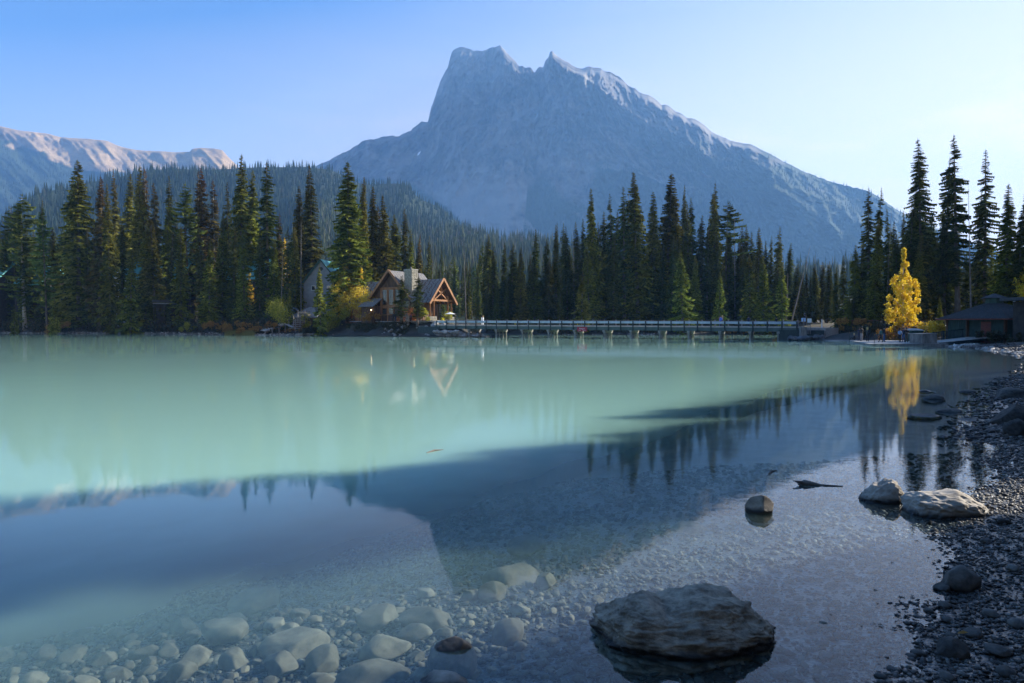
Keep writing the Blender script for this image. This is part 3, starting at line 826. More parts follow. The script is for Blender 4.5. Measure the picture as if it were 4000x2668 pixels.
def conifer_crown(name, seed, R, mat, H=30.0, bare=0.06, spacing=0.42, per=5, droop=0.45, K=6, ragged=0.25, prof=0.8, twig=1.0, gap=0.0, tipdead=0.0):
    r = np.random.default_rng(seed)
    z = []; 
    zz = H * bare
    while zz < H * 0.985:
        t = (zz / H - bare) / (1 - bare)
        n = per if t < 0.9 else max(3, per - 1)
        z += [zz + r.uniform(-0.3, 0.3) * spacing for _ in range(n)]
        zz += spacing * (1.0 - 0.35 * t)
    z = np.clip(np.array(z), H * bare * 0.8, H * 0.99); nb = len(z)
    t = np.clip((z / H - bare) / (1 - bare), 0, 1)
    az = r.uniform(0, 2 * np.pi, nb)
    # crown outline: uneven by height and by compass direction
    env = np.minimum((1 - t) ** prof, (1 - t) * 2.1 + 0.015) * smooth(-0.12, 0.16, t)
    lump = 1 + ragged * 2.2 * (vnoise(z * 0.42, np.cos(az) * 1.3 + 5, np.sin(az) * 1.3, seed=seed) - 0.5) + ragged * 1.0 * (r.random(nb) - 0.5)
    L = np.maximum(R * env * lump, 0.10) + 0.06
    if gap > 0:
        keep = vnoise(z * 0.55, np.cos(az) * 0.9, np.sin(az) * 0.9, seed=seed + 5) > gap
        z, t, az, L = z[keep], t[keep], az[keep], L[keep]; nb = len(z)
    dr = droop * r.uniform(0.6, 1.3, nb) * (1 - 0.75 * smooth(0.7, 1.0, t))
    V = []; F = []; base = 0
    ca, sa = np.cos(az), np.sin(az)
    def P(s, side=0.0, dz=0.0):
        s = np.maximum(s, 0.02)
        rad = L * s
        zc = z - dr * L * s ** 1.15 + 0.22 * L * np.maximum(s - 0.55, 0) ** 1.0 + dz
        return np.stack([ca * rad - sa * side, sa * rad + ca * side, zc], 1)
    for k in range(K):
        s = 0.12 + 0.88 * (k + 0.5) / K
        sc = np.minimum(1.0, 0.10 + L / 1.5) * twig
        w = (0.62 * (1.25 - s) + 0.16) * sc
        bw = 0.20 * sc
        for sd in (-1, 1):
            a = P(s - bw / np.maximum(L, .3) * 0.8, 0.0, 0.02)
            b_ = P(s + bw / np.maximum(L, .3) * 0.8, 0.0, 0.0)
            jit = r.uniform(0.7, 1.35, nb)
            c = P(s + 0.18 * w / np.maximum(L, .3) + r.uniform(-.03, .1, nb), sd * w * jit, -0.22 * w * jit + r.uniform(-.06, .04, nb))
            V.append(np.stack([a, b_, c], 1).reshape(-1, 3))
            i = base + np.arange(nb) * 3
            F.append(np.stack([i, i + 1, i + 2], 1)); base += nb * 3
        # hanging spray
        a = P(s - 0.16 * sc, r.uniform(-.05, .05, nb), 0.03); b_ = P(s + 0.13 * sc, r.uniform(-.05, .05, nb), 0.02)
        c = P(s + 0.05, r.uniform(-.12, .12, nb), -(0.26 + 0.25 * r.random(nb)) * sc)
        V.append(np.stack([a, b_, c], 1).reshape(-1, 3))
        i = base + np.arange(nb) * 3
        F.append(np.stack([i, i + 1, i + 2], 1)); base += nb * 3
    # branch tips
    a = P(0.86, 0.09, 0); b_ = P(0.86, -0.09, 0); c = P(1.12, 0.0, 0.02)
    V.append(np.stack([a, b_, c], 1).reshape(-1, 3)); i = base + np.arange(nb) * 3; F.append(np.stack([i, i + 1, i + 2], 1)); base += nb * 3
    # leader
    lead = []
    for k in range(5):
        a0 = k * 1.26
        lead.append([(0.05 * math.cos(a0), 0.05 * math.sin(a0), H * 0.965), (0.05 * math.cos(a0 + 2), 0.05 * math.sin(a0 + 2), H * 0.965), (0, 0, H)])
    lead = np.array(lead, float).reshape(-1, 3); V.append(lead); i = base + np.arange(5) * 3; F.append(np.stack([i, i + 1, i + 2], 1))
    return mesh_np(name, np.concatenate(V), np.concatenate(F), [mat])

def trunk_mesh(name, H=30.0, r0=0.30, mat=None, seed=0, stubs=0, bend=0.0, stub_len=0.9, stub_lo=0.05, stub_hi=0.5):
    mb = MB(); rr = random.Random(seed)
    n = 8
    pts = [(bend * math.sin(i / n * 2.1), bend * 0.5 * math.sin(i / n * 3), -0.6 + (H * 0.98 + 0.6) * i / n) for i in range(n + 1)]
    rad = [r0 * (1.35 if i == 0 else 1) * (1 - 0.93 * i / n) for i in range(n + 1)]
    mb.tube(pts, rad, n=7)
    for k in range(stubs):
        z = H * rr.uniform(stub_lo, stub_hi); a = rr.uniform(0, 6.28); l = stub_len * rr.uniform(0.4, 1.2) * (1.1 - z / H)
        mb.tube([(0, 0, z), (math.cos(a) * l * .6, math.sin(a) * l * .6, z - .12 * l), (math.cos(a) * l, math.sin(a) * l, z - .35 * l)], [0.035, 0.022, 0.008], n=4, cap=False)
    return mb.mesh(name, mat or m_bark, sm=True)

TREES = {}
def variant(key, kind_name, crowns, trunks):
    TREES[key] = (kind_name, crowns, trunks)
variant('spruce', 'spruce_tree', [conifer_crown('crown', 11 + i, 2.75 + 0.3 * (i % 3), m_spruce, bare=0.03, per=6, spacing=0.42, ragged=0.30, prof=0.72) for i in range(4)],
        [trunk_mesh('trunk', 30, 0.36, seed=i, stubs=20) for i in range(2)])
variant('brown', 'spruce_tree', [conifer_crown('crown', 31 + i, 2.2, m_spruce_b, bare=0.08, per=5, spacing=0.45, ragged=0.34, prof=0.66, gap=0.18) for i in range(2)],
        [trunk_mesh('trunk', 30, 0.3, seed=5 + i, stubs=30, mat=m_pale_bark if i else None) for i in range(2)])
variant('fir', 'fir_tree', [conifer_crown('crown', 51 + i, 1.55 + 0.25 * (i % 3), m_fir, bare=0.05, per=5, spacing=0.40, ragged=0.30, droop=0.6, prof=0.58, gap=0.10, twig=0.85) for i in range(4)],
        [trunk_mesh('trunk', 30, 0.27, seed=9 + i, stubs=26) for i in range(2)])
variant('ragged', 'spruce_tree', [conifer_crown('crown', 71 + i, 2.2, m_fir, bare=0.10 + 0.05 * i, per=5, spacing=0.52, ragged=0.55, droop=0.42, prof=0.55, gap=0.30, twig=1.05) for i in range(3)],
        [trunk_mesh('trunk', 30, 0.36, seed=15 + i, stubs=50, stub_len=1.2) for i in range(2)])
variant('pine', 'pine_tree', [conifer_crown('crown', 91 + i, 3.0, m_pine, bare=0.22, per=5, spacing=0.85, ragged=0.6, droop=0.05, prof=0.42, gap=0.22, twig=1.35) for i in range(3)],
        [trunk_mesh('trunk', 30, 0.30, seed=25 + i, stubs=24, mat=m_pale_bark if i else m_bark, bend=0.3) for i in range(2)])
variant('larch', 'larch_tree', [conifer_crown('crown', 98, 4.0, m_fir, bare=0.25, per=4, spacing=0.9, ragged=0.5, droop=-0.05, prof=0.35, gap=0.30, twig=1.2)], [trunk_mesh('trunk', 30, 0.3, seed=33, stubs=24)])
variant('small', 'young_spruce', [conifer_crown('crown', 121 + i, 4.6, m_spruce, bare=0.02, per=6, spacing=1.0, ragged=0.35, prof=0.8, twig=1.9, K=5) for i in range(2)],
        [trunk_mesh('trunk', 30, 0.5, seed=41)])
def snag_parts(seed, H=30.0):
    return trunk_mesh('trunk', H, 0.24, mat=m_snag, seed=seed), None
variant('snag', 'dead_tree', [None], [trunk_mesh('trunk', 30, 0.20, mat=m_snag, seed=60 + i, stubs=70, stub_len=1.0, stub_lo=0.2, stub_hi=0.97) for i in range(2)])

_count = {}
def plant(key, px, top, Y, label, group=None, w=1.0, base_z=None, lean=None, cat='tree', X=None, H=None):
    """a conifer standing on the ground at distance Y, its tip seen at (px, top) of the photograph"""
    kind, crowns, trunks = TREES[key]
    k = _count.get(key, 0); _count[key] = k + 1
    if X is None:
        p = at(px, top, Y); x = p.x
    else:
        x = X; p = Vector((x, Y, 0))
    gz = ground_z(x, Y) if base_z is None else base_z
    if H is None: H = p.z - gz
    s = H / 30.0
    r = thing(kind, label, cat, (x, Y, gz), rz=(k * 2.39996) % 6.283, group=group)
    sx = s * w if key in ('small',) else (0.35 * 1.0 + 0.65 * s) * w
    sx *= 0.86 + 0.30 * ((k * 0.7548 + .37 * len(label)) % 1)
    r.scale = (sx, sx, s)
    r.rotation_euler = (0.035 * math.sin(k * 5.1 + px), 0.035 * math.sin(k * 3.3 + 1.7 + px), (k * 2.39996) % 6.283)
    if lean: r.rotation_euler = lean
    tr = trunks[k % len(trunks)]
    link('trunk', tr, r)
    cr = crowns[k % len(crowns)]
    if cr is not None: link('crown', cr, r)
    return r

# ---- left bank (px, tip row, distance, kind, width, label)
GL = 'conifers along the left bank'
LEFT = [
 (2, 845, 186, 'spruce', 1.0, 'spruce cut by the left edge of the picture'),
 (52, 798, 186, 'pine', 1.0, 'soft pale green pine at the far left of the bank'),
 (89, 748, 180, 'pine', 1.25, 'tall light green pine, broadest of the pines at the far left'),
 (144, 772, 190, 'fir', 1.1, 'slim dark fir between two light green pines at far left'),
 (175, 795, 176, 'pine', 0.9, 'pine with long bare pale trunk and thin flat crown'),
 (235, 880, 190, 'pine', 0.9, 'short greenish pine leaning on the big dark spruce at left'),
 (267, 680, 188, 'spruce', 1.0, 'shorter dark spruce grown into the side of the tall one at left'),
 (298, 612, 176, 'spruce', 1.25, 'massive dark spruce, tallest in the left third of the bank'),
 (377, 688, 172, 'brown', 1.1, 'rusty brown topped spruce right of the massive dark one'),
 (394, 680, 182, 'brown', 0.9, 'brown spruce tip just behind the rusty brown one'),
 (426, 714, 164, 'spruce', 0.95, 'sunlit green spruce with pale trunk, right of the brown one'),
 (463, 649, 184, 'brown', 0.9, 'spruce with knobbly brown top above the ridge line'),
 (492, 672, 182, 'spruce', 1.0, 'dark spruce close left of the pointed one in mid left group'),
 (531, 641, 178, 'spruce', 1.1, 'pointed dark spruce standing highest in the mid left group'),
 (562, 856, 168, 'spruce', 0.9, 'lower green spruce in front of the mid left group'),
 (578, 652, 180, 'brown', 1.0, 'brown tipped spruce right beside the pointed one'),
 (615, 704, 178, 'brown', 1.0, 'round brown headed spruce with fuller green lower boughs'),
 (640, 790, 172, 'spruce', 1.1, 'dark full spruce filling the gap before the narrow spire'),
 (672, 683, 180, 'fir', 1.1, 'narrow dark spire standing alone between fuller trees on the left bank'),
 (740, 706, 176, 'pine', 1.1, 'bushy bright green pine left of the teal roofs chimney'),
 (769, 662, 184, 'brown', 0.9, 'brown tipped spruce above the bushy bright pine'),
 (798, 646, 178, 'brown', 1.2, 'big olive spruce with brown tip above the teal roofs'),
 (837, 699, 180, 'brown', 1.0, 'brown headed spruce left of the thin snaggy one'),
 (860, 820, 166, 'spruce', 1.15, 'dark broad spruce before the largest teal roof'),
 (884, 699, 182, 'ragged', 0.8, 'thin snaggy spruce just left of the highest left bank spruce'),
 (934, 597, 168, 'spruce', 1.25, 'highest spruce of the left bank with ragged dark tip'),
 (965, 657, 170, 'spruce', 1.0, 'spruce grown against the right side of the highest one'),
 (992, 745, 176, 'fir', 1.0, 'slender fir between the highest spruce and the ragged one'),
 (1041, 621, 158, 'ragged', 1.25, 'tall ragged dark spruce above the wooden ramp'),
 (1080, 830, 160, 'brown', 0.9, 'sparse brownish spruce right of the ragged tall one'),
 (1113, 880, 152, 'ragged', 0.85, 'bare stemmed spruce behind the yellow green shrub'),
 (1150, 880, 158, 'spruce', 0.9, 'fresh green spruce left of the grey sided house'),
 (1162, 723, 172, 'spruce', 1.0, 'green spruce on the left of the near black spire'),
 (1191, 672, 178, 'fir', 1.2, 'fir tip behind the near black spire'),
 (1225, 633, 170, 'fir', 1.35, 'near black spire rising behind the grey sided house'),
 (1327, 748, 156, 'spruce', 1.0, 'light green spruce at the left flank of the big lodge side spruce'),
 (1365, 629, 148, 'spruce', 1.35, 'great green spruce towering over the yellow shrubs by the lodge'),
 (1404, 681, 152, 'spruce', 1.0, 'spruce grown into the right flank of the great green one'),
 (1456, 718, 158, 'spruce', 1.15, 'broad green spruce directly behind the lodge left wing'),
 (1480, 800, 166, 'brown', 1.0, 'brownish spruce between the two broad ones behind the lodge'),
 (1514, 757, 160, 'spruce', 1.15, 'broad green spruce right behind the lodge main gable'),
 (1545, 830, 164, 'spruce', 1.0, 'darker spruce leaning to the broad one behind the main gable'),
 (1582, 805, 166, 'fir', 1.3, 'dark spruce behind the stone chimney'),
 (1600, 890, 166, 'spruce', 0.9, 'lower spruce just left of the two behind the lodge ridge'),
 (1625, 910, 172, 'brown', 0.8, 'brown spruce behind the lodge roof ridge'),
 (1645, 950, 176, 'fir', 1.0, 'last dark fir of the group behind the lodge'),
]
for i, (px, top, Y, k, w, lab) in enumerate(LEFT):
    plant(k, px, top, Y, lab, GL, w * 1.1)
for i, (px, top, w_) in enumerate([(20, 900, 1.3), (110, 880, 1.2), (150, 930, 1.2), (215, 930, 1.1), (340, 880, 1.2), (395, 900, 1.1), (470, 860, 1.2), (600, 850, 1.3), (655, 900, 1.2), (700, 880, 1.2),
                                (790, 860, 1.2), (812, 930, 1.1), (905, 880, 1.2), (955, 900, 1.0), (1010, 880, 1.1), (1065, 930, 1.0)]):
    Ysh = float(np.interp(px, [0, 133, 400, 700, 900, 1100], [183, 179, 171, 163, 156, 152]))
    plant('spruce' if i % 2 else 'fir', px, top, Ysh + 2, 'shaded dark conifer low in front of the teal roofed cabins', 'shaded conifers before the cabins', w_)
# small ones in front
plant('small', 502, 970, 158, 'small sunlit spruce with rusty tip between the teal roofs', GL, 1.0)
plant('small', 209, 1153, 158, 'little bright green spruce on the dark brush at far left', GL, 0.9)
plant('small', 60, 1185, 158, 'tiny dark green spruce low on the bank at far left', GL, 0.9)
plant('small', 1251, 1030, 139, 'slim young spruce standing before the grey sided house', GL, 0.85)
plant('small', 1128, 1120, 150, 'small spruce half hidden in the yellow green shrub', GL, 0.9)
plant('ragged', 1568, 1074, 130.8, 'slim spruce with short bare foot before the lodge windows', GL, 1.45, base_z=2.8)
plant('ragged', 1629, 1066, 129.3, 'thin spruce on a long bare stem before the lodge chimney', GL, 1.05, base_z=2.0)
plant('snag', 1093, 960, 150, 'dead brown stem among the spruces above the wooden ramp', GL, 1.0)
plant('snag', 1172, 850, 156, 'bare dead stem in the dark gap left of the grey sided house', GL, 1.0)

# ---- row behind the bridge
GM = 'conifers on the bank behind the bridge'
MID = [
 (1925, 957, 'fir', 1.3), (1963, 942, 'fir', 1.3), (1996, 947, 'fir', 1.4), (2012, 1010, 'fir', 1.2), (2034, 962, 'spruce', .75), (2067, 988, 'fir', 1.2),
 (2090, 891, 'fir', 1.15), (2129, 922, 'fir', 1.2), (2143, 1000, 'fir', 1.1), (2162, 865, 'fir', .9), (2174, 873, 'fir', .9), (2200, 865, 'fir', .9), (2218, 878, 'fir', 1.0),
 (2246, 881, 'snag', 1), (2267, 860, 'fir', 1.1), (2279, 845, 'fir', 1.0), (2321, 728, 'spruce', .85), (2352, 860, 'fir', 1.2), (2371, 822, 'fir', 1.1),
 (2394, 751, 'ragged', .85), (2421, 820, 'fir', 1.3), (2442, 721, 'ragged', .95), (2455, 784, 'fir', 1.2), (2464, 743, 'snag', 1.2), (2478, 860, 'fir', 1.1),
 (2496, 666, 'spruce', .95), (2530, 900, 'spruce', 1.0), (2563, 743, 'spruce', .95), (2602, 670, 'spruce', 1.3), (2644, 794, 'spruce', 1.0), (2666, 753, 'fir', .6),
 (2681, 711, 'fir', .85), (2695, 789, 'fir', 1.0), (2713, 763, 'fir', 1.25), (2736, 832, 'fir', 1.2), (2762, 794, 'snag', 1.1), (2777, 705, 'ragged', .8),
 (2800, 745, 'spruce', .95), (2833, 774, 'larch', 1.1), (2851, 876, 'fir', 1.1), (2876, 814, 'snag', 1), (2890, 916, 'fir', 1.1), (2909, 871, 'fir', 1.0), (2924, 870, 'fir', 1.0),
 (2942, 898, 'fir', 1.1), (2964, 883, 'spruce', .75), (2995, 937, 'fir', 1.2), (3007, 915, 'fir', .8), (3027, 880, 'ragged', .75), (3044, 922, 'spruce', .7), (3075, 944, 'fir', 1.1),
 (3090, 998, 'fir', 1.0), (3106, 1028, 'fir', 1.2), (3131, 1060, 'spruce', .9), (3157, 1056, 'fir', 1.1), (3184, 1028, 'spruce', .85), (3210, 1019, 'fir', 1.3), (3234, 1016, 'fir', 1.2)]
NUMW = ['first', 'second', 'third', 'fourth', 'fifth', 'sixth', 'seventh', 'eighth', 'ninth', 'tenth', 'eleventh', 'twelfth', 'thirteenth', 'fourteenth', 'fifteenth',
        'sixteenth', 'seventeenth', 'eighteenth', 'nineteenth', 'twentieth', 'twenty-first', 'twenty-second', 'twenty-third', 'twenty-fourth', 'twenty-fifth', 'twenty-sixth',
        'twenty-seventh', 'twenty-eighth', 'twenty-ninth', 'thirtieth', 'thirty-first', 'thirty-second', 'thirty-third', 'thirty-fourth', 'thirty-fifth', 'thirty-sixth',
        'thirty-seventh', 'thirty-eighth', 'thirty-ninth', 'fortieth', 'forty-first', 'forty-second', 'forty-third', 'forty-fourth', 'forty-fifth', 'forty-sixth', 'forty-seventh',
        'forty-eighth', 'forty-ninth', 'fiftieth']
LOOK = {'fir': 'slim dark fir', 'spruce': 'full dark spruce', 'ragged': 'ragged spruce', 'snag': 'bare dead stem', 'larch': 'airy wide-boughed larch', 'brown': 'brown topped spruce', 'pine': 'light green pine'}
SPECIAL = {2602: 'broadest and nearly highest spruce behind the bridge, dark and full', 2496: 'highest spruce behind the bridge, with a stepped ragged outline',
           2833: 'airy wide-boughed larch behind the right half of the bridge', 2321: 'tall blue-green spruce at the left end of the high group behind the bridge',
           1925: 'slim dark fir nearest the lodge in the row behind the bridge', 2090: 'ragged pointed fir standing out between lower ones behind the left bridge half',
           2777: 'tall thin ragged spire just left of the airy larch'}
cnt = {}
for i, (px, top, k, w) in enumerate(MID):
    Y = 158 + 14 * vnoise(np.array([px * 0.05]), np.array([0.3]), seed=8)[0]
    cnt[k] = cnt.get(k, 0) + 1
    lab = SPECIAL.get(px) or f'{LOOK[k]}, {NUMW[cnt[k]-1]} of its kind from the left behind the bridge'
    plant(k, px, top, Y, lab, GM, w * 1.18)
# understory trees that fill the row (nothing tells them apart)
r = np.random.default_rng(55)
for i in range(74):
    px = 1900 + 1380 * (i + r.uniform(-.4, .4)) / 74
    prof = np.interp(px, [1900, 2100, 2300, 2450, 2600, 2800, 2900, 3100, 3280], [1040, 1010, 930, 900, 880, 900, 960, 1060, 1080])
    top = prof + r.uniform(-25, 110)
    Y = r.uniform(157, 186)
    plant('fir' if r.random() < 0.6 else 'spruce', px, top, Y, 'shaded lower conifer filling the dark wall of trees behind the bridge', 'lower conifers filling the wall behind the bridge', r.uniform(0.9, 1.4))
for i in range(46):
    px = -40 + 1680 * (i + r.uniform(-.4, .4)) / 46
    prof = np.interp(px, [0, 300, 600, 900, 1200, 1300, 1600], [900, 860, 830, 830, 900, 940, 980])
    top = prof + r.uniform(0, 120)
    plant('fir' if r.random() < 0.4 else 'spruce', px, top, r.uniform(192, 216), 'dark conifer in the deep shade behind the left bank trees', 'conifers in the shade behind the left bank', r.uniform(1.0, 1.5))
# lighter front trees under the row
for px, top, Y, w, lab in [(2272, 1050, 153, 1.0, 'low sunlit green spruce in front of the wall behind the bridge'), (2670, 970, 152.6, 1.2, 'bluish green young spruce before the broad tall one behind the bridge'),
                           (2810, 1060, 153, .9, 'pale olive small spruce under the airy larch'), (2935, 990, 153, 1.0, 'sunlit mid-sized spruce below the twin spires'),
                           (2985, 1000, 153, 1.0, 'blue-green mid-sized spruce right of the sunlit one'), (3060, 1030, 153, 1.1, 'olive spruce left of the leaning dead tree')]:
    plant('small', px, top, Y, lab, GM, w)
# leaning dead tree
lt = plant('snag', 3085, 935, 154, 'bare dead tree leaning right above the bridge end', 'dead trees', 1.3, lean=(0.0, math.radians(16), 0.3))
lt2 = plant('snag', 3072, 1060, 153.5, 'grey dead spruce with hanging twigs beside the leaning tree', 'dead trees', 2.4, lean=(0.0, math.radians(7), 1.0))

# ---- right side
GR = 'conifers of the right shore'
RIGHT = [(3274, 1040, 122, 'fir', .9, 'reddish brown topped little fir left of the right shore group', None),
 (3299, 990, 120, 'ragged', .75, 'open pointed spruce starting the right shore group'),
 (3339, 953, 118, 'spruce', .8, 'spruce left of the twin tall spires'),
 (3363, 916, 118, 'fir', 1.1, 'dark fir just left of the twin tall spires'),
 (3399, 725, 116, 'ragged', .8, 'left one of the twin tall spires above the dock'),
 (3427, 727, 116, 'ragged', .8, 'right one of the twin tall spires above the dock'),
 (3418, 850, 110, 'spruce', .9, 'fuller sunlit spruce below the twin spires'),
 (3466, 797, 114, 'snag', .9, 'thin dead spire with wispy top behind the yellow aspen'),
 (3484, 809, 114, 'ragged', .7, 'half bare spruce beside the thin dead spire'),
 (3504, 908, 112, 'fir', .9, 'short dark fir behind the left side of the yellow aspen'),
 (3551, 782, 108, 'fir', 1.3, 'dark spruce straight behind the yellow aspen'),
 (3585, 900, 106, 'spruce', .8, 'dark low spruce at the right flank of the yellow aspen'),
 (3616, 530, 108, 'fir', 1.7, 'very tall dark plumed spruce right of the yellow aspen'),
 (3668, 838, 108, 'fir', 1.0, 'short dark fir between the very tall ones'),
 (3695, 600, 108, 'ragged', .95, 'tall gappy spruce left of the highest tree on the right'),
 (3755, 514, 106, 'ragged', 1.35, 'highest tree of the right shore with thick bare trunk'),
 (3803, 715, 104, 'snag', .8, 'dead twiggy trunk right of the highest tree'),
 (3818, 738, 110, 'fir', 1.1, 'dark fir behind the dead twiggy trunk'),
 (3859, 581, 106, 'ragged', 1.2, 'tall spreading spruce above the boathouse cupola'),
 (3935, 715, 94, 'spruce', 1.0, 'dark broad spruce above the boathouse right end'),
 (3975, 797, 92, 'fir', 1.3, 'last dark fir before the right picture edge'),
 (4040, 700, 92, 'spruce', 1.1, 'spruce reaching in from the right picture edge')]
for t in RIGHT:
    px, top, Y, k, w, lab = t[:6]
    plant(k, px, top, Y, lab, GR, w)
plant('small', 3313, 1152, 106, 'small bright spruce behind the people on the dock', GR, .85)
plant('small', 3674, 1155, 96, 'small pale spruce left of the boathouse roof', GR, .8)
for i in range(14):
    px = 3490 + 17 * i
    plant('spruce' if i % 2 else 'fir', px, [860, 930, 820, 900, 880, 800, 870][i % 7], r.uniform(110, 124), 'shaded conifer filling the dark background of the right shore', 'shaded conifers behind the right shore', 1.2)
for i in range(22):
    px = 3290 + 760 * (i + r.uniform(-.4, .4)) / 22
    top = np.interp(px, [3290, 3400, 3600, 3800, 4050], [1080, 960, 960, 900, 950]) + r.uniform(0, 130)
    plant('fir' if i % 2 else 'spruce', px, top, r.uniform(112, 135), 'shaded conifer filling the dark background of the right shore', 'shaded conifers behind the right shore', r.uniform(0.8, 1.3))
# forest beside the beach, right of the picture: it throws the shade over the foreground
SH_X, SH_Y = 49 * 0.927, 49 * 0.375
def shade_tree(key, x, y, H, w):
    if x < .84 * y: return False
    if signed_dist(np.array([x]), np.array([y]), LAKE)[0] < 3.0: return False
    plant(key, 0, 0, y, 'conifer of the beach forest beyond the right picture edge', 'conifers of the beach forest', w, X=x, H=H)
    return True
# q: offset across the light, metres; trees stand along the light beyond the beach
def by_q(key, q, x, H, w): return shade_tree(key, x, (q + .375 * x) / .927, H, w)
for i in range(30):        # this edge row throws the long diagonal shadow border over the lake
    t = i / 29
    x = 41.5 + 39 * t + r.uniform(-.6, .6); y = 27.0 + 33.5 * t + r.uniform(-.6, .6)
    shade_tree('spruce' if i % 3 and i > 6 else 'fir', x, y, r.uniform(24.5, 27.5) - 2.5 * (i > 17), 1.45 if i > 6 else 1.1)
for i in range(46):
    q = 11.5 + 12.5 * ((i * .618) % 1); x0 = 38 + (q - 9.5) * 2.2
    by_q('spruce' if i % 3 else 'fir', q, x0 + r.uniform(2, 26), r.uniform(22, 28), 1.4)
for i in range(16):
    by_q('fir', 7.9 + 2.4 * ((i * .618) % 1), 32 + i * 1.45, r.uniform(27, 33), 1.0)
for i in range(46):
    by_q('spruce' if i % 3 else 'fir', -0.2 - 12 * ((i * .618) % 1), 17 + i * .75, r.uniform(20, 27), 1.35)
for i in range(18):
    by_q('fir', 2.9 + .6 * ((i * .618) % 1), 17 + i * 2, r.uniform(22, 28), 1.0)
by_q('fir', 5.0, 19, 10.3, 1.3)
by_q('fir', 4.3, 17.5, 10.5, 1.3)
for i in range(16):
    x = r.uniform(76, 100); shade_tree('spruce', x, r.uniform(0.86, 1.15) * x, r.uniform(20, 28), 1.3)
for i in range(24):
    x = -42 + 84 * (i + .5) / 24; y = -9 - 16 * r.random()
    plant('spruce', 0, 0, y, 'conifer of the forest behind the photographer', 'conifers behind the photographer', 1.6, X=x, H=r.uniform(18, 26))

# middle distance trees seen between the lodge and the bridge row
for i in range(64):
    px = 1585 + 370 * (i + r.uniform(-.5, .5)) / 64
    Y = r.uniform(195, 330)
    H = r.uniform(15, 27)
    x = at(px, 1200, Y).x
    plant(['fir', 'spruce', 'fir', 'pine', 'fir', 'snag'][i % 6], 0, 0, Y, 'hazy conifer in the forest seen between lodge and bridge row', 'hazy conifers between lodge and bridge row', 0.9, X=x, H=H)

# ------------------------------------------------------------------ broad-leaved trees and shrubs
def leaf_mat(name, cols, trans=0.45):
    m, nt, out = new_mat(name)
    geo = N(nt, 'ShaderNodeNewGeometry')
    cr = N(nt, 'ShaderNodeValToRGB')
    while len(cr.color_ramp.elements) < len(cols): cr.color_ramp.elements.new(0.5)
    for e, (p, c) in zip(cr.color_ramp.elements, cols): e.position = p; e.color = (*c, 1)
    nt.links.new(geo.outputs['Random Per Island'], cr.inputs['Fac'])
    d = N(nt, 'ShaderNodeBsdfPrincipled', Roughness=0.5); d.inputs['Specular IOR Level'].default_value = 0.3
    t = N(nt, 'ShaderNodeBsdfTranslucent'); mx = N(nt, 'ShaderNodeMixShader', Fac=trans)
    nt.links.new(cr.outputs[0], d.inputs['Base Color']); nt.links.new(cr.outputs[0], t.inputs['Color'])
    nt.links.new(d.outputs[0], mx.inputs[1]); nt.links.new(t.outputs[0], mx.inputs[2]); nt.links.new(mx.outputs[0], out.inputs['Surface'])
    return m
m_yellow = leaf_mat('yellow_aspen_leaves', [(0.0, (0.58, 0.36, 0.015)), (0.5, (0.84, 0.60, 0.02)), (1.0, (0.90, 0.74, 0.08))])
m_gold = leaf_mat('golden_willow_leaves', [(0.0, (0.48, 0.30, 0.02)), (0.5, (0.75, 0.52, 0.03)), (1.0, (0.85, 0.68, 0.10))])
m_orange = leaf_mat('orange_brush_leaves', [(0.0, (0.22, 0.10, 0.03)), (0.5, (0.45, 0.22, 0.05)), (1.0, (0.55, 0.36, 0.08))])
m_limeleaf = leaf_mat('yellow_green_leaves', [(0.0, (0.14, 0.17, 0.02)), (0.5, (0.38, 0.38, 0.04)), (1.0, (0.60, 0.52, 0.06))])
m_red = leaf_mat('red_pink_leaves', [(0.0, (0.35, 0.06, 0.03)), (0.5, (0.5, 0.16, 0.08)), (1.0, (0.62, 0.40, 0.08))])
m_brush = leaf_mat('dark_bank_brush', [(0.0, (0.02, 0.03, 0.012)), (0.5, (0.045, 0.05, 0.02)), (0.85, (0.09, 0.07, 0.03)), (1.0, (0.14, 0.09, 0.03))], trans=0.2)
m_twig = principled('brown_twigs', (0.07, 0.05, 0.035), (0.13, 0.10, 0.07), scale=6, rough=0.9)

def leaf_cloud(centers, radii, n, size, seed, flat=1.0):
    """leaf quads scattered in the shells of overlapping lumps"""
    r = np.random.default_rng(seed)
    centers = np.asarray(centers, float); radii = np.asarray(radii, float)
    p = radii ** 2; p /= p.sum()
    ci = r.choice(len(centers), n, p=p)
    d = r.normal(size=(n, 3)); d /= np.linalg.norm(d, axis=1)[:, None]
    rad = radii[ci] * (0.30 + 0.70 * r.random(n) ** 0.7 + 0.35 * r.random(n) ** 6) * (0.8 + 0.5 * vnoise(d[:, 0] * 2 + ci, d[:, 1] * 2, d[:, 2] * 2, seed=seed))
    c = centers[ci] + d * rad[:, None] * np.array([1, 1, flat])
    a = r.normal(size=(n, 3)); a /= np.linalg.norm(a, axis=1)[:, None]
    b = np.cross(a, r.normal(size=(n, 3))); b /= np.linalg.norm(b, axis=1)[:, None]
    s = size * r.uniform(0.55, 1.3, n)[:, None]
    v = np.stack([c - a * s, c - b * s * 0.6, c + a * s, c + b * s * 0.6], 1).reshape(-1, 3)
    i = np.arange(n) * 4
    return v, np.stack([i, i + 1, i + 2, i + 3], 1)

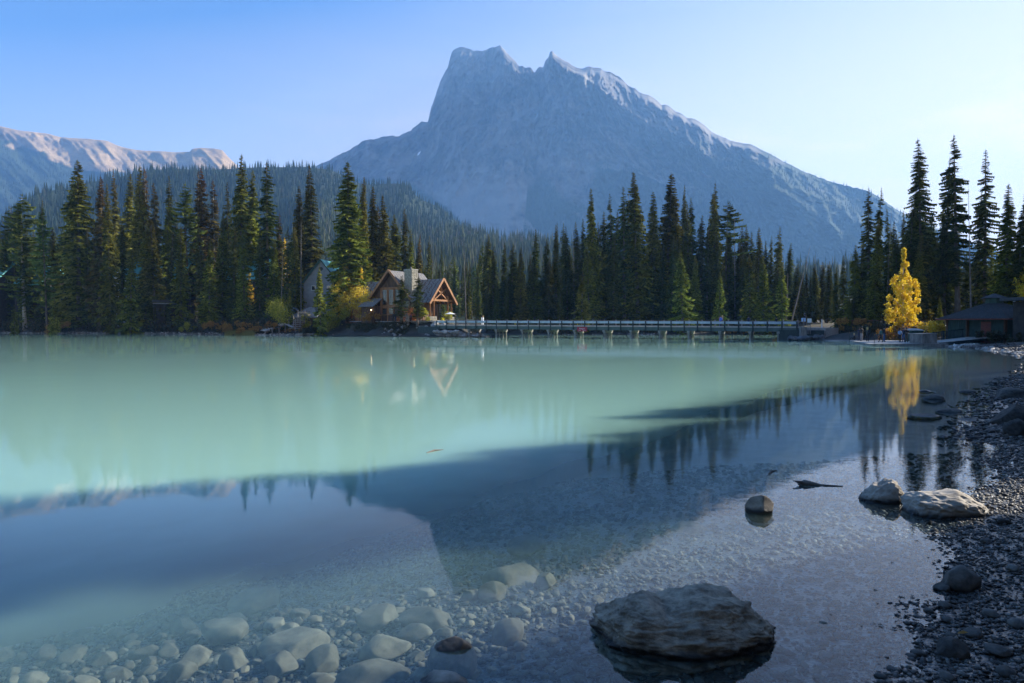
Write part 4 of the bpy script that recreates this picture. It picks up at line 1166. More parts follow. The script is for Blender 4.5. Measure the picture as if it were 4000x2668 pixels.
def shrub(name, label, loc, w, h, mat, seed, n=1500, size=0.12, cat='shrub', group=None, stems=5, lumps=9, depth=None):
    r = random.Random(seed)
    rt = thing(name, label, cat, loc, rz=0, group=group)
    cs, rs = [], []
    for i in range(lumps):
        t = r.random() ** 0.8
        rr_ = (1 - 0.35 * t)
        cs.append((r.uniform(-.5, .5) * w * rr_, r.uniform(-.5, .5) * (depth or w) * rr_, 0.12 * h + t * 0.72 * h)); rs.append(h * r.uniform(0.14, 0.26))
    v, f = leaf_cloud(cs, rs, n, size, seed)
    v[:, 2] = np.maximum(v[:, 2], 0.02)
    link('foliage', mesh_np('foliage', v, f, [mat]), rt)
    mb = MB()
    for i in range(stems):
        c = cs[i % len(cs)]
        mb.tube([(c[0] * .3, c[1] * .3, -0.2), (c[0] * .6, c[1] * .6, c[2] * .5), c], [0.04, 0.028, 0.012], n=5, cap=False)
    mb.build('stems', m_twig, rt)
    return rt

def aspen(name, label, loc, w, H, mat, seed, n=6500, size=0.13, group=None, base=0.08):
    r = random.Random(seed)
    rt = thing(name, label, 'tree', loc, group=group)
    mb = MB()
    mb.tube([(0, 0, -.5), (0.05, 0, H * .3), (-0.05, 0.05, H * .6), (0.04, 0, H * .95)], [0.17, 0.13, 0.09, 0.02], n=8)
    mb.build('trunk', m_pale_bark, rt)
    cs, rs = [], []
    for i in range(76):
        t = base + (1 - base) * (i + 0.5) / 76
        prof = math.sin(min(1.0, (t + 0.1)) * 3.0) ** 0.6 * (1.0 if t < .55 else 1 - (t - .55) * 1.85)
        a = i * 2.4 + r.uniform(-.5, .5); rad = w * .5 * max(prof, .10) * r.uniform(.25, 1.12)
        c = (math.cos(a) * rad, math.sin(a) * rad, H * t + r.uniform(-.3, .3))
        cs.append(c); rs.append(max(0.22, w * .125 * max(prof, .35) * r.uniform(.6, 1.45)))
        if i % 3 == 0:
            lb = MB(); lb.tube([(0, 0, max(0.2, H * t - rad * .9)), (c[0] * .5, c[1] * .5, H * t - rad * .4), c], [0.05, 0.03, 0.012], n=5, cap=False)
            lb.build('limb', m_pale_bark, rt)
    v, f = leaf_cloud(cs, rs, n, size, seed, flat=1.2)
    link('crown', mesh_np('crown', v, f, [mat]), rt)
    return rt

p = at(3528, 1200, 93)
aspen('aspen_tree', 'tall golden yellow aspen glowing behind the dock', (p.x, 93, ground_z(p.x, 93)), 3.4, at(3528, 968, 93).z - ground_z(p.x, 93), m_yellow, 5, n=8500, size=0.13, base=0.14)
p = at(3998, 1200, 90)
aspen('aspen_tree', 'yellow aspen at the right picture edge among dark firs', (p.x + 1, 90, ground_z(p.x, 90)), 4.2, at(3998, 960, 90).z - 1, m_yellow, 15, n=5000, size=0.15)
p = at(1113, 1000, 164)
aspen('aspen_tree', 'thin yellow aspen glimpsed between spruces above the ramp', (p.x, 164, ground_z(p.x, 164)), 3.0, at(1113, 905, 164).z - 4, m_gold, 6, n=3000, size=0.16)
p = at(975, 1100, 160)
aspen('aspen_tree', 'golden aspen showing behind the pale trunk above the reeds', (p.x, 160, ground_z(p.x, 160)), 3.0, at(975, 1045, 160).z - 3.4, m_gold, 7, n=3200, size=0.15)
p = at(1350, 1100, 146)
aspen('aspen_tree', 'yellow aspen half hidden behind the great spruce beside the lodge', (p.x, 146, ground_z(p.x, 146)), 6.5, at(1345, 1035, 146).z - 3, m_gold, 8, n=6500, size=0.15)
p = at(1400, 1100, 144)
aspen('aspen_tree', 'yellow branches showing right of the great spruce', (p.x, 147, ground_z(p.x, 147)), 2.4, at(1403, 1050, 147).z - 3, m_gold, 18, n=2400, size=0.15)
def sh(px, py, Y, w, h, mat, seed, label, n=1600, name='shrub', size=0.13, group=None, lumps=9, lift=0.0):
    p = at(px, py, Y)
    return shrub(name, label, (p.x, Y, ground_z(p.x, Y) + lift - 0.05), w, h, mat, seed, n=n, size=size, group=group, lumps=lumps)
GS = 'autumn shrubs on the left bank'
sh(1395, 1200, 142.5, 5.2, 7.6, m_gold, 21, 'big golden willow at the foot of the great spruce', n=5200, lumps=14, group=GS)
sh(1452, 1220, 140.5, 4.2, 5.8, m_gold, 22, 'golden willow mound nearest the lodge path', n=4200, lumps=12, group=GS)
sh(1345, 1260, 143.2, 3.6, 3.4, m_limeleaf, 23, 'yellow green shrub at the left foot of the golden willow', n=2400, group=GS)
sh(1430, 1290, 139.0, 7.5, 2.6, m_orange, 24, 'low orange brown brush under the golden willows', n=4200, lumps=16, group=GS)
sh(1290, 1240, 142.8, 3.2, 5.2, m_limeleaf, 25, 'yellow green shrub between young spruce and great spruce', n=2400, group=GS)
sh(1095, 1200, 149, 5.4, 7.6, m_limeleaf, 26, 'tall yellow green shrub behind the wooden ramp', n=5200, lumps=16, group=GS)
sh(1190, 1160, 150, 3.0, 4.2, m_limeleaf, 27, 'olive shrub left of the grey sided house', n=1800, group=GS)
sh(975, 1270, 147.6, 5.5, 2.6, m_orange, 28, 'orange brown brush left behind the wooden ramp', n=3000, lumps=12, group=GS)
sh(1060, 1250, 148, 6.0, 2.6, m_orange, 29, 'glowing orange shrubs right behind the ramp deck', n=3600, lumps=12, group=GS)
sh(920, 1260, 150, 4.5, 2.8, m_orange, 30, 'rusty brush above the reeds', n=2200, group=GS)
sh(840, 1270, 153.5, 5.5, 2.6, m_orange, 50, 'rusty low brush left of the reeds', n=2200, group=GS)
sh(720, 1270, 160, 5, 2.4, m_limeleaf, 51, 'olive shrub low on the shaded left bank', n=1800, group=GS)
sh(230, 1255, 171, 6, 3.4, m_orange, 52, 'dim brownish brush mound under the little bright spruce at left', n=2200, group=GS)
sh(1230, 1275, 144.3, 5, 2.6, m_brush, 31, 'dark olive brush right of the wooden steps', n=2800, group=GS)
sh(1596, 1235, 133.5, 4.2, 3.1, m_red, 32, 'pinkish red and yellow shrub before the lodge', n=3200, lumps=12, group='shrubs before the lodge', size=0.1)
sh(1648, 1240, 132.5, 2.6, 2.8, m_limeleaf, 33, 'lime green shrub right of the pink one at the lodge', n=2000, group='shrubs before the lodge', size=0.1)
sh(1750, 1230, 133.0, 2.4, 2.2, m_limeleaf, 34, 'green shrub at the right end of the lodge wall', n=1500, group='shrubs before the lodge', size=0.1)
sh(3655, 1290, 89, 4.4, 3.0, m_gold, 35, 'bright yellow shrub behind the boathouse railing', n=4200, lumps=12, size=0.11)
sh(3480, 1280, 93, 4.5, 2.6, m_orange, 36, 'rusty orange brush at the foot of the golden aspen', n=2600, lumps=12)
sh(3570, 1270, 95, 5.0, 2.2, m_orange, 37, 'brownish orange brush right of the golden aspen foot', n=2400, lumps=12)
sh(3390, 1290, 98, 5, 2.2, m_brush, 38, 'dark brush behind the people on the dock', n=2400, lumps=12)
sh(3270, 1290, 106, 4, 2.2, m_brush, 39, 'dim brush right of the bridge end', n=1800, lumps=10)
sh(3330, 1290, 103, 5, 2.0, m_orange, 40, 'dim rusty brush left behind the seated person', n=1800, lumps=10)
sh(3880, 1290, 78.5, 5, 1.7, m_brush, 41, 'dark shrubs in front of the boathouse wall', n=2400, lumps=12)
sh(2270, 1290, 152.8, 2, 1.2, m_brush, 42, 'low brush on the far shore under the bridge middle', n=700)
sh(3010, 1290, 152.8, 6, 1.6, m_orange, 43, 'rusty brush on the sunlit far shore under the bridge right end', n=1800, lumps=10)
sh(2880, 1290, 153, 5, 1.2, m_orange, 44, 'reddish brush seen below the bridge right half', n=1300, lumps=10)

# nobody could count it: dark brush on the left bank and behind
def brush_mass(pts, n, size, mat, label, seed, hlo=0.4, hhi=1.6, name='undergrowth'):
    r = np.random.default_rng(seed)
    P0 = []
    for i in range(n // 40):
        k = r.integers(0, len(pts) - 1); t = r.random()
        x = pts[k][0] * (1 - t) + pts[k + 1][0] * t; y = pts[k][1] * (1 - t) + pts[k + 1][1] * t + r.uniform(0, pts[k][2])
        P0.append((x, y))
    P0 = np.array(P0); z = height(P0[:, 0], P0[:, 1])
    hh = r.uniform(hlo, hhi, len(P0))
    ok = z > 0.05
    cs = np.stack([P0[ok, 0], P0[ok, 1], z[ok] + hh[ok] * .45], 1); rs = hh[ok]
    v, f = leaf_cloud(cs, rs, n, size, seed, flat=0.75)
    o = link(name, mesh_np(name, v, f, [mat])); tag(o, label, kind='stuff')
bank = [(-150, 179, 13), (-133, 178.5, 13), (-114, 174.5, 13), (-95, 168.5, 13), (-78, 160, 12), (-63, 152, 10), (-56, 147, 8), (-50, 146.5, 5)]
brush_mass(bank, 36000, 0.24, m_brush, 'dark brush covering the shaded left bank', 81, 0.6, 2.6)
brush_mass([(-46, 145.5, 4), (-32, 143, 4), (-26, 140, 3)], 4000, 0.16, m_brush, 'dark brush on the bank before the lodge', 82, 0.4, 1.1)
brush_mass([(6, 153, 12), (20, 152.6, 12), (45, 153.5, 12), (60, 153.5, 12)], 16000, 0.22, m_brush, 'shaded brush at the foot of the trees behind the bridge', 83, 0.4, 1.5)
brush_mass([(49.5, 107, 6), (52.5, 103, 4), (55, 98, 8), (62, 90, 8)], 9000, 0.16, m_brush, 'dark brush along the right shore behind the dock', 84, 0.3, 1.1)
brush_mass([(-64, 151.5, 9), (-50, 147, 7), (-42, 145, 6)], 4500, 0.15, m_orange, 'rusty low brush around the wooden ramp', 85, 0.3, 0.8)
brush_mass([(-34, 139.8, 1.5), (-31, 137.3, 1.8), (-25.5, 132.9, 1.8), (-20, 129.8, 1.5)], 5000, 0.13, m_brush, 'dark low brush on the bank below the lodge terrace', 86, 0.25, 0.7)
# reeds by the ramp
r = np.random.default_rng(3); n = 2600
x = r.uniform(-62.5, -54.5, n); y = np.interp(x, [-63, -56, -54], [149.4, 144.6, 144.2]) + r.uniform(-0.8, 1.0, n); h = r.uniform(0.5, 1.25, n); a = r.uniform(0, 6.28, n)
b0 = np.stack([x - .025 * np.cos(a), y - .025 * np.sin(a), 0 * x - .1], 1); b1 = np.stack([x + .025 * np.cos(a), y + .025 * np.sin(a), 0 * x - .1], 1)
tp = np.stack([x + r.normal(0, .12, n), y + r.normal(0, .12, n), h], 1)
m_reed = leaf_mat('reed_blades', [(0, (0.20, 0.20, 0.05)), (1, (0.42, 0.36, 0.12))], trans=0.3)
tag(link('reeds', mesh_np('reeds', np.stack([b0, b1, tp], 1).reshape(-1, 3), np.arange(n * 3).reshape(-1, 3), [m_reed])), 'yellow green reeds at the waterline left of the ramp', kind='stuff')
# ------------------------------------------------------------------ building materials
m_timber = principled('honey_timber', (0.16, 0.065, 0.022), (0.38, 0.17, 0.06), scale=2.5, rough=0.6, stretch=(1, 1, 0.25), bump=0.15)
m_timber_d = principled('dark_stained_timber', (0.055, 0.026, 0.012), (0.13, 0.062, 0.025), scale=2.5, rough=0.65, stretch=(1, 1, 0.3), bump=0.15)
m_shingle = principled('grey_cedar_shingle', (0.12, 0.12, 0.125), (0.26, 0.25, 0.24), scale=5, rough=0.85, rand=0.25, spec=0.3)
m_shingle_shade = principled('shaded_shingle', (0.022, 0.023, 0.027), (0.06, 0.06, 0.062), scale=5, rough=0.8, rand=0.2)  # the boathouse roof's shade is put into this darker shingle colour
m_stone = principled('river_stone', (0.20, 0.19, 0.15), (0.46, 0.43, 0.36), scale=3.0, rough=0.9, rand=0.35, bump=0.3)
m_mortar = principled('mortar', (0.13, 0.12, 0.10), (0.2, 0.19, 0.16), scale=8, rough=0.95)
m_glass_d = principled('window_glass', (0.02, 0.025, 0.03), rough=0.05, spec=1.0)
m_teal = principled('teal_sheet_roof', (0.10, 0.34, 0.34), (0.16, 0.46, 0.45), scale=1.2, rough=0.38, spec=0.6)
m_siding = principled('grey_siding', (0.20, 0.22, 0.25), (0.27, 0.29, 0.32), scale=1.0, rough=0.7)
m_white = principled('white_paint', (0.72, 0.72, 0.70), (0.82, 0.82, 0.80), scale=3, rough=0.55)
m_boathouse = principled('dark_green_boards', (0.018, 0.045, 0.036), (0.035, 0.075, 0.058), scale=2, rough=0.7, rand=0.2)
m_redtrim = principled('dark_red_trim', (0.12, 0.025, 0.015), (0.2, 0.05, 0.03), scale=3, rough=0.6)
m_deck = principled('weathered_deck_boards', (0.30, 0.28, 0.25), (0.50, 0.47, 0.43), scale=2.0, rough=0.85, rand=0.18, stretch=(1, 0.3, 1), bump=0.2)
m_greywood = principled('grey_weathered_wood', (0.15, 0.135, 0.12), (0.32, 0.29, 0.26), scale=3, rough=0.85, rand=0.15, stretch=(1, 1, 0.3), bump=0.2)
m_rail = principled('galvanised_guard_rail', (0.36, 0.45, 0.50), (0.50, 0.58, 0.62), scale=2, rough=0.35, metallic=0.1)
m_rpost = principled('dark_green_post', (0.012, 0.028, 0.030), (0.028, 0.048, 0.048), scale=3, rough=0.6)
m_girder = principled('green_painted_girder', (0.05, 0.085, 0.075), (0.09, 0.13, 0.115), scale=1.2, rough=0.6, bump=0.1)
m_concrete = principled('pale_concrete', (0.17, 0.165, 0.14), (0.36, 0.345, 0.30), scale=3, rough=0.9, bump=0.3)
m_path = principled('pale_gravel_path', (0.26, 0.25, 0.23), (0.42, 0.40, 0.37), scale=3, rough=0.95, bump=0.2)
m_lampglow, nt, out = new_mat('warm_lamp_glow')
e_ = N(nt, 'ShaderNodeEmission', Strength=6.0); e_.inputs['Color'].default_value = (1, 0.75, 0.4, 1); nt.links.new(e_.outputs[0], out.inputs['Surface'])

# ------------------------------------------------------------------ timber lodge
LO = Vector((-13.1, 127.0, 0)); LA = Vector((-0.85, 0.527, 0)).normalized(); LB = Vector((0.527, 0.85, 0)).normalized()
lodge = thing('timber_lodge', 'honey brown timber lodge with shingle gables, stone chimney and open porch', 'lodge', (LO.x, LO.y, 0))
lodge.scale = (1.07, 1.07, 1.07); lodge.location = (LO.x * 1.07, LO.y * 1.07, CAM_H * (1 - 1.07))
def LP(a, b, z): return LA * a + LB * b + Vector((0, 0, z))
def lbar(mb, p, q, w, h=None): mb.bar(LP(*p), LP(*q), w, h)

def shingle_slope(name, e0, e1, r0, r1, parent, mat, rows, colw, thick=0.05, cap=300):
    """rows of individual shingle courses on a roof plane. e0,e1 eave ends; r0,r1 ridge ends"""
    e0, e1, r0, r1 = Vector(e0), Vector(e1), Vector(r0), Vector(r1)
    n = (e1 - e0).cross(r0 - e0).normalized()
    if n.z < 0: n = -n
    mb = MB(); rr_ = random.Random(len(name) * 7 + rows)
    base = MB(); base.prism([e0, e1, r1, r0], n * -0.10)
    roof = base.build(name, m_timber_d, parent)
    for k in range(rows):
        t0, t1 = k / rows, min(1.0, (k + 1.12) / rows)
        a0, a1 = e0.lerp(r0, t0), e1.lerp(r1, t0); b0, b1 = e0.lerp(r0, t1), e1.lerp(r1, t1)
        L = (a1 - a0).length; m = max(1, int(L / colw)); j = rr_.uniform(-.4, .4) / m
        cuts = [0] + [min(.995, max(.005, (i + j + rr_.uniform(-.2, .2)) / m)) for i in range(1, m)] + [1]
        for i in range(m):
            u0, u1 = cuts[i] + 0.004, cuts[i + 1] - 0.004
            if u1 <= u0: continue
            lift = thick * rr_.uniform(0.7, 1.3)
            p = [a0.lerp(a1, u0) + n * (lift + .02), a0.lerp(a1, u1) + n * (lift + .02), b0.lerp(b1, u1) + n * 0.012, b0.lerp(b1, u0) + n * 0.012,
                 a0.lerp(a1, u0) + n * 0.005, a0.lerp(a1, u1) + n * 0.005]
            mb.add(p, [(0, 1, 2, 3), (4, 5, 1, 0)], 0)
    o = mb.build('shingles', mat, roof); o['kind'] = 'stuff'
    return roof

def stone_shell(name, corners, z0, z1, parent, seed=0, size=0.42, mat=m_stone):
    """a mortar core faced with uneven stones; corners is a closed plan polygon"""
    core = MB(); core.prism([Vector((c.x, c.y, z0)) for c in corners], (0, 0, z1 - z0))
    o = core.build(name, m_mortar, parent)
    rr_ = random.Random(seed); mb = MB()
    n = len(corners)
    ctr = sum(corners, Vector((0, 0, 0))) / n
    for i in range(n):
        a, b = corners[i], corners[(i + 1) % n]
        d = (b - a); L = d.length; d.normalize(); nn = Vector((d.y, -d.x, 0))
        if nn.dot((a + b) / 2 - ctr) < 0: nn = -nn
        z = z0
        while z < z1 - 0.05:
            h = min(size * rr_.uniform(.35, .7), z1 - z); u = 0
            while u < L - 0.05:
                w = min(size * rr_.uniform(.6, 1.4), L - u)
                t = rr_.uniform(0.03, 0.10); g = 0.025
                c0 = a + d * (u + g); c1 = a + d * (u + w - g)
                q = [c0 + Vector((0, 0, z + g)), c1 + Vector((0, 0, z + g)), c1 + Vector((0, 0, z + h - g)), c0 + Vector((0, 0, z + h - g))]
                m_ = 0.22
                cen = sum(q, Vector((0, 0, 0))) / 4
                f = [p_.lerp(cen, m_) + nn * t for p_ in q]
                mb.add(q + f, [(4, 5, 6, 7), (0, 1, 5, 4), (1, 2, 6, 5), (2, 3, 7, 6), (3, 0, 4, 7)])
                u += w
            z += h
    s_ = mb.build('stones', mat, o); s_['kind'] = 'stuff'
    return o

# cross wing: ridge along a, from the porch to the far left
RZ, EZ, W2 = 10.75, 6.25, 3.95
shingle_slope('roof', LP(-0.5, -W2, EZ), LP(22, -W2, EZ), LP(-0.5, 0, RZ), LP(22, 0, RZ), lodge, m_shingle, 18, 0.9)
shingle_slope('roof', LP(-0.5, W2, EZ), LP(22, W2, EZ), LP(-0.5, 0, RZ), LP(22, 0, RZ), lodge, m_shingle, 18, 0.9)
# main gable: ridge along b
RZ1, EZ1, A1, H1 = 12.35, 7.05, 8.6, 5.0
shingle_slope('roof', LP(A1 - H1, -4.9, EZ1), LP(A1 - H1, 5.2, EZ1), LP(A1, -4.9, RZ1), LP(A1, 5.2, RZ1), lodge, m_shingle, 20, 0.7)
shingle_slope('roof', LP(A1 + H1, -4.9, EZ1), LP(A1 + H1, 5.2, EZ1), LP(A1, -4.9, RZ1), LP(A1, 5.2, RZ1), lodge, m_shingle, 20, 0.7)
mb = MB()   # raised ridge monitor
mb.prism([LP(A1 - 1.2, -0.6, RZ1 - 0.75), LP(A1 - 1.2, 2.6, RZ1 - 0.75), LP(A1, 2.6, RZ1 + 0.32), LP(A1, -0.6, RZ1 + 0.32)], (0, 0, -0.2))
mb.prism([LP(A1 + 1.2, -0.6, RZ1 - 0.75), LP(A1 + 1.2, 2.6, RZ1 - 0.75), LP(A1, 2.6, RZ1 + 0.32), LP(A1, -0.6, RZ1 + 0.32)], (0, 0, -0.2))
mb.build('ridge_vent', m_shingle, lodge)
FL = 3.0
# walls
mb = MB()
mb.prism([LP(4.6, -3.3, FL - .5), LP(21.6, -3.3, FL - .5), LP(21.6, 3.3, FL - .5), LP(4.6, 3.3, FL - .5)], (0, 0, 3.9)); 
mb.build('wall', m_timber, lodge)
mb = MB()   # main gable front
zf = FL - 0.5
mb.prism([LP(A1 - 4.3, -4.0, zf), LP(A1 + 4.3, -4.0, zf), LP(A1 + 4.3, -4.0, 7.45), LP(A1, -4.0, RZ1 - .35), LP(A1 - 4.3, -4.0, 7.45)], LB * 0.25)
mb.build('gable_wall', m_timber_d, lodge)
mb = MB(); mb.prism([LP(A1 - 4.3, -3.7, zf), LP(A1 - 4.3, 4.6, zf), LP(A1 - 4.3, 4.6, 7.4), LP(A1 - 4.3, -3.7, 7.4)], LA * 0.2)
mb.prism([LP(A1 + 4.1, -3.7, zf), LP(A1 + 4.1, 4.6, zf), LP(A1 + 4.1, 4.6, 7.4), LP(A1 + 4.1, -3.7, 7.4)], LA * 0.2)
mb.build('side_wall', m_timber_d, lodge)
stone_shell('stone_wall', [LP(4.25, -4.35, 0), LP(6.4, -4.35, 0), LP(6.4, -4.08, 0), LP(4.25, -4.08, 0)], zf, 6.6, lodge, 3)
# barge boards
for (p, q) in (((A1, -4.98, RZ1 + .05), (A1 - H1 - .25, -4.98, EZ1 - .2)), ((A1, -4.98, RZ1 + .05), (A1 + H1 + .25, -4.98, EZ1 - .2))):
    mb = MB(); lbar(mb, p, q, 0.12, 0.42); mb.build('barge_board', m_timber, lodge)
for k in range(9):     # vertical boards on the gable
    a = A1 - 3.2 + k * 0.8; top = RZ1 - 0.6 - abs(a - A1) * 1.06
    if top > 9.3:
        mb = MB(); lbar(mb, (a, -4.03, 9.2), (a, -4.03, top), 0.09, 0.06); mb.build('board', m_timber_d, lodge)
mb = MB(); lbar(mb, (A1 - 3.2, -4.05, 9.1), (A1 + 3.2, -4.05, 9.1), 0.14, 0.32); mb.build('beam', m_timber, lodge)
def lodge_window(a, z0, z1, w, nx, nz, lit=False):
    fr_ = MB()
    lbar(fr_, (a - w / 2, -4.08, z0), (a - w / 2, -4.08, z1), 0.14, 0.14); lbar(fr_, (a + w / 2, -4.08, z0), (a + w / 2, -4.08, z1), 0.14, 0.14)
    lbar(fr_, (a - w / 2, -4.08, z0), (a + w / 2, -4.08, z0), 0.14, 0.14); lbar(fr_, (a - w / 2, -4.08, z1), (a + w / 2, -4.08, z1), 0.14, 0.14)
    f = fr_.build('window', m_timber, lodge)
    g = MB(); g.prism([LP(a - w / 2 + .05, -4.04, z0 + .05), LP(a + w / 2 - .05, -4.04, z0 + .05), LP(a + w / 2 - .05, -4.04, z1 - .05), LP(a - w / 2 + .05, -4.04, z1 - .05)], LB * 0.02)
    g.build('pane', m_glass_d, f)
    b_ = MB()
    for i in range(1, nx): lbar(b_, (a - w / 2 + w * i / nx, -4.075, z0), (a - w / 2 + w * i / nx, -4.075, z1), 0.035, 0.035)
    for i in range(1, nz): lbar(b_, (a - w / 2, -4.085, z0 + (z1 - z0) * i / nz), (a + w / 2, -4.085, z0 + (z1 - z0) * i / nz), 0.035, 0.035)
    b_.build('glazing_bars', m_timber_d, f)
for a in (7.15, 8.75, 10.35):
    lodge_window(a, 5.9, 8.85, 1.2, 3, 6)
for a in (8.75, 10.35):
    lodge_window(a, 4.1, 5.4, 1.2, 3, 3)
mb = MB(); lbar(mb, (A1 - 3.4, -4.1, 5.65), (A1 + 3.6, -4.1, 5.65), 0.14, 0.3); mb.build('beam', m_timber, lodge)
for a in (6.4, 7.95, 9.55, 11.2):
    mb = MB(); lbar(mb, (a, -4.14, zf), (a, -4.14, 9.0), 0.2, 0.22); mb.build('post', m_timber, lodge)
# lean-to roof at the left front
shingle_slope('porch_roof', LP(10.9, -6.6, 5.6), LP(14.8, -6.6, 5.6), LP(10.9, -3.9, 7.3), LP(14.8, -3.9, 7.3), lodge, m_shingle, 7, 0.8)
mb = MB(); mb.prism([LP(11.2, -5.9, zf), LP(14.6, -5.9, zf), LP(14.6, -4.1, zf), LP(11.2, -4.1, zf)], (0, 0, 3.2)); mb.build('annex_wall', m_timber_d, lodge)
mb = MB(); mb.box(*LP(11.9, -6.05, 5.0), .12, .12, .12); mb.build('wall_lamp', m_lampglow, lodge)
# chimney
cc = [LP(4.0, -3.75, 0), LP(5.75, -3.75, 0), LP(5.75, -2.0, 0), LP(4.0, -2.0, 0)]
chim = stone_shell('chimney', cc, 5.5, 12.35, lodge, 7, size=0.36)
mb = MB(); cx_ = LP(4.875, -2.875, 12.45); mb.prism([LP(3.9, -3.85, 12.36), LP(5.85, -3.85, 12.36), LP(5.85, -1.9, 12.36), LP(3.9, -1.9, 12.36)], (0, 0, 0.16)); mb.build('chimney_cap', m_concrete, chim)
mb = MB(); mb.tube([cx_, cx_ + Vector((0, 0, .5))], .18, n=10); mb.build('flue', m_greywood, chim)
# porch
for b in (-3.25, -2.1, 0.0, 2.1, 3.25):
    if b == 0.0:
        mb = MB(); lbar(mb, (0.15, 0, 8.0), (0.15, 0, RZ - .5), 0.26, 0.26); mb.build('king_post', m_timber, lodge)
        continue
    mb = MB(); lbar(mb, (0.15, b, 3.7), (0.15, b, 6.4 + (3.25 - abs(b)) * 1.05), 0.28, 0.28); mb.build('porch_post', m_timber, lodge)
mb = MB(); lbar(mb, (0.15, -3.5, 6.75), (0.15, 3.5, 6.75), 0.26, 0.34); mb.build('tie_beam', m_timber, lodge)
for s in (-1, 1):
    mb = MB(); lbar(mb, (0.15, s * 0.1, 8.0), (0.15, s * 1.9, 6.9), 0.2, 0.2); mb.build('brace', m_timber, lodge)
    mb = MB(); lbar(mb, (0.15, s * 0.1, 8.2), (0.15, s * 1.6, 9.0), 0.2, 0.2); mb.build('brace', m_timber, lodge)
    mb = MB(); lbar(mb, (-0.58, 0, RZ + .04), (-0.58, s * (W2 + .2), EZ - .2), 0.14, 0.42); mb.build('barge_board', m_timber, lodge)
    mb = MB()
    for k in range(4):
        lbar(mb, (0.9 + k * 1.1, s * 0.1, RZ - .3), (0.9 + k * 1.1, s * (W2 - .15), EZ - .1), 0.14, 0.2)
    mb.build('rafters', m_timber, lodge)
mb = MB(); mb.prism([LP(4.55, -3.3, 6.3), LP(4.55, 3.3, 6.3), LP(4.55, 0, RZ - .35)], LA * 0.1); mb.build('inner_gable', m_timber, lodge)
for (p, q) in (((4.5, -2.4), (4.5, -1.0)), ((4.5, 0.4), (4.5, 1.8))):
    g = MB(); g.prism([LP(4.48, p[1], 3.3), LP(4.48, q[1], 3.3), LP(4.48, q[1], 5.6), LP(4.48, p[1], 5.6)], LA * 0.04); g.build('porch_window', m_glass_d, lodge)
mb = MB(); mb.box(*LP(4.3, -2.7, 5.3), .14, .14, .16); mb.build('wall_lamp', m_lampglow, lodge)
stone_shell('porch_base', [LP(-0.15, -3.7, 0), LP(0.55, -3.7, 0), LP(0.55, -1.6, 0), LP(-0.15, -1.6, 0)], 2.3, 3.75, lodge, 9, size=0.34)
stone_shell('porch_base', [LP(-0.15, 1.4, 0), LP(0.55, 1.4, 0), LP(0.55, 3.7, 0), LP(-0.15, 3.7, 0)], 2.4, 3.75, lodge, 10, size=0.34)
mb = MB(); mb.prism([LP(-0.1, -3.6, 2.35), LP(4.6, -3.6, 2.35), LP(4.6, 3.6, 2.35), LP(-0.1, 3.6, 2.35)], (0, 0, .7)); mb.build('porch_floor', m_path, lodge)

# terrace / path before the lodge
def pad(name, pts, thick, mat, label, zoff=None):
    mb = MB(); mb.prism([Vector(p) for p in pts], (0, 0, -thick)); return tag(mb.build(name, mat), label, kind='structure')
pad('path', [(-34, 143, 2.98), (-32.5, 140.6, 2.93), (-25.2, 135.4, 2.93), (-18.4, 132.0, 2.93), (-14.4, 129.4, 2.90), (-12.9, 132.0, 2.90), (-16, 137, 2.93), (-24, 144, 2.95)], 0.12, m_path, 'pale gravel terrace before the lodge')

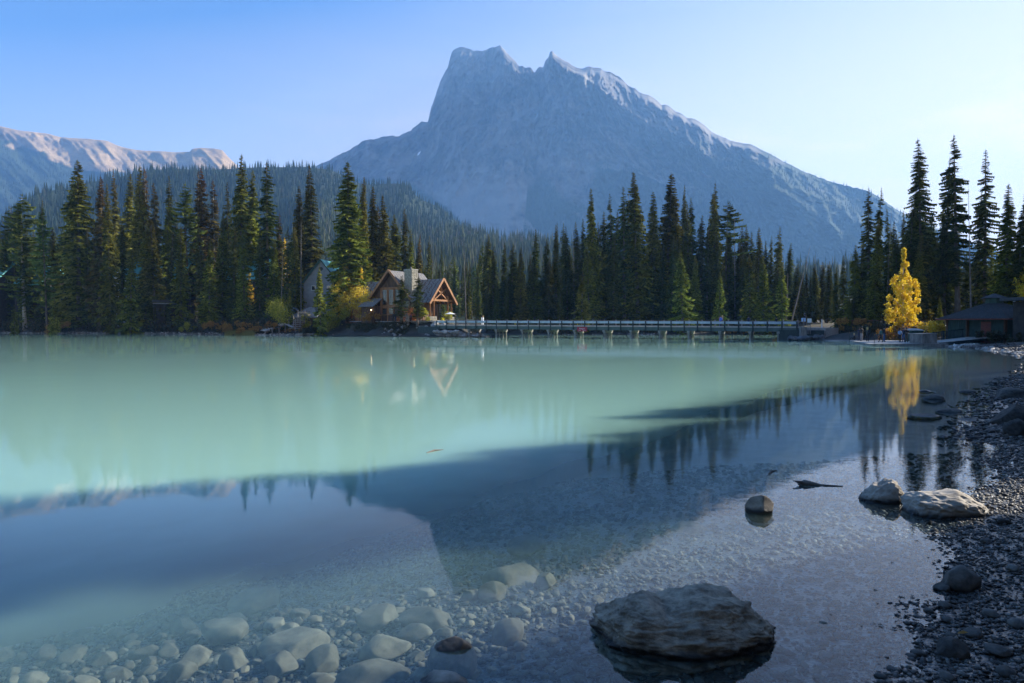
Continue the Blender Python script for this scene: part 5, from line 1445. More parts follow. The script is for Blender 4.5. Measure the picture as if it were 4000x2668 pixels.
# ------------------------------------------------------------------ teal roofed cabins, mostly hidden
m_cabinwall = principled('dark_brown_cabin_boards', (0.020, 0.016, 0.013), (0.05, 0.04, 0.032), scale=2, rough=0.8)
def cabin(label, px, ridge_py, Y, half, length, rise, wall_h, rz, wallmat=m_cabinwall, chimney=None, dormers=(), name='cabin', roofmat=m_teal, overhang=0.6, ribs=True):
    """gable house; gable end faces its local -Y, ridge along local Y"""
    p = at(px, ridge_py, Y)
    gz = ground_z(p.x, Y)
    t = thing(name, label, 'house' if name == 'house' else 'cabin', (p.x, Y, 0), rz=rz)
    rz_, ez = p.z, p.z - rise
    zb = min(gz - .5, ez - 1.5)
    mb = MB(); mb.prism([(-half + .3, 0, zb), (half - .3, 0, zb), (half - .3, 0, ez + .1), (0, 0, rz_ - .25), (-half + .3, 0, ez + .1)], (0, length, 0)); mb.build('wall', wallmat, t)
    for s in (-1, 1):
        e = half + overhang; ez2 = ez - rise * overhang / half
        mb = MB(); mb.prism([(0, -overhang, rz_), (s * e, -overhang, ez2), (s * e, length + overhang, ez2), (0, length + overhang, rz_)], (0, 0, -0.14)); roof = mb.build('roof', roofmat, t)
        if ribs:
            mb = MB(); L = length + 2 * overhang; n = int(L / 0.5)
            for k in range(n + 1):
                y = -overhang + L * k / n
                mb.bar((0, y, rz_ + .03), (s * e, y, ez2 + .03), 0.05, 0.06)
            q = mb.build('seams', roofmat, roof); q['kind'] = 'stuff'
        mb = MB(); mb.bar((0, -overhang - .05, rz_ - .1), (s * e, -overhang - .05, ez2 - .1), 0.08, 0.26); mb.build('barge_board', roofmat if wallmat is not m_siding else m_boathouse, t)
    for wx_, wz in ((-half * .4, 0), (half * .4, 0)):
        f = MB(); f.box(wx_, -0.04, ez - 1.0, 1.0, .1, 1.1); fo = f.build('window', m_white, t)
        g = MB(); g.box(wx_, -0.1, ez - 1.0, .82, .04, .92); g.build('pane', m_glass_d, fo)
    if chimney:
        cx, cy = chimney
        c = stone_shell('chimney', [Vector((cx - .6, cy - .6, 0)), Vector((cx + .6, cy - .6, 0)), Vector((cx + .6, cy + .6, 0)), Vector((cx - .6, cy + .6, 0))], ez, rz_ + .6, t, 5, size=.35)
        mb = MB()
        for k in (-.3, 0, .3): mb.tube([(cx + k, cy, rz_ + .6), (cx + k, cy, rz_ + 1.4)], .09, n=6)
        mb.build('flues', m_white, c)
    for (dx, dy, dh) in dormers:
        zc = rz_ - rise * abs(dx) / half
        d = MB(); sx_ = 1 if dx > 0 else -1
        d.prism([(dx * 1.6, dy - dh, zc - dh * 1.2), (dx * 1.6, dy + dh, zc - dh * 1.2), (dx * 1.6, dy, zc)], (-dx * 1.5, 0, 0)); dr_ = d.build('dormer', wallmat, t)
        d = MB()
        d.prism([(dx * 1.75, dy, zc + .12), (dx * 1.75, dy - dh * 1.25, zc - dh * 1.35), (0.1 * sx_, dy - dh * 1.25, zc - dh * 1.35), (0.1 * sx_, dy, zc + .12)], (0, 0, -.1))
        d.prism([(dx * 1.75, dy, zc + .12), (dx * 1.75, dy + dh * 1.25, zc - dh * 1.35), (0.1 * sx_, dy + dh * 1.25, zc - dh * 1.35), (0.1 * sx_, dy, zc + .12)], (0, 0, -.1))
        d.build('dormer_roof', roofmat, dr_)
    return t
R_ = math.radians
cabin('long teal roofed cabin seen in scraps at the far left', 60, 1020, 186, 5, 13, 4.5, 3, R_(78))
cabin('teal roofed cabin behind the bare pale pine trunk', 215, 1040, 184, 4.5, 9, 4.6, 3, R_(70))
cabin('small cabin with white gable and thin teal roof edges', 468, 1042, 174, 3.8, 8, 5.0, 3, R_(-12), wallmat=m_white)
cabin('cabin whose small teal gable catches the sun, left of the chimney roof', 565, 1040, 174, 3.6, 8, 3.4, 3, R_(-28))
cabin('largest teal roofed lodge building with stone chimney and two gables', 745, 1010, 178, 5.5, 14, 5.2, 4, R_(88), chimney=(3.0, 1.0), dormers=((2.2, -3.0, 1.9), (2.2, 4.0, 1.5)))
cabin('teal roofed cabin just right of the largest one', 915, 1030, 170, 4.2, 8, 4.0, 3, R_(-25))
cabin('teal roofed cabin behind the tall ragged spruce', 1080, 1010, 168, 4.5, 10, 4.6, 3.5, R_(75))
gh = cabin('tall grey sided house with pale teal roof behind young spruce', 1254, 1013, 158, 4.6, 12, 5.6, 6, R_(-6), wallmat=m_siding, name='house')
mb = MB(); zt = at(1254, 1013, 158).z
for k in range(44):
    z = 4.0 + k * 0.25; wz_ = 4.2 if z < zt - 5.6 else 4.2 * max(0.02, (zt - .35 - z) / 5.3)
    if z > zt - .7: break
    mb.box(0, -0.03, z, 2 * wz_, 0.05, 0.21)
sd = mb.build('siding_boards', m_siding, gh); sd['kind'] = 'stuff'
mb = MB(); mb.tube([(0, -.12, zt - 2.2), (0, -.02, zt - 2.2)], .45, n=14); mb.build('round_vent', m_rpost, gh)
p = at(1190, 1185, 152)
hut = thing('shed', 'low dark hip roofed shed before the grey sided house', 'shed', (p.x, 152, ground_z(p.x, 152)))
mb = MB(); mb.box(0, 0, 1.1, 5.4, 3, 2.6); mb.build('wall', m_timber_d, hut)
mb = MB(); mb.add([(-3.4, -2.2, 2.3), (3.4, -2.2, 2.3), (3.4, 2.2, 2.3), (-3.4, 2.2, 2.3), (1.0, 0, 4.6), (2.2, 0, 4.6)], [(0, 1, 5, 4), (1, 2, 5), (2, 3, 4, 5), (3, 0, 4), (0, 3, 2, 1)]); mb.build('roof', m_shingle, hut)
# deck balcony glimpsed on the left bank
p = at(650, 1186, 166)
bal = thing('balcony_deck', 'grey wooden balcony half lost in shade of the left bank', 'deck', (p.x, 166, ground_z(p.x, 166)))
hz_ = p.z - ground_z(p.x, 166)
mb = MB(); mb.box(0, 0, hz_, 5.5, 2.4, .16); mb.build('floor', m_greywood, bal)
mb = MB(); mb.box(0, -1.2, hz_ + .55, 5.5, .06, .7); mb.build('railing', m_cabinwall, bal)
mb = MB(); mb.box(0, .6, hz_ * .5, 5.3, 1.2, hz_ - .2); mb.build('wall', m_cabinwall, bal)
for s in (-2.5, 0, 2.5):
    mb = MB(); mb.box(s, -1.0, hz_ / 2 - .1, .18, .18, hz_); mb.build('post', m_cabinwall, bal)

# ------------------------------------------------------------------ bridge
B0 = Vector((-14.4, 127.0, 0)); B1 = Vector((42.9, 101.0, 0)); BD = (B1 - B0); BLEN = BD.length; BD.normalize(); BN = Vector((-BD.y, BD.x, 0))  # BN points away from camera
if BN.y < 0: BN = -BN
def BPt(s, n, z):
    t = s / BLEN
    return B0 + BD * s + BN * n + Vector((0, 0, z - 0.28 * t))
bridge = thing('wooden_bridge', 'long low green bridge with grey guard rails across the lake outlet', 'bridge', (0, 0, 0))
def bbar(mb, s0, n0, z0, s1, n1, z1, w, h=None): mb.bar(BPt(s0, n0, z0), BPt(s1, n1, z1), w, h)
mb = MB(); bbar(mb, 0, 0.05, 1.78, BLEN, 0.05, 1.78, 0.22, 0.56); mb.build('girder', m_girder, bridge)
mb = MB(); bbar(mb, 0, 4.2, 1.78, BLEN, 4.2, 1.78, 0.22, 0.56); mb.build('girder', m_girder, bridge)
npl = 260
plank = MB(); plank.box(0, 0, 0, BLEN / npl - .02, 4.5, .08); plank_me = plank.mesh('deck_plank', m_deck)
for k in range(npl):
    o = link('deck_plank', plank_me, bridge)
    o.location = BPt((k + .5) * BLEN / npl, 2.12, 2.10); o.rotation_euler = (0, 0, math.atan2(BD.y, BD.x))
mb = MB(); bbar(mb, 0, 0.16, 2.22, BLEN, 0.16, 2.22, 0.16, 0.14); mb.build('kerb_timber', m_deck, bridge)
mb = MB(); bbar(mb, 0, 4.1, 2.22, BLEN, 4.1, 2.22, 0.16, 0.14); mb.build('kerb_timber', m_deck, bridge)
def wbeam(s0, s1, n, z, side):
    """corrugated guard rail"""
    prof = [(0.0, 0.0), (0.05, 0.05), (0.05, 0.11), (0.0, 0.16), (0.0, 0.20), (0.05, 0.25), (0.05, 0.31), (0.0, 0.36)]
    v = []
    for s_ in (s0, s1):
        for (d, h) in prof: v.append(BPt(s_, n - side * d, z + h))
        for (d, h) in prof[::-1]: v.append(BPt(s_, n - side * (d - .012), z + h))
    k = len(prof) * 2
    f = [(i, (i + 1) % k, (i + 1) % k + k, i + k) for i in range(k)] + [tuple(range(k))[::-1], tuple(range(k, 2 * k))]
    mb = MB(); mb.add(v, f); return mb
npost = 31
for k in range(npost):
    s_ = 0.5 + (BLEN - 1.2) * k / (npost - 1)
    mb = MB(); bbar(mb, s_, -0.16, 1.42, s_, -0.16, 3.02, 0.17, 0.17); mb.build('rail_post', m_rpost, bridge)
    mb = MB(); bbar(mb, s_, 4.35, 1.9, s_, 4.35, 3.30, 0.15, 0.15); mb.build('far_rail_post', m_greywood, bridge)
    if k < npost - 1:
        e_s = 0.5 + (BLEN - 1.2) * (k + 1) / (npost - 1)
        mbw = wbeam(s_ + .02, e_s - .02, 0.0, 2.62, 1); mbw.build('guard_rail', m_rail, bridge)
        mbw = wbeam(s_ + .02, e_s - .02, 4.2, 2.62, -1); mbw.build('guard_rail', m_rail, bridge)
mb = MB(); bbar(mb, 0, 4.35, 3.06, BLEN, 4.35, 3.06, 0.12, 0.10); mb.build('top_rail', m_greywood, bridge)
mb = MB()
for k in range(250):
    s_ = BLEN * (k + .5) / 250; bbar(mb, s_, 4.35, 2.2, s_, 4.35, 3.0, 0.025, 0.025)
o = mb.build('balusters', m_rpost, bridge); o['kind'] = 'stuff'
def s_of_px(px):
    u = (px - 2000) / 2667.0
    # B0.x + s*BD.x = u*(B0.y + s*BD.y)
    return (u * B0.y - B0.x) / (BD.x - u * BD.y)
for px in (1832, 1938, 2040, 2142, 2245, 2360, 2465, 2577, 2690, 2812, 2930, 3040):
    s_ = s_of_px(px)
    pier_cap = MB(); bbar(pier_cap, s_, -0.35, 1.36, s_, 4.5, 1.36, 0.42, 0.30); bbar(pier_cap, s_, -0.15, 1.10, s_, 4.4, 1.10, 0.36, 0.20)
    pc = pier_cap.build('pier', m_concrete, bridge)
    for n_ in (0.1, 1.4, 2.8, 4.1):
        mb = MB(); mb.tube([BPt(s_, n_, 1.02 + .28 * s_ / BLEN), BPt(s_, n_, -2.5)], 0.16, n=8); mb.build('pile', m_concrete, pc)
for n_, px in ((3.9, 2229), (3.9, 2273), (3.9, 1979)):
    s_ = s_of_px(px); mb = MB(); bbar(mb, s_, 3.7, 2.15, s_, 3.7, 2.55, 0.09, 0.05); o = mb.build('reflector_post', principled('yellow_reflector', (0.8, 0.6, 0.02), rough=0.5), bridge)

# bank abutments
ab = MB(); ab.prism([BPt(-3.5, -0.3, 1.9), BPt(1.2, -0.3, 1.9), BPt(1.2, 4.6, 1.9), BPt(-3.5, 4.6, 1.9)], (0, 0, -2.6)); ab.build('abutment', m_rpost, bridge)
ab = MB(); ab.prism([BPt(BLEN - 3.2, -0.3, 1.75), BPt(BLEN + 3, -0.3, 1.75), BPt(BLEN + 3, 4.6, 1.75), BPt(BLEN - 3.2, 4.6, 1.75)], (0, 0, -2.6)); ab.build('abutment', m_rpost, bridge)
pad('path', [BPt(BLEN, .3, 2.15), BPt(BLEN + 3.2, .8, 2.1), BPt(BLEN + 5, 6, 2.1), BPt(BLEN, 4.4, 2.15)], 1.9, m_path, 'gravel path at the right end of the bridge')
pad('path', [(-15.6, 131.2, 2.90), (-14.3, 127.3, 2.16), (-12.6, 131.2, 2.16), (-13.2, 134.2, 2.90)], 0.3, m_path, 'gravel path at the lodge end of the bridge')

# ---- signs
def text_obj(name, body, size, M, mat, parent, extrude=0.004):
    cu = bpy.data.curves.new(name, 'FONT'); cu.body = body; cu.size = size; cu.align_x = 'CENTER'; cu.align_y = 'CENTER'; cu.extrude = extrude
    o = bpy.data.objects.new(name, cu); COL.objects.link(o); cu.materials.append(mat)
    bpy.context.view_layer.update()
    me = bpy.data.meshes.new_from_object(o.evaluated_get(bpy.context.evaluated_depsgraph_get()))
    bpy.data.objects.remove(o)
    if not me.materials: me.materials.append(mat)
    me.transform(M)
    return link(name, me, parent)
m_signred = principled('red_sign_paint', (0.30, 0.012, 0.03), (0.36, 0.02, 0.04), scale=4, rough=0.45)
m_letter = principled('white_lettering', (0.75, 0.75, 0.75), rough=0.5)
sa, sb = s_of_px(2256.5), s_of_px(2295.5); sm_ = (sa + sb) / 2
sg = thing('danger_sign', 'dark red Danger sign with white letters hung on the bridge girder', 'sign', BPt(sm_, -0.30, 1.62))
sg.rotation_euler = (0, 0, math.atan2(BD.y, BD.x))
mb = MB(); mb.box(0, 0, 0, sb - sa, 0.03, 0.74); mb.build('board', m_signred, sg)
M90 = Matrix.Rotation(math.radians(90), 4, 'X')
text_obj('lettering', 'Danger!', 0.30, Matrix.Translation((0, -0.02, 0.10)) @ M90, m_letter, sg)
text_obj('lettering', 'Rapids', 0.17, Matrix.Translation((-0.42, -0.02, -0.17)) @ M90, m_letter, sg)
text_obj('lettering', 'Rapides', 0.17, Matrix.Translation((0.40, -0.02, -0.17)) @ M90, m_letter, sg)
def board_sign(px, py0, py1, w, Y, label, mat, post_bottom, nboards=1):
    top = at(px, py0, Y); bot = at(px, py1, Y)
    t = thing('notice_board', label, 'sign', (top.x, Y, post_bottom))
    h = top.z - bot.z
    for k in range(nboards):
        x = (k - (nboards - 1) / 2) * w * 1.05
        mb = MB(); mb.box(x, 0, (top.z + bot.z) / 2 - post_bottom, w, .05, h); mb.build('board', mat, t)
    for k in range(max(1, nboards)):
        x = (k - (nboards - 1) / 2) * w * 1.05
        mb = MB(); mb.box(x, .07 if nboards > 1 else -.05, (top.z - .1 - post_bottom) / 2, .11, .07, top.z - post_bottom - .1); mb.build('post', m_greywood, t)
    return t
m_bluewhite = principled('blue white board', (0.50, 0.66, 0.85), rough=0.5)
m_bluewhite.name = 'pale_blue_board'
board_sign(3139, 1242, 1256, 0.62, 100.0, 'pale blue back of a notice board at the bridge end', m_bluewhite, 0.9)
board_sign(3162, 1244, 1260, 0.29, 99.0, 'pair of narrow white notice boards right of the bridge end', m_white, 0.9, 2)
p = at(3137, 1290, 99.6)
bin_ = thing('crib_box', 'upright grey boarded crib at the foot of the bridge end signs', 'box', (p.x, 99.6, 0.0))
for k in range(5):
    mb = MB(); mb.box(-.33 + k * .165, -.35, 1.0, .15, .04, 1.9); mb.build('board', m_greywood, bin_)
mb = MB(); mb.box(0, 0, 1.0, .84, .62, 1.88); mb.build('body', m_greywood, bin_)
p = at(3211, 1250, 104)
pst = thing('white_post', 'slim white post standing on the path right of the notice boards', 'post', (p.x, 104, ground_z(p.x, 104)))
mb = MB(); mb.tube([(0, 0, 0), (0, 0, p.z + .1 - ground_z(p.x, 104))], .07, n=8); mb.build('shaft', m_white, pst)
mb = MB(); mb.tube([(0, 0, p.z + .1 - ground_z(p.x, 104)), (0, 0, p.z + .25 - ground_z(p.x, 104))], [.09, .03], n=8); mb.build('cap', m_greywood, pst)

# white parasol by the lodge
p = at(1758, 1224, 128)
um = thing('parasol', 'small white cafe parasol at the right end of the lodge', 'parasol', (p.x, 128, 2.4))
hz_ = p.z - 2.4
mb = MB(); mb.tube([(0, 0, 0), (0, 0, hz_)], .035, n=6); mb.build('pole', m_greywood, um)
v = [(0, 0, hz_ + .22)] + [(1.0 * math.cos(i * math.pi / 4), 1.0 * math.sin(i * math.pi / 4), hz_ - .12) for i in range(8)] + [(0, 0, hz_ + .18)] + [(.98 * math.cos(i * math.pi / 4), .98 * math.sin(i * math.pi / 4), hz_ - .15) for i in range(8)]
f = [(0, 1 + i, 1 + (i + 1) % 8) for i in range(8)] + [(9, 10 + (i + 1) % 8, 10 + i) for i in range(8)] + [(1 + i, 10 + i, 10 + (i + 1) % 8, 1 + (i + 1) % 8) for i in range(8)]
mb = MB(); mb.add(v, f); mb.build('canopy', m_white, um)

# ------------------------------------------------------------------ wooden ramp and steps on the left bank
ramp = thing('wooden_ramp', 'sloping grey plank ramp on posts at the left waterline', 'ramp', (0, 0, 0))
q0, q1 = at(975, 1284, 149), at(1033, 1293, 144.5); q2, q3 = at(1118, 1263, 147.5), at(1062, 1258, 152)
nb_ = 26
for k in range(nb_):
    t0, t1 = (k + .03) / nb_, (k + .97) / nb_
    a, b_, c, d = q0.lerp(q3, t0), q1.lerp(q2, t0), q1.lerp(q2, t1), q0.lerp(q3, t1)
    mb = MB(); mb.prism([a, b_, c, d], (0, 0, -.07)); mb.build('plank', m_deck, ramp)
for (a, b_) in ((q0, q3), (q1, q2), ((q0 + q1) / 2, (q2 + q3) / 2)):
    mb = MB(); mb.bar(a - Vector((0, 0, .2)), b_ - Vector((0, 0, .2)), .14, .24); mb.build('stringer', m_greywood, ramp)
for (a, b_) in ((q1, q2), (q0, q3)):
    for t in (0.04, 0.35, 0.66, 0.96):
        pp = a.lerp(b_, t); mb = MB(); mb.bar((pp.x, pp.y, -1.2), (pp.x, pp.y, pp.z - .1), .2); mb.build('post', m_greywood, ramp)
st = thing('wooden_steps', 'weathered wooden steps with many upright posts climbing the left bank', 'steps', (0, 0, 0))
s0_ = at(1152, 1283, 146.0); s1_ = at(1186, 1225, 150.5)
for k in range(9):
    pp = s0_.lerp(s1_, k / 8); mb = MB(); mb.box(pp.x, pp.y, pp.z, 2.2, .38, .09, rz=.3); mb.build('tread', m_deck, st)
for (px, py0, py1, Y) in ((1163, 1212, 1240, 149), (1181, 1213, 1232, 150), (1189, 1214, 1243, 149), (1198, 1213, 1230, 151), (1209, 1214, 1228, 151), (1226, 1213, 1220, 152), (1146, 1230, 1254, 148.5), (1154, 1245, 1276, 146.4), (1172, 1229, 1270, 147), (1128, 1245, 1265, 148.4), (1016, 1257, 1274, 150)):
    a, b_ = at(px, py0, Y), at(px, py1, Y); mb = MB(); mb.bar((a.x, Y, a.z), (a.x, Y, b_.z - 1.2), .17); mb.build('post', m_greywood, st)
for (a, b_) in (((1163, 1222, 149), (1200, 1221, 150)), ((1187, 1231, 149), (1222, 1229, 151))):
    mb = MB(); mb.bar(at(*a), at(*b_), .12, .16); mb.build('handrail', m_greywood, st)
mb = MB(); mb.bar(at(1120, 1266, 146.6), at(1146, 1279, 145.6), .9, .1); mb.build('fallen_board', m_deck, st)

# parked car glimpsed by the steps
p = at(1134, 1206, 157)
car = thing('parked_car', 'blue white car nose peeping out between shrub and spruces', 'car', (p.x - .6, 157, ground_z(p.x, 157) + 0.02), rz=0.5)
car.location.z = at(1134, 1216, 157).z - .2
mb = MB(); prof_ = [(-2.2, .35), (2.2, .35), (2.25, .8), (1.9, .98), (1.2, 1.02), (.6, 1.5), (-1.2, 1.52), (-2.0, 1.05), (-2.2, .9)]
mb.prism([(x, -.85, z) for x, z in prof_], (0, 1.7, 0)); mb.build('body', principled('light_blue_car_paint', (0.35, 0.45, 0.65), rough=0.3), car)
mb = MB(); mb.prism([(1.1, -.87, 1.04), (.58, -.87, 1.42), (-1.1, -.87, 1.44), (-1.7, -.87, 1.08)], (0, 1.74, 0)); mb.build('windows', m_glass_d, car)
for x in (-1.35, 1.4):
    for y in (-.86, .86):
        mb = MB(); mb.tube([(x, y - .1, .34), (x, y + .1, .34)], .34, n=14); mb.build('wheel', m_rpost, car)
for y in (-.6, .6):
    mb = MB(); mb.box(2.22, y, .72, .1, .34, .16); mb.build('headlight', m_white, car)

# ------------------------------------------------------------------ dock
dock = thing('floating_dock', 'pale sunlit plank dock with people at the right', 'dock', (0, 0, 0))
D0, D1, D2, D3 = Vector((39.5, 75.2, .20)), Vector((48.3, 75.6, .20)), Vector((53.5, 91, .20)), Vector((45.0, 91.5, .20))
nb_ = 72
for k in range(nb_):
    t0, t1 = (k + .04) / nb_, (k + .96) / nb_
    a, b_, c, d = D0.lerp(D3, t0), D1.lerp(D2, t0), D1.lerp(D2, t1), D0.lerp(D3, t1)
    mb = MB(); mb.prism([a, b_, c, d], (0, 0, -.05)); mb.build('plank', m_deck, dock)
for a, b_ in ((D0, D1), (D1, D2), (D2, D3), (D3, D0)):
    mb = MB(); mb.bar(a - Vector((0, 0, .12)), b_ - Vector((0, 0, .12)), .14, .22); mb.build('edge_beam', m_greywood, dock)
mb = MB()
for t in (.1, .35, .6, .85): mb.bar(D0.lerp(D3, t) + Vector((.8, 0, -.25)), D1.lerp(D2, t) + Vector((-.8, 0, -.25)), .6, .3)
mb.build('floats', m_rpost, dock)
# ramp from dock to the boathouse
gw = thing('gangway', 'plank walkway with dark railing between dock and boathouse', 'walkway', (0, 0, 0))
g0, g1 = Vector((47.6, 79.0, .30)), Vector((47.9, 76.4, .30)); g2, g3 = Vector((55.2, 79.3, .80)), Vector((54.6, 82.5, .80))
for k in range(20):
    t0, t1 = (k + .04) / 20, (k + .96) / 20
    mb = MB(); mb.prism([g0.lerp(g3, t0), g1.lerp(g2, t0), g1.lerp(g2, t1), g0.lerp(g3, t1)], (0, 0, -.07)); mb.build('plank', m_deck, gw)
mb = MB(); mb.bar(g1 - Vector((0, 0, .2)), g2 - Vector((0, 0, .2)), .16, .3); mb.build('beam', m_rpost, gw)
rl0, rl1 = g0 + Vector((0, 0, 0)), g3
for k in range(26):
    t = k / 25; pp = rl0.lerp(rl1, t); mb = MB(); hh = 1.05
    mb.bar(pp, pp + Vector((0, 0, hh if k % 6 == 0 else .95)), .13 if k % 6 == 0 else .06); mb.build('baluster', m_rpost, gw)
for hgt in (.95, .15):
    mb = MB(); mb.bar(rl0 + Vector((0, 0, hgt)), rl1 + Vector((0, 0, hgt)), .08, .08); mb.build('rail', m_rpost, gw)
# boxes on the dock
bx = thing('wooden_box', 'big weathered plank box with pale lid on the dock corner', 'box', (46.3, 76.9, .21), rz=0.28)
mb = MB(); mb.box(0, 0, .53, 2.0, 1.7, 1.02); mb.build('body', m_greywood, bx)
for k in range(11):
    mb = MB(); mb.box(-.95 + k * .19, -.87, .52, .165, .035, 1.0); mb.build('board', m_greywood, bx)
mb = MB(); mb.box(0, 0, 1.08, 2.2, 1.9, .07); mb.build('lid', m_deck, bx)
bx = thing('storage_chest', 'dark green chest with pale lid behind the plank box', 'box', (50.9, 86.5, .21), rz=0.1)
mb = MB(); mb.box(0, 0, .7, 1.7, 1.1, 1.4); mb.build('body', m_boathouse, bx)
mb = MB(); mb.add([(-.95, -.65, 1.40), (.95, -.65, 1.40), (.95, .65, 1.62), (-.95, .65, 1.62), (-.95, -.65, 1.34), (.95, -.65, 1.34), (.95, .65, 1.56), (-.95, .65, 1.56)], [(0, 1, 2, 3), (7, 6, 5, 4), (0, 4, 5, 1), (1, 5, 6, 2), (2, 6, 7, 3), (3, 7, 4, 0)]); mb.build('lid', m_deck, bx)
for px, Y, h in ((3318, 88, 1.0), (3415, 76, .95)):
    p = at(px, 1330, Y); t = thing('mooring_post', 'thin leaning mooring rod at the ' + ('left tip' if px < 3400 else 'front corner') + ' of the dock', 'post', (p.x, Y, .2))
    mb = MB(); mb.tube([(0, 0, -.4), (.02, 0, h)], .03, n=6); mb.build('rod', m_rpost, t)
    mb = MB(); mb.tube([(.02, 0, h), (.02, 0, h + .1)], .06, n=6); mb.build('cap', m_timber, t)
# long low roofed rack behind
p = at(3605, 1280, 92)
rk = thing('canoe_rack', 'low dark shelter roof line behind the green chest', 'shed', (p.x + .8, 93, .7))
mb = MB(); mb.box(0, 0, 1.35, 4.6, 1.8, .12); mb.build('roof', m_greywood, rk)
for x in (-2.1, 2.1):
    mb = MB(); mb.box(x, 0, .6, .15, .15, 1.4); mb.build('post', m_rpost, rk)
# red brown rail fence in the shade behind the dock
fn = thing('rail_fence', 'long red brown rail fence in the shade behind the dock', 'fence', (0, 0, 0))
f0, f1 = at(3290, 1252, 112), at(3640, 1254, 100)
for hgt in (0, -.55):
    mb = MB(); mb.bar(f0 + Vector((0, 0, hgt)), f1 + Vector((0, 0, hgt)), .1, .14); mb.build('rail', m_redtrim, fn)
for k in range(9):
    pp = f0.lerp(f1, k / 8); mb = MB(); mb.bar((pp.x, pp.y, pp.z + .1), (pp.x, pp.y, pp.z - 1.9), .14); mb.build('post', m_redtrim, fn)

# ------------------------------------------------------------------ boathouse
BH = Vector((59.3, 84.0, 0.55))
bh = thing('boathouse', 'dark green boathouse with wide hipped shingle roof and small cupola', 'boathouse', BH)
def octo(r, z, sy=1.0, n=8, off=math.pi / 8): return [Vector((r * math.cos(off + i * 2 * math.pi / n), sy * r * math.sin(off + i * 2 * math.pi / n), z)) for i in range(n)]
eave = octo(6.15, 2.45); top = octo(1.0, 4.35)
for i in range(8):
    j = (i + 1) % 8
    shingle_slope('roof', eave[i], eave[j], top[i], top[j], bh, m_shingle_shade, 13, 0.55, thick=0.045)
wl = octo(4.9, -.4)
for i in range(8):
    j = (i + 1) % 8; a, b_ = wl[i], wl[j]; nn = ((a + b_) / 2); nn.z = 0; nn.normalize()
    mb = MB(); mb.prism([a, b_, b_ + Vector((0, 0, 3.2)), a + Vector((0, 0, 3.2))], -nn * .15); wo = mb.build('wall', m_boathouse, bh)
    if nn.y < 0.3:
        for k in range(9):
            c0 = a.lerp(b_, (k + .5) / 9) + nn * .03; mb = MB(); mb.bar(c0, c0 + Vector((0, 0, 3.1)), .05, .04); mb.build('batten', m_boathouse, wo)
    mb = MB(); mb.bar(wl[i] + Vector((0, 0, 0)), wl[i] + Vector((0, 0, 3.15)), .26); mb.build('corner_post', m_timber_d, bh)
mb = MB()
for i in range(8): mb.bar(eave[i] - Vector((0, 0, .06)), eave[(i + 1) % 8] - Vector((0, 0, .06)), .1, .14)
mb.build('fascia', m_redtrim, bh)
cup = MB(); cup.prism(octo(.95, 4.2), (0, 0, .85)); cu_ = cup.build('cupola', m_boathouse, bh)
e2 = octo(1.55, 5.0); tp = Vector((0, 0, 5.6))
mb = MB(); mb.add([*e2, tp], [(i, (i + 1) % 8, 8) for i in range(8)] + [tuple(range(8))[::-1]]); mb.build('cupola_roof', m_shingle_shade, cu_)
mb = MB(); mb.tube([(1.7, -1.0, 3.9), (1.7, -1.0, 4.9)], .12, n=8); mb.build('stove_pipe', m_white, bh)
def bh_face(i): 
    a, b_ = wl[i], wl[(i + 1) % 8]; nn = ((a + b_) / 2); nn.z = 0; nn.normalize(); return a, b_, nn
for i, t, w, z0, z1, mat in ((5, .45, 1.0, 1.1, 2.3, m_glass_d), (5, .85, .8, 1.1, 2.2, m_glass_d), (6, .35, 1.0, 1.1, 2.2, m_glass_d)):
    a, b_, nn = bh_face(i); d = (b_ - a).normalized(); c0 = a.lerp(b_, t) + nn * .07; c0.z = 0
    f = MB(); 
    for (u0, u1, q0_, q1_) in ((-w / 2, -w / 2, z0, z1), (w / 2, w / 2, z0, z1), (-w / 2, w / 2, z0, z0), (-w / 2, w / 2, z1, z1)):
        f.bar(c0 + d * u0 + Vector((0, 0, q0_)), c0 + d * u1 + Vector((0, 0, q1_)), .09)
    fo = f.build('window', m_white if t < .5 and i == 5 else m_redtrim, bh)
    g = MB(); g.prism([c0 - d * w / 2 + Vector((0, 0, z0)), c0 + d * w / 2 + Vector((0, 0, z0)), c0 + d * w / 2 + Vector((0, 0, z1)), c0 - d * w / 2 + Vector((0, 0, z1))], nn * .02); g.build('pane', mat, fo)
a, b_, nn = bh_face(4); c0 = a.lerp(b_, .5) + nn * .06; d = (b_ - a).normalized()
mb = MB(); mb.prism([c0 - d * .5, c0 + d * .5, c0 + d * .5 + Vector((0, 0, 2.5)), c0 - d * .5 + Vector((0, 0, 2.5))], nn * .05); dr_ = mb.build('door', m_redtrim, bh)
mb = MB(); mb.box(*(c0 + d * .35 + nn * .1 + Vector((0, 0, 1.2))), .08, .08, .12); mb.build('handle', m_white, dr_)
mb = MB(); mb.prism([Vector((-6.6, -4.6, .28)), Vector((-1.2, -6.1, .28)), Vector((-1.2, -4.5, .28)), Vector((-4.5, -1.5, .28))], (0, 0, -.14)); mb.build('deck', m_deck, bh)
# neighbouring building at the edge
p = at(3978, 1180, 76)
nb = thing('shed', 'dark shed whose flat roof end juts in at the right edge', 'shed', (p.x + 1.2, 76, .6))
zt_ = at(3978, 1167, 76).z - .6
mb = MB(); mb.box(1.0, 0, zt_, 5.0, 5, .34); mb.build('roof', m_shingle_shade, nb)
mb = MB(); mb.box(2.0, 0, zt_ / 2 - .3, 4.6, 4.0, zt_ + .1); mb.build('wall', m_cabinwall, nb)
mb = MB(); mb.box(-.5, -2.1, zt_ / 2 - .3, .25, .25, zt_ + .1); mb.build('post', m_boathouse, nb)
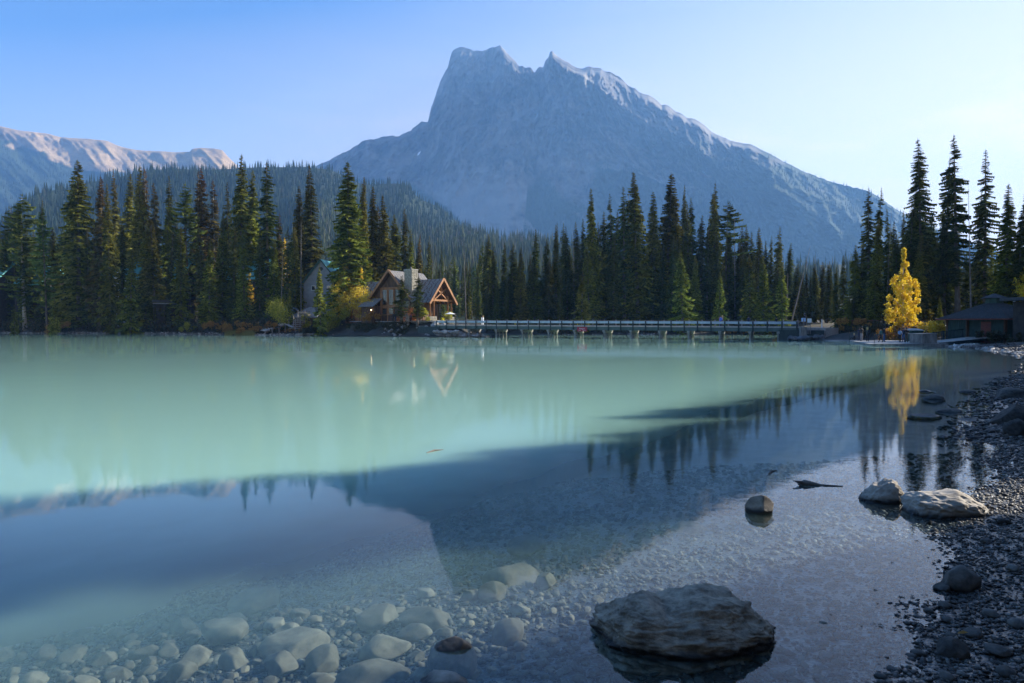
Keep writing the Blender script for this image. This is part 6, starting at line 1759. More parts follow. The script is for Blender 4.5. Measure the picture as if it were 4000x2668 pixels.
# ------------------------------------------------------------------ rocks
def ico(sub):
    bm = bmesh.new(); bmesh.ops.create_icosphere(bm, subdivisions=sub, radius=1.0)
    v = np.array([p.co[:] for p in bm.verts]); f = np.array([[x.index for x in q.verts] for q in bm.faces]); bm.free()
    return v, f
ICO = {k: ico(k) for k in (1, 2, 3, 4, 5, 6, 7)}

def rock_mesh(name, seed, dims, mat, sub=5, cuts=8, cut_d=0.78, rough=0.06, strata=0.0, flat_top=None, sq=1.0, smooth_=True):
    v, f = ICO[sub]; v = v.copy(); r = np.random.default_rng(seed)
    if sq != 1.0: v = np.sign(v) * np.abs(v) ** sq; v /= np.maximum(np.linalg.norm(v, axis=1)[:, None] ** 0.5, 1e-6)
    for k in range(cuts):
        n = r.normal(size=3); n /= np.linalg.norm(n); d = cut_d * r.uniform(0.85, 1.15)
        e = v @ n - d; v = v - np.where(e > 0, e * 0.92, 0)[:, None] * n
    if flat_top: 
        e = v[:, 2] - flat_top; v[:, 2] = np.where(e > 0, flat_top + e * 0.15, v[:, 2])
    nrm = v / np.linalg.norm(v, axis=1)[:, None]
    o = seed * 3.7
    v = v + nrm * (fbm(v[:, 0] * 1.5 + o, v[:, 1] * 1.5, v[:, 2] * 1.5, oct=3, seed=seed) - .5)[:, None] * rough * 3
    v = v + nrm * (fbm(v[:, 0] * 6 + o, v[:, 1] * 6, v[:, 2] * 6, oct=4, seed=seed + 3) - .5)[:, None] * rough
    if strata:
        zz = v[:, 2] * 7 + v[:, 0] * 1.2 + 1.5 * fbm(v[:, 0] * 1.5, v[:, 1] * 1.5, v[:, 2] * 1.5, oct=3, seed=seed + 9)
        v = v + nrm * ((ridged(v[:, 0] * 1.5 + o, v[:, 1] * 1.5, zz * 1.4, oct=4, seed=seed + 5) - .5) * strata)[:, None]
    v = v * np.array(dims) * 0.5
    return mesh_np(name, v, f, [mat], shade_smooth=smooth_)

def rock_mat(name, c1, c2, wet_z=0.06, scale=6.0, dark=(0.02, 0.019, 0.017), bump=0.6, rand=0.0, bd=0.01):
    """grey rock, darker and glossier just above the waterline"""
    m, nt, out = new_mat(name)
    b = N(nt, 'ShaderNodeBsdfPrincipled'); b.inputs['Specular IOR Level'].default_value = 0.35
    geo = N(nt, 'ShaderNodeNewGeometry'); tc = N(nt, 'ShaderNodeTexCoord')
    nz = N(nt, 'ShaderNodeTexNoise', Scale=scale, Detail=9.0, Roughness=0.68); nt.links.new(geo.outputs['Position'], nz.inputs['Vector'])
    cr = N(nt, 'ShaderNodeValToRGB'); cr.color_ramp.elements[0].position = 0.32; cr.color_ramp.elements[0].color = (*c1, 1)
    cr.color_ramp.elements[1].position = 0.68; cr.color_ramp.elements[1].color = (*c2, 1); nt.links.new(nz.outputs['Fac'], cr.inputs['Fac'])
    last = cr.outputs[0]
    if rand:
        oi = N(nt, 'ShaderNodeObjectInfo'); mr = N(nt, 'ShaderNodeMapRange'); mr.inputs['To Min'].default_value = 1 - rand; mr.inputs['To Max'].default_value = 1 + rand
        nt.links.new(oi.outputs['Random'], mr.inputs['Value']); vs = N(nt, 'ShaderNodeVectorMath', operation='SCALE')
        nt.links.new(last, vs.inputs[0]); nt.links.new(mr.outputs[0], vs.inputs['Scale']); last = vs.outputs[0]
    sep = N(nt, 'ShaderNodeSeparateXYZ'); nt.links.new(geo.outputs['Position'], sep.inputs[0])
    nz2 = N(nt, 'ShaderNodeTexNoise', Scale=9.0, Detail=3.0); nt.links.new(geo.outputs['Position'], nz2.inputs['Vector'])
    off = N(nt, 'ShaderNodeMath', operation='MULTIPLY_ADD'); off.inputs[1].default_value = 0.05; nt.links.new(nz2.outputs['Fac'], off.inputs[0])
    nt.links.new(sep.outputs['Z'], off.inputs[2])
    w = N(nt, 'ShaderNodeMapRange'); w.inputs['From Min'].default_value = wet_z; w.inputs['From Max'].default_value = wet_z + 0.05
    nt.links.new(off.outputs[0], w.inputs['Value'])
    below = N(nt, 'ShaderNodeMapRange'); below.inputs['From Min'].default_value = -0.005; below.inputs['From Max'].default_value = -0.05
    nt.links.new(sep.outputs['Z'], below.inputs['Value'])
    wt = N(nt, 'ShaderNodeMath', operation='MAXIMUM'); nt.links.new(w.outputs[0], wt.inputs[0]); nt.links.new(below.outputs[0], wt.inputs[1])
    mx = N(nt, 'ShaderNodeMix', data_type='RGBA'); mx.inputs['A'].default_value = (*dark, 1); nt.links.new(wt.outputs[0], mx.inputs['Factor']); nt.links.new(last, mx.inputs['B'])
    nt.links.new(mx.outputs['Result'], b.inputs['Base Color'])
    ro = N(nt, 'ShaderNodeMapRange'); ro.inputs['To Min'].default_value = 0.35; ro.inputs['To Max'].default_value = 0.85; nt.links.new(wt.outputs[0], ro.inputs['Value']); nt.links.new(ro.outputs[0], b.inputs['Roughness'])
    bp = N(nt, 'ShaderNodeBump', Strength=bump, Distance=bd); nt.links.new(nz.outputs['Fac'], bp.inputs['Height']); nt.links.new(bp.outputs[0], b.inputs['Normal'])
    nt.links.new(b.outputs[0], out.inputs['Surface'])
    return m
m_boulder = rock_mat('lake_boulder', (0.10, 0.080, 0.058), (0.44, 0.37, 0.275), wet_z=0.06, scale=9, bump=1.0, bd=0.02)
m_boulder_w = rock_mat('warm_boulder', (0.22, 0.19, 0.15), (0.46, 0.41, 0.34), wet_z=0.05, scale=7)
m_sub = rock_mat('silted_stone', (0.07, 0.058, 0.038), (0.205, 0.172, 0.115), wet_z=-5, scale=6, rand=0.42)
m_cobble = rock_mat('beach_cobble', (0.045, 0.042, 0.038), (0.13, 0.12, 0.105), wet_z=0.02, scale=14, rand=0.5)
m_riprap = rock_mat('riprap_rock', (0.20, 0.20, 0.20), (0.48, 0.46, 0.43), wet_z=0.1, scale=1.5, rand=0.25, bd=0.05)

def place(name, me, label, cat, x, y, z, rz=0.0, group=None):
    o = link(name, me, None, (x, y, z), (0, 0, rz)); return tag(o, label, cat, group)

# the big boulder
v, f = ICO[7]; v = v.copy()
v = np.sign(v) * np.abs(v) ** 0.80; v *= 0.93
prof_x = [-1.05, -.93, -.78, -.55, -.38, -.22, -.08, .08, .30, .48, .62, .80, .95, 1.05]
prof_z = [.35, .55, .82, 1.0, .98, .80, .88, 1.0, 1.04, 1.0, .86, .60, .34, .2]
top = np.interp(v[:, 0], prof_x, prof_z)
v[:, 2] = np.where(v[:, 2] > 0, v[:, 2] * top, v[:, 2])
v[:, 1] += np.where(v[:, 1] < 0, 0.18 * smooth(0.2, 1.0, v[:, 0]) * (1 - v[:, 2]), 0)
rb = np.random.default_rng(12)
for k in range(26):          # fracture planes
    n = rb.normal(size=3) * np.array([1, 1.3, .55]); n /= np.linalg.norm(n); d = rb.uniform(.80, .97)
    e = v @ n - d; v = v - np.where(e > 0, e * .9, 0)[:, None] * n
nrm = v / np.linalg.norm(v, axis=1)[:, None]
w_ = fbm(v[:, 0] * 1.3, v[:, 1] * 1.3, v[:, 2] * 1.3, oct=3, seed=5)
w2 = fbm(v[:, 0] * 4, v[:, 1] * 4, v[:, 2] * 5, oct=4, seed=6)
bed = (v[:, 2] * 1.0 + 0.16 * v[:, 0] + 0.30 * v[:, 1]) * 5.0 + w_ * 2.2 + w2 * 1.2
led = bed - np.floor(bed); led = np.where(led < .82, led / .82, (1 - led) / .18)       # broken ledges
mask = smooth(.38, .6, fbm(v[:, 0] * 2.2 + 7, v[:, 1] * 2.2, v[:, 2] * 3.5, oct=3, seed=15))
chips = ridged(v[:, 0] * 3.2, v[:, 1] * 3.2, v[:, 2] * 5.5 + .8 * v[:, 0], oct=5, seed=16, gain=.6) - .5
v = v + nrm * (0.055 * led * mask + 0.105 * chips + 0.12 * (w_ - .5) + 0.05 * (w2 - .5) + 0.03 * (fbm(v[:, 0] * 18, v[:, 1] * 18, v[:, 2] * 24, oct=3, seed=8) - .5))[:, None]
v = v * np.array([0.745, 0.44, 0.345])
me = mesh_np('boulder', v, f, [m_boulder], shade_smooth=True)
BX0 = (2675 - 2000) / 2667 * 5.22
place('boulder', me, 'large grey layered boulder standing in the shallow water in front', 'boulder', BX0, 5.22, 0.0, -0.04)

def on_water(px, py): return on_z(px, py, 0.0)
def wr(px, py, w, d, h, zc, seed, label, mat=m_boulder, name='rock', rz=0.0, **kw):
    p = on_water(px, py)
    me = rock_mesh(name, seed, (w, d, h), mat, **kw)
    return place(name, me, label, 'rock', p.x, p.y + d * 0.42, zc, rz)
wr(2983, 2008, .38, .30, .36, .03, 11, 'rounded grey stone alone in the blue water left of the stick', cuts=5, rough=.04)
# wedge stone: rises to the right
v, f = ICO[6]; v = v.copy(); v = np.sign(v) * np.abs(v) ** .72
v[:, 2] *= np.where(v[:, 2] > 0, np.interp(v[:, 0], [-1, -.6, 0, .4, .75, 1], [.42, .60, .78, 1.0, 1.02, .55]), 1)
nrm = v / np.linalg.norm(v, axis=1)[:, None]
v += nrm * (0.34 * (ridged(v[:, 0] * 1.1, v[:, 1] * 1.3, v[:, 2] * 2.2 + 0.5 * v[:, 0], oct=4, seed=14) - .5) + 0.10 * (fbm(v[:, 0] * 7, v[:, 1] * 7, v[:, 2] * 7, oct=4, seed=4) - .5))[:, None]
v *= np.array([.285, .20, .30]); p = on_water(3463, 1962)
place('boulder', mesh_np('boulder', v, f, [m_boulder_w], shade_smooth=True), 'wedge shaped stone with sunlit top and its own mirror image', 'boulder', p.x, p.y + .13, -.03, .05)
# flat slab
v, f = ICO[6]; v = v.copy(); v = np.sign(v) * np.abs(v) ** .66
v[:, 2] *= np.where(v[:, 2] > 0, np.interp(v[:, 0], [-1, -.7, -.1, .3, .7, 1], [.7, .95, .9, 1.0, .82, .5]), 1)
nrm = v / np.linalg.norm(v, axis=1)[:, None]
v += nrm * (0.38 * (ridged(v[:, 0] * 1.4 + 2, v[:, 1] * 1.4, v[:, 2] * 1.2 + .4 * v[:, 0], oct=4, seed=24) - .5) + 0.12 * (fbm(v[:, 0] * 6, v[:, 1] * 6, v[:, 2] * 6, oct=4, seed=6) - .5))[:, None]
v *= np.array([.43, .33, .21]); p = on_water(3742, 2022)
place('boulder', mesh_np('boulder', v, f, [m_boulder_w], shade_smooth=True), 'broad flat topped sunlit rock at the edge of the gravel', 'boulder', p.x, p.y + .26, .045, -.1)
wr(3783, 2312, .36, .26, .30, .06, 31, 'dark brown rock with pale crack line at the gravel edge', mat=m_cobble, cuts=6, rough=.05)
wr(3694, 2311, .15, .12, .10, .01, 32, 'small glossy dark stone in the water left of the brown rock', mat=m_cobble)
wr(3748, 2590, .24, .2, .18, .05, 33, 'dark rounded rock half sunk in the gravel near the bottom right', mat=m_cobble)
wr(1762, 2556, .36, .26, .36, -.115, 34, 'wet brown rock tip just breaking the surface among sunken stones', mat=m_cobble, cuts=6)
wr(1690, 2725, .60, .40, .44, -.15, 35, 'pale bluish rock cut by the bottom edge of the picture', mat=m_boulder_w, strata=.08)
wr(3655, 2078, .09, .06, .06, .0, 36, 'little dark stone below the flat sunlit rock', mat=m_cobble)
wr(3665, 1560, .7, .6, .4, -.06, 37, 'dark hump of rock in the brown water by the aspen reflection', mat=m_cobble)
wr(3735, 1612, .8, .55, .26, -.04, 38, 'low grey flat rock just above the brown water', mat=m_cobble)
wr(3632, 1628, .9, .7, .22, -.06, 39, 'barely covered stone that wrinkles the surface left of the flat grey rock', mat=m_cobble)
wr(3628, 1530, .5, .4, .16, -.03, 40, 'small bright rimmed stone awash at the foot of the aspen reflection', mat=m_boulder_w)
wr(3795, 1532, .7, .4, .16, -.02, 41, 'thin dark stone awash right of the bright rimmed one', mat=m_cobble)
wr(3800, 1642, .5, .4, .12, -.02, 42, 'tiny dark stone awash near the shaded shore', mat=m_cobble)
wr(3985, 1562, 1.2, .9, .6, .05, 43, 'broad low boulder at the right edge beside the far gravel', mat=m_cobble)
wr(4010, 1668, 1.1, .8, .8, .1, 44, 'rounded grey boulder cut by the right picture edge', mat=m_cobble, cuts=4)
wr(3990, 1715, .5, .45, .5, .15, 45, 'dark upright stone on the glittering gravel at the right edge', mat=m_cobble)
# driftwood
p = on_water(3205, 1895)
dwd = thing('driftwood', 'weathered driftwood stick lying in the water above the lone stone', 'driftwood', (p.x, p.y, 0), rz=-.12)
mb = MB(); mb.tube([(-.30, .05, -.02), (-.22, .02, .03), (-.12, .0, .02), (.0, -.02, .008), (.30, -.05, .002)], [.03, .045, .03, .014, .008], n=9); mb.build('stem', m_snag, dwd, sm=True)
mb = MB(); mb.tube([(-.22, .02, .02), (-.34, -.03, .05), (-.40, -.02, .06)], [.03, .018, .006], n=6); mb.build('stub', m_snag, dwd, sm=True)
for (px, py, L, lab) in ((3018, 1846, .2, 'small floating twig right of the tree reflections'), (1700, 1763, .22, 'short dark twig floating on the open turquoise water')):
    p = on_water(px, py); t = thing('floating_twig', lab, 'twig', (p.x, p.y, 0), rz=.9)
    mb = MB(); mb.tube([(-L, 0, 0), (0, .03, .015), (L, 0, 0)], [.012, .02, .006], n=6); mb.build('stem', m_snag, t)

# sunken stones one can pick out
sub_protos = [rock_mesh('submerged_stone', 200 + i, (1, .78, .66), m_sub, sub=4, cuts=7 + i % 5, cut_d=.74, rough=.07) for i in range(10)]
KEY = [(1160, 2545, .60, 'large pale pitted stone on the lake bed, biggest of the sunken ones'), (1075, 2460, .26, 'sunken stone with bright peak above the large pitted one'),
       (1500, 2570, .44, 'round dark-shadowed sunken stone left of the wet rock tip'), (1660, 2450, .50, 'pale sunken boulder split by a shadow, above the wet rock tip'),
       (1660, 2335, .24, 'lone roundish sunken stone below the mirrored mountain'), (1925, 2338, .36, 'block shaped sunken stone lit inside the mountain reflection'),
       (2000, 2262, .62, 'crest shaped sunken rock lit inside the mountain reflection'), (2130, 2290, .30, 'sunken stone right of the crest shaped rock'),
       (2060, 2160, .48, 'long dim sunken stone above the crest shaped rock'), (2690, 2072, .62, 'flat pale slab under water left of the lone grey stone'),
       (1000, 2385, .52, 'broad pale sunken slab at the edge of the deep blue'), (880, 2500, .46, 'long slanting sunken slab left of the pitted stone'),
       (760, 2600, .34, 'angular sunken slab at lower left'), (1100, 2625, .34, 'rounded sunken stone under the pitted one'),
       (1260, 2610, .36, 'smooth sunken stone right of the rounded one near the bottom'), (1620, 2500, .30, 'flat sunken stone left above the wet rock tip'),
       (1990, 2490, .40, 'broad dim sunken stone right of the wet rock tip'), (2030, 2400, .22, 'sunken flat stone on fine pebbles right of the shadow-split boulder'),
       (1450, 2660, .6, 'big smooth sunken stone at the bottom edge'), (1840, 2350, .24, 'small sunken stone inside the foot of the mountain reflection'),
       (2230, 1590, .9, 'hardly visible sunken slab'), (1480, 2440, .4, 'flat sunken slab between the bright peak stone and the split boulder')]
def bed_at(px, py):
    dx, dy, dz = ray(px, py); k = (0 - CAM_H) / dz
    for _ in range(6):
        x, y = float(dx * k), float(dy * k); z = ground_z(x, y); k = (z - CAM_H) / dz
    return Vector((x, y, z))
used = []
for i, (px, py, s, lab) in enumerate(KEY[:20] + KEY[21:]):
    q = bed_at(px, py); used.append((q.x, q.y, s))
    o = link('submerged_stone', sub_protos[i % 10], None, (q.x, q.y, min(q.z + s * .16, -.05 - .36 * s)), (r.uniform(-.1, .1), r.uniform(-.1, .1), r.uniform(-.5, .5) if s > .4 else r.uniform(0, 6.28)), (s, s, s * .8))
    if i in (4, 5): pass
    tag(o, lab, 'stone', 'stones sunken in the shallows')
cnt_s = 0; tries = 0
rs_ = np.random.default_rng(77)
while cnt_s < 245 and tries < 6000:
    tries += 1
    px = rs_.uniform(-60, 2500); py = rs_.uniform(2215, 2720)
    big_ = np.interp(px, [0, 1200, 1900, 2500], [1.0, .9, .5, .25])
    s = (0.08 + 0.22 * rs_.random() ** 2.2) * big_ + .04
    dx, dy, dz = ray(px, py); k = -CAM_H / dz
    x, y = float(dx * k), float(dy * k)
    if any((x - a) ** 2 + (y - b_) ** 2 < (.42 * (s + c)) ** 2 for a, b_, c in used): continue
    if abs(x - BX0) < .8 and abs(y - 5.2) < .55: continue
    z = ground_z(x, y)
    if z + .42 * s > -0.03: continue
    used.append((x, y, s)); cnt_s += 1
    o = link('submerged_stone', sub_protos[int(rs_.integers(0, 10))], None, (x, y, z + s * .12), (rs_.uniform(-.2, .2), rs_.uniform(-.2, .2), rs_.uniform(0, 6.28)), (s, s, s * rs_.uniform(.7, 1.1)))
    tag(o, 'pale silt coated stone among many on the shallow lake bed', 'stone', 'stones sunken in the shallows')

# cobbles lying on the gravel
cob = [rock_mesh('cobble', 300 + i, (1, .75, .5), m_cobble, sub=3, cuts=6, cut_d=.78, rough=.05) for i in range(6)]
SH = [(3590, 2545, .10), (3630, 2378, .09), (3585, 2400, .06), (3545, 2425, .05), (3690, 2365, .1), (3640, 2435, .05), (3700, 2420, .09), (3435, 2585, .05), (3400, 2600, .04), (3440, 2632, .07),
      (3370, 2655, .04), (3480, 2600, .07), (3560, 2550, .07), (3500, 2610, .06), (3640, 2100, .05), (3675, 2095, .04), (3610, 2280, .04), (3712, 2480, .07), (3395, 2668, .05), (3870, 2405, .12),
      (3800, 2480, .13), (3900, 2560, .14), (3850, 2130, .10), (3960, 2240, .12), (3920, 2050, .12), (3790, 2060, .09), (3820, 2040, .08), (3930, 2640, .12), (3700, 2650, .1), (3980, 2450, .13)]
for i, (px, py, s) in enumerate(SH):
    q = on_z(px, py, 0.02); z = ground_z(q.x, q.y)
    o = link('cobble', cob[i % 6], None, (q.x, q.y, max(z, -.03) + s * .12), (0, 0, i * 1.3), (s * 1.3, s * 1.3, s * 1.2))
    tag(o, 'small dark wet cobble at the gravel edge of the beach', 'stone', 'dark cobbles along the gravel edge')
p = on_z(3760, 2478, 0.06)
lf = thing('fallen_leaf', 'ochre fallen leaf on the dark gravel near the bottom right', 'leaf', (p.x, p.y, ground_z(p.x, p.y) + .05))
mb = MB(); mb.add([(-.04, 0, 0), (-.012, -.022, .008), (.025, -.015, .012), (.045, 0, .006), (.02, .018, .014), (-.015, .02, .004), (0, 0, -.003)], [(0, 1, 6), (1, 2, 6), (2, 3, 6), (3, 4, 6), (4, 5, 6), (5, 0, 6)]); mb.build('blade', m_orange, lf)

# pebbles nobody could count
def pebble_soup(name, X, Y, Z, S, seed, mat, label, kind='gravel'):
    v0, f0 = ICO[1]; r_ = np.random.default_rng(seed); n = len(X)
    v0 = v0 * np.array([1, .8, .55])
    a = r_.uniform(0, 6.28, n); ca, sa = np.cos(a), np.sin(a)
    jit = 1 + r_.uniform(-.25, .25, (n, len(v0)))
    V = v0[None] * jit[:, :, None] * S[:, None, None] * np.stack([r_.uniform(.8, 1.3, n), r_.uniform(.8, 1.2, n), r_.uniform(.6, 1.1, n)], 1)[:, None, :]
    tilt = r_.normal(0, .3, n)
    V[..., 2] += V[..., 0] * tilt[:, None]
    x = V[..., 0] * ca[:, None] - V[..., 1] * sa[:, None] + X[:, None]; y = V[..., 0] * sa[:, None] + V[..., 1] * ca[:, None] + Y[:, None]; z = V[..., 2] + Z[:, None]
    F = f0[None] + (np.arange(n) * len(v0))[:, None, None]
    me = mesh_np(name, np.stack([x, y, z], 2).reshape(-1, 3), F.reshape(-1, 3), [mat], shade_smooth=True)
    return tag(link(name, me), label, kind='stuff')
def island_pebble(name, c, wet=False):
    m, nt, out = new_mat(name)
    b = N(nt, 'ShaderNodeBsdfPrincipled', Roughness=0.55 if wet else 0.8); b.inputs['Specular IOR Level'].default_value = 0.35 if wet else .3
    geo = N(nt, 'ShaderNodeNewGeometry'); cr = N(nt, 'ShaderNodeValToRGB')
    while len(cr.color_ramp.elements) < len(c): cr.color_ramp.elements.new(.5)
    for e, (p_, k_) in zip(cr.color_ramp.elements, c): e.position = p_; e.color = (*k_, 1)
    nt.links.new(geo.outputs['Random Per Island'], cr.inputs['Fac'])
    nz = N(nt, 'ShaderNodeTexNoise', Scale=60.0, Detail=4.0); nt.links.new(geo.outputs['Position'], nz.inputs['Vector'])
    bp = N(nt, 'ShaderNodeBump', Strength=.4, Distance=.004); nt.links.new(nz.outputs['Fac'], bp.inputs['Height']); nt.links.new(bp.outputs[0], b.inputs['Normal'])
    nt.links.new(cr.outputs[0], b.inputs['Base Color']); nt.links.new(b.outputs[0], out.inputs['Surface']); return m
m_peb = island_pebble('beach_pebbles', [(0, (0.020, 0.019, 0.018)), (.5, (0.055, 0.050, 0.045)), (.9, (0.10, 0.095, 0.085)), (1, (0.19, 0.18, 0.16))], wet=True)
m_pebu = island_pebble('lakebed_pebbles', [(0, (0.032, 0.030, 0.024)), (.5, (0.066, 0.062, 0.048)), (1, (0.14, 0.13, 0.10))])
rp = np.random.default_rng(91)
def scatter(n, xlo, xhi, ylo, yhi, smin, smax, cond, scale_d=0.0):
    x = rp.uniform(xlo, xhi, n); y = rp.uniform(ylo, yhi, n) if scale_d == 0 else ylo * (yhi / ylo) ** rp.random(n)
    z = height(x, y); s = smin + (smax - smin) * rp.random(n) ** 2.5
    s = s * (1 + scale_d * np.maximum(y - 6, 0))
    ok = cond(x, y, z); return x[ok], y[ok], z[ok] + 0.15 * s[ok], s[ok]
infr = lambda x, y: (x < .80 * y + .5)
X, Y, Z, S = scatter(110000, 1.2, 12, 4.0, 16, .008, .030, lambda x, y, z: (z > -.045) & (z < .9) & infr(x, y), scale_d=.07)
k = min(len(X), 22500); pebble_soup('gravel', X[:k], Y[:k], Z[:k], S[:k], 1, m_peb, 'dark wet gravel of the near beach')
X, Y, Z, S = scatter(60000, 9, 50, 14, 70, .03, .09, lambda x, y, z: (z > -.06) & (z < 1.2) & infr(x, y), scale_d=.02)
k = min(len(X), 7000); pebble_soup('gravel', X[:k], Y[:k], Z[:k], S[:k], 2, m_peb, 'gravel of the beach farther along the shore')
X, Y, Z, S = scatter(90000, -7, 9, 3.9, 13, .014, .055, lambda x, y, z: (z < -.03) & (z > -1.0) & infr(x, y) & (x > -.8 * y - .5), scale_d=.05)
k = min(len(X), 19000); pebble_soup('gravel', X[:k], Y[:k], Z[:k], S[:k], 3, m_pebu, 'pale pebbles covering the shallow lake bed')
# light stones along the far waterlines
X = []; Y = []
for (a, b_) in (((-133, 177.6), (-95, 167.6)), ((-95, 167.6), (-63, 150.6)), ((-56, 145.4), (-40, 143)), ((-40, 143), (-32, 140)), ((66, 150), (10, 151.5)), ((52, 102), (48.6, 106)), ((51, 77), (46, 71)), ((45.5, 66), (36, 46))):
    t = rp.random(260); X.append(a[0] + (b_[0] - a[0]) * t + rp.normal(0, .5, 260)); Y.append(a[1] + (b_[1] - a[1]) * t + rp.normal(0, .6, 260))
X = np.concatenate(X); Y = np.concatenate(Y); Z = height(X, Y); ok = (Z > -.1) & (Z < .5)
m_pale = island_pebble('pale_shore_stones', [(0, (0.16, 0.15, 0.13)), (.6, (0.30, 0.28, 0.25)), (1, (0.6, 0.57, 0.52))])
pebble_soup('shore_stones', X[ok], Y[ok], Z[ok] + .05, rp.uniform(.08, .3, ok.sum()), 4, m_pale, 'pale stones along the far waterline')

# riprap boulders around the bridge ends
rip = [rock_mesh('riprap_boulder', 400 + i, (1, .85, .75), m_riprap, sub=3, cuts=12, cut_d=.66, rough=.04, smooth_=False) for i in range(7)]
m_ripshade = rock_mat('shaded_riprap_rock', (0.05, 0.055, 0.06), (0.14, 0.145, 0.15), wet_z=0.1, scale=1.5, rand=0.25, bd=0.05)  # shaded copy of the riprap: shade and its blue cast put into the colour
ripd = [rock_mesh('riprap_boulder', 420 + i, (1, .85, .75), m_ripshade, sub=3, cuts=12, cut_d=.66, rough=.04, smooth_=False) for i in range(5)]
rr2 = np.random.default_rng(19)
def heap(pxa, pxb, Ya, Yb, n, smin, smax, label, group, zb=0.0, depth=3.0, protos=None):
    for i in range(n):
        t = (i + rr2.uniform(-.4, .4)) / n; px = pxa + (pxb - pxa) * t
        d = rr2.uniform(0, depth)
        Yv = Ya + (Yb - Ya) * t + d
        x = at(px, 1300, Yv).x; z = max(ground_z(x, Yv), zb); s = rr2.uniform(smin, smax)
        o = link('riprap_boulder', (protos or rip)[i % len(protos or rip)], None, (x, Yv, z + s * .15), (rr2.uniform(-.5, .5), rr2.uniform(-.5, .5), rr2.uniform(0, 6.28)), (s, s, s))
        tag(o, label, 'boulder', group)
heap(1630, 1765, 127.6, 124.8, 60, .6, 1.5, 'angular grey boulder in the heap below the lodge terrace', 'riprap below the lodge terrace')
heap(1755, 1895, 125.0, 123.4, 34, .6, 1.4, 'sunlit angular boulder in the heap under the left end of the bridge', 'riprap under the left bridge end', depth=2.0)
heap(1490, 1640, 131.8, 128.4, 26, .4, 1.0, 'pale rock on the bank edge before the lodge', 'rocks on the bank before the lodge', depth=2.5)
heap(1700, 1792, 125.2, 123.6, 16, .7, 1.2, 'angular grey boulder piled against the left bridge end', 'riprap at the left bridge end', zb=.75, depth=.8)
heap(3085, 3215, 98.6, 98.2, 22, .7, 1.3, 'shaded bluish boulder at the right end of the bridge', 'riprap at the right bridge end', zb=.1, depth=1.0, protos=ripd)
heap(3090, 3230, 99.0, 100.5, 34, .6, 1.3, 'shaded bluish boulder at the right end of the bridge', 'riprap at the right bridge end', depth=3.0, protos=ripd)
# drift logs on the left waterline
for (px, py, Y, L, rz, lab) in ((1430, 1300, 140.5, 2.6, .9, 'pale leaning driftwood log under the golden willow'), (1470, 1308, 139, 2.4, .1, 'pale log lying at the waterline right of the leaning one'), (1190, 1307, 143.5, 4.0, -.05, 'thin driftwood log on the shore below the steps')):
    x = at(px, py, Y).x; t = thing('drift_log', lab, 'log', (x, Y, .15), rz=rz)
    mb = MB(); mb.tube([(-L / 2, 0, -.1), (0, .1, .15), (L / 2, 0, .5 if rz > .5 else .1)], [.2, .18, .1], n=8); mb.build('stem', m_pale_bark, t, sm=True)

# ------------------------------------------------------------------ people
m_skin = principled('skin', (0.42, 0.25, 0.17), rough=0.6)
def cloth(name, c): return principled(name, c, tuple(min(1, x * 1.4 + .01) for x in c), scale=8, rough=0.85)
CL = {'black': cloth('black_cloth', (0.012, 0.012, 0.014)), 'navy': cloth('navy_cloth', (0.015, 0.02, 0.05)), 'blue': cloth('blue_cloth', (0.03, 0.10, 0.42)), 'white': cloth('white_cloth', (0.72, 0.74, 0.76)),
      'yellow': cloth('yellow_cloth', (0.75, 0.60, 0.03)), 'teal': cloth('teal_cloth', (0.05, 0.16, 0.14)), 'jeans': cloth('denim', (0.05, 0.10, 0.20)), 'red': cloth('red_cloth', (0.45, 0.03, 0.03)),
      'sky': cloth('pale_blue_cloth', (0.20, 0.32, 0.48)), 'brown': cloth('brown_cloth', (0.08, 0.05, 0.03)), 'grey': cloth('grey_cloth', (0.2, 0.2, 0.21)), 'blond': cloth('blond_hair', (0.45, 0.30, 0.12)), 'dark': cloth('dark_hair', (0.02, 0.014, 0.01))}
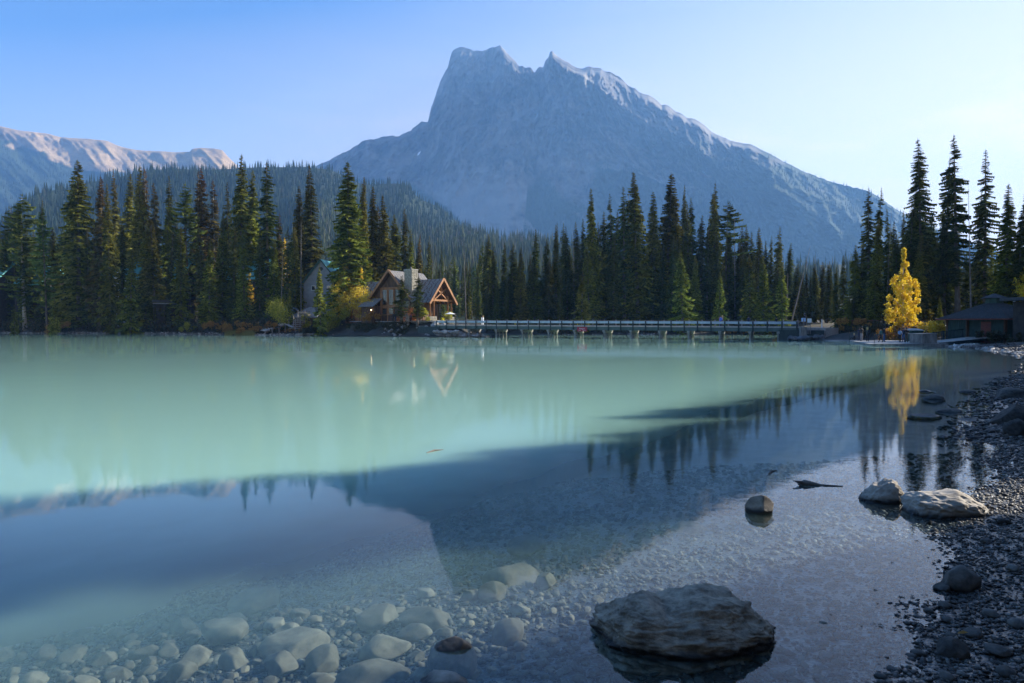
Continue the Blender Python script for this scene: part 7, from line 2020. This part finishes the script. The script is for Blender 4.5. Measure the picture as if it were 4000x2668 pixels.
def person(label, x, y, z, face, pose='stand', top='black', legs='black', hair='dark', h=1.72, hat=None, group=None, skirt=False, longhair=False, holds=None):
    """face: heading in degrees, 0 looks towards +Y, clockwise"""
    t = thing('person', label, 'person', (x, y, z), rz=-math.radians(face), group=group)
    k = h / 1.75
    J = {}
    def j(n, p, r_): J[n] = (Vector(p) * k, r_ * k)
    sit = pose == 'sit'
    walk = pose == 'walk'
    hipz = .12 if sit else .93
    j('pelvis', (0, 0, hipz + .02), .135); j('waist', (0, .0, hipz + .17), .12); j('chest', (0, -.01 if not sit else .06, hipz + .40), .155); j('neck', (0, .0 if not sit else .10, hipz + .56), .06)
    j('head0', (0, .02 if not sit else .13, hipz + .64), .085); j('head1', (0, .03 if not sit else .14, hipz + .74), .10)
    for s, S_ in ((-1, 'L'), (1, 'R')):
        fw = (.22 * s if walk else 0.02)
        if sit:
            j('hip' + S_, (s * .10, .05, .12), .10); j('knee' + S_, (s * .16, .42, .42), .07); j('ank' + S_, (s * .12, .62, .08), .05); j('toe' + S_, (s * .12, .78, .05), .04)
        else:
            j('hip' + S_, (s * .09, 0, .88), .105); j('knee' + S_, (s * .10, fw * .7 + .02, .49), .07); j('ank' + S_, (s * .10, fw * 1.2, .09), .052); j('toe' + S_, (s * .12, fw * 1.2 + .15, .04), .045)
        j('sho' + S_, (s * .19, 0 if not sit else .06, hipz + .48), .075)
        if pose == 'photo':
            j('elb' + S_, (s * .26, .14, hipz + .28), .05); j('wri' + S_, (s * .10, .36, hipz + .50), .034)
        elif pose == 'hands':
            j('elb' + S_, (s * .28, .02, hipz + .22), .05); j('wri' + S_, (s * .12, .26, hipz + .20), .034)
        elif sit:
            j('elb' + S_, (s * .26, .16, hipz + .26), .05); j('wri' + S_, (s * .14, .36, hipz + .22), .034)
        else:
            j('elb' + S_, (s * .25, -.02 - (fw * .3), hipz + .20), .05); j('wri' + S_, (s * .26, .06 - fw * .5, hipz - .03), .034)
        w = J['wri' + S_][0] / k; e = J['elb' + S_][0] / k; d = (w - e).normalized(); sd = d.cross(Vector((0, 0, 1)))
        sd = sd.normalized() if sd.length > .1 else Vector((0, 1, 0)); up_ = sd.cross(d)
        if abs(d.z) > .7: sd, up_ = Vector((0, 1, 0)), Vector((s, 0, 0))
        j('palm' + S_, w + d * .07, .030)
        for q in range(4):
            o_ = (q - 1.5) * .019
            j(f'f{q}a' + S_, w + d * .12 + sd * o_, .0095); j(f'f{q}b' + S_, w + d * (.16 + .012 * (q in (1, 2))) + sd * o_ * 1.1 - Vector((s * .012, 0, 0)), .008)
        j('th' + S_, w + d * .085 + sd * .045, .0105)
    E = [('pelvis', 'waist', top), ('waist', 'chest', top), ('chest', 'neck', top), ('neck', 'head0', 'skin'), ('head0', 'head1', 'skin')]
    for S_ in 'LR':
        E += [('pelvis', 'hip' + S_, legs), ('hip' + S_, 'knee' + S_, legs), ('knee' + S_, 'ank' + S_, legs), ('ank' + S_, 'toe' + S_, 'black'), ('chest', 'sho' + S_, top), ('sho' + S_, 'elb' + S_, top),
              ('elb' + S_, 'wri' + S_, top), ('wri' + S_, 'palm' + S_, 'skin'), ('palm' + S_, 'th' + S_, 'skin')]
        for q in range(4): E += [('palm' + S_, f'f{q}a' + S_, 'skin'), (f'f{q}a' + S_, f'f{q}b' + S_, 'skin')]
    names = list(J); idx = {n: i for i, n in enumerate(names)}
    me = bpy.data.meshes.new('body'); me.from_pydata([J[n][0] for n in names], [(idx[a], idx[b_]) for a, b_, _ in E], [])
    o = bpy.data.objects.new('body', me); COL.objects.link(o)
    sk = o.modifiers.new('skin', 'SKIN'); sk.use_smooth_shade = True; sk.branch_smoothing = 0.3
    for i, n in enumerate(names):
        me.skin_vertices[0].data[i].radius = (J[n][1], J[n][1] * (0.72 if n in ('chest', 'waist', 'pelvis') else 1))
        me.skin_vertices[0].data[i].use_root = (n == 'pelvis')
    su = o.modifiers.new('sub', 'SUBSURF'); su.levels = 1; su.render_levels = 1
    bpy.context.view_layer.update()
    dg = bpy.context.evaluated_depsgraph_get()
    ev = o.evaluated_get(dg); bm_ = bpy.data.meshes.new_from_object(ev)
    bpy.data.objects.remove(o)
    mats = []; 
    bm_.materials.clear()
    keys = []
    for _, _, c in E:
        if c not in keys: keys.append(c)
    for c in keys: bm_.materials.append(m_skin if c == 'skin' else CL[c])
    cen = np.zeros(len(bm_.polygons) * 3); bm_.polygons.foreach_get('center', cen); cen = cen.reshape(-1, 3)
    best = np.full(len(cen), 1e9); mi = np.zeros(len(cen), int)
    for a, b_, c in E:
        A, B = np.array(J[a][0]), np.array(J[b_][0]); ab_ = B - A; L2 = ab_ @ ab_ + 1e-9
        tt = np.clip(((cen - A) @ ab_) / L2, 0, 1); rad = J[a][1] * (1 - tt) + J[b_][1] * tt
        d = np.linalg.norm(cen - A - tt[:, None] * ab_, axis=1) - rad
        m_ = d < best; best = np.where(m_, d, best); mi = np.where(m_, keys.index(c), mi)
    bm_.polygons.foreach_set('material_index', mi.astype(np.int32)); bm_.name = 'body'
    link('body', bm_, t)
    hd = J['head1'][0]
    v, f = ICO[3]; v = v.copy()
    v = v * np.array([.112, .125, .13]) * k
    cut = (v[:, 1] > .03 * k) & (v[:, 2] < .05 * k)
    v[cut] *= .72
    if longhair: v[:, 2] = np.where((v[:, 2] < 0) & (v[:, 1] < .02), v[:, 2] * 2.2, v[:, 2]); v *= 1.12
    v = v + np.array(hd) + np.array([0, -.015, .02])
    link('hair', mesh_np('hair', v, f, [CL[hair]], shade_smooth=True), t)
    mb = MB()
    for s in (-1, 1): mb.box(hd.x + s * .035 * k, hd.y + .098 * k, hd.z - .01 * k, .02 * k, .012, .012 * k)
    mb.build('eyes', CL['dark'], t)
    mb = MB(); mb.add([(hd.x - .013, hd.y + .095 * k, hd.z - .045 * k), (hd.x + .013, hd.y + .095 * k, hd.z - .045 * k), (hd.x, hd.y + .125 * k, hd.z - .042 * k), (hd.x, hd.y + .097 * k, hd.z + .005)], [(0, 1, 2), (0, 2, 3), (2, 1, 3), (0, 3, 1)]); mb.build('nose', m_skin, t)
    mb = MB(); mb.box(hd.x, hd.y + .092 * k, hd.z - .068 * k, .045 * k, .012, .009 * k); mb.build('mouth', CL['red'], t)
    if hat:
        mb = MB(); n_ = 12
        ring = lambda R, zz: [(hd.x + R * math.cos(i * 2 * math.pi / n_), hd.y + R * math.sin(i * 2 * math.pi / n_), zz) for i in range(n_)]
        mb.tube([(hd.x, hd.y, hd.z + .05 * k), (hd.x, hd.y, hd.z + .12 * k), (hd.x, hd.y, hd.z + .155 * k)], [.125 * k, .118 * k, .07 * k], n=12)
        if hat[1]: mb.prism(ring(.13 * k + .06, hd.z + .055 * k), (0, 0, .012))
        mb.build('hat', CL[hat[0]], t, sm=False)
    if skirt:
        mb = MB(); mb.tube([(0, 0, 1.0 * k), (0, 0, .8 * k), (0, 0, .52 * k)], [.14 * k, .19 * k, .22 * k], n=14, cap=False); mb.build('skirt', CL[legs], t, sm=True)
    if holds:
        w = (J['wriL'][0] + J['wriR'][0]) / 2
        mb = MB(); mb.box(0, 0, 0, .14, .05, .09); mb.tube([(0, .02, 0), (0, .08, 0)], .032, n=10)
        c = mb.build('handheld_camera', CL['black']); c.matrix_world = Matrix.Translation((x, y, z)) @ Matrix.Rotation(-math.radians(face), 4, 'Z') @ Matrix.Translation((w.x, w.y + .08, w.z + .02))
        tag(c, holds, 'camera')
    return t
def dockp(px, Y, **kw):
    x = at(px, 1330, Y).x; return dict(x=x, y=Y, z=.205, **kw)
PEOPLE = [
 ('person in black sitting on the left tip of the dock', dockp(3340, 89.2, face=-60, pose='sit', hair='blond')),
 ('person in dark jacket standing left of a taller one on the dock', dockp(3356, 87.6, face=20, pose='hands', top='navy', legs='navy')),
 ('tall person in black cap with sunlit arm standing on the dock', dockp(3366, 86.8, face=-20, pose='hands', top='black', legs='grey', h=1.82, hat=('black', True))),
 ('blond curly haired person in black looking at a camera on the dock', dockp(3388, 84.5, face=60, pose='hands', top='black', legs='black', hair='blond', longhair=True, holds='small black camera in the hands of the blond person on the dock')),
 ('person in green jacket stepping along the dock', dockp(3441, 80.8, face=-40, pose='walk', top='teal', legs='black', h=1.68)),
 ('person in black top and blue jeans behind the green jacket', dockp(3453, 83.0, face=150, pose='stand', top='black', legs='jeans', h=1.78)),
 ('person in pale blue jacket and black skirt on the dock', dockp(3515, 80.6, face=170, pose='hands', top='sky', legs='black', skirt=True, longhair=True, h=1.62)),
 ('person in navy jacket and jeans in the middle of the right dock trio', dockp(3529, 81.6, face=190, top='navy', legs='jeans')),
 ('person in dark coat at the right of the dock trio', dockp(3541, 80.4, face=200, pose='hands', top='black', legs='brown', h=1.74)),
]
def lod(px, py_feet, Y, **kw):
    p = at(px, py_feet, Y); return dict(x=p.x, y=Y, z=max(ground_z(p.x, Y), 0.0) + .05, **kw)
PEOPLE += [
 ('person in black, left one of two before the lodge', lod(1537, 1253, 134.6, face=190, top='black', legs='black')),
 ('person in black jacket, right one of two before the lodge', lod(1545, 1254, 134.2, face=10, top='black', legs='navy', h=1.76)),
 ('person in bright blue jacket on the lodge path', lod(1606, 1257, 132.6, face=-90, top='blue', legs='navy', h=1.7)),
 ('person in white top and hat climbing over the bank rocks', lod(1637, 1290, 128.7, face=80, pose='walk', top='white', legs='navy', hat=('grey', True))),
]
def brg(px, n_, **kw):
    s_ = s_of_px(px); p = BPt(s_, n_, 2.15); return dict(x=p.x, y=p.y, z=p.z, **kw)
PEOPLE += [
 ('person in yellow jacket on the lodge end of the bridge', brg(1713, 1.6, face=100, pose='walk', top='yellow', legs='jeans')),
 ('person in white jacket, left one of the pair on the left bridge half', brg(1866, 1.6, face=80, top='white', legs='white', longhair=True)),
 ('person in long white coat, right one of the pair on the left bridge half', brg(1875, 1.3, face=-80, pose='hands', top='white', legs='white', hair='blond')),
 ('person with red sleeve at the left of the group on the bridge', brg(2805, 1.9, face=90, pose='photo', top='red', legs='jeans', holds='small camera held out by the person with the red sleeve')),
 ('person in bright blue jacket on the right half of the bridge', brg(2811, 1.2, face=60, top='blue', legs='black')),
 ('person in black beside the bright blue jacket on the bridge', brg(2817, 1.4, face=-60, top='black', legs='black', hair='blond')),
 ('dark clothed person leaning on the far rail of the bridge', brg(2916, 3.2, face=0, top='navy', legs='navy', h=1.75)),
 ('short dark clothed person near the right bridge end', brg(3028, 3.0, face=30, top='black', legs='navy', h=1.55)),
 ('person in black with sunlit shoulder behind the pale blue board', dict(x=at(3147, 1250, 101.5).x, y=101.8, z=2.12, face=20, top='black', legs='navy', h=1.75, hat=('grey', False))),
]
for lab, kw in PEOPLE: person(lab, **kw)
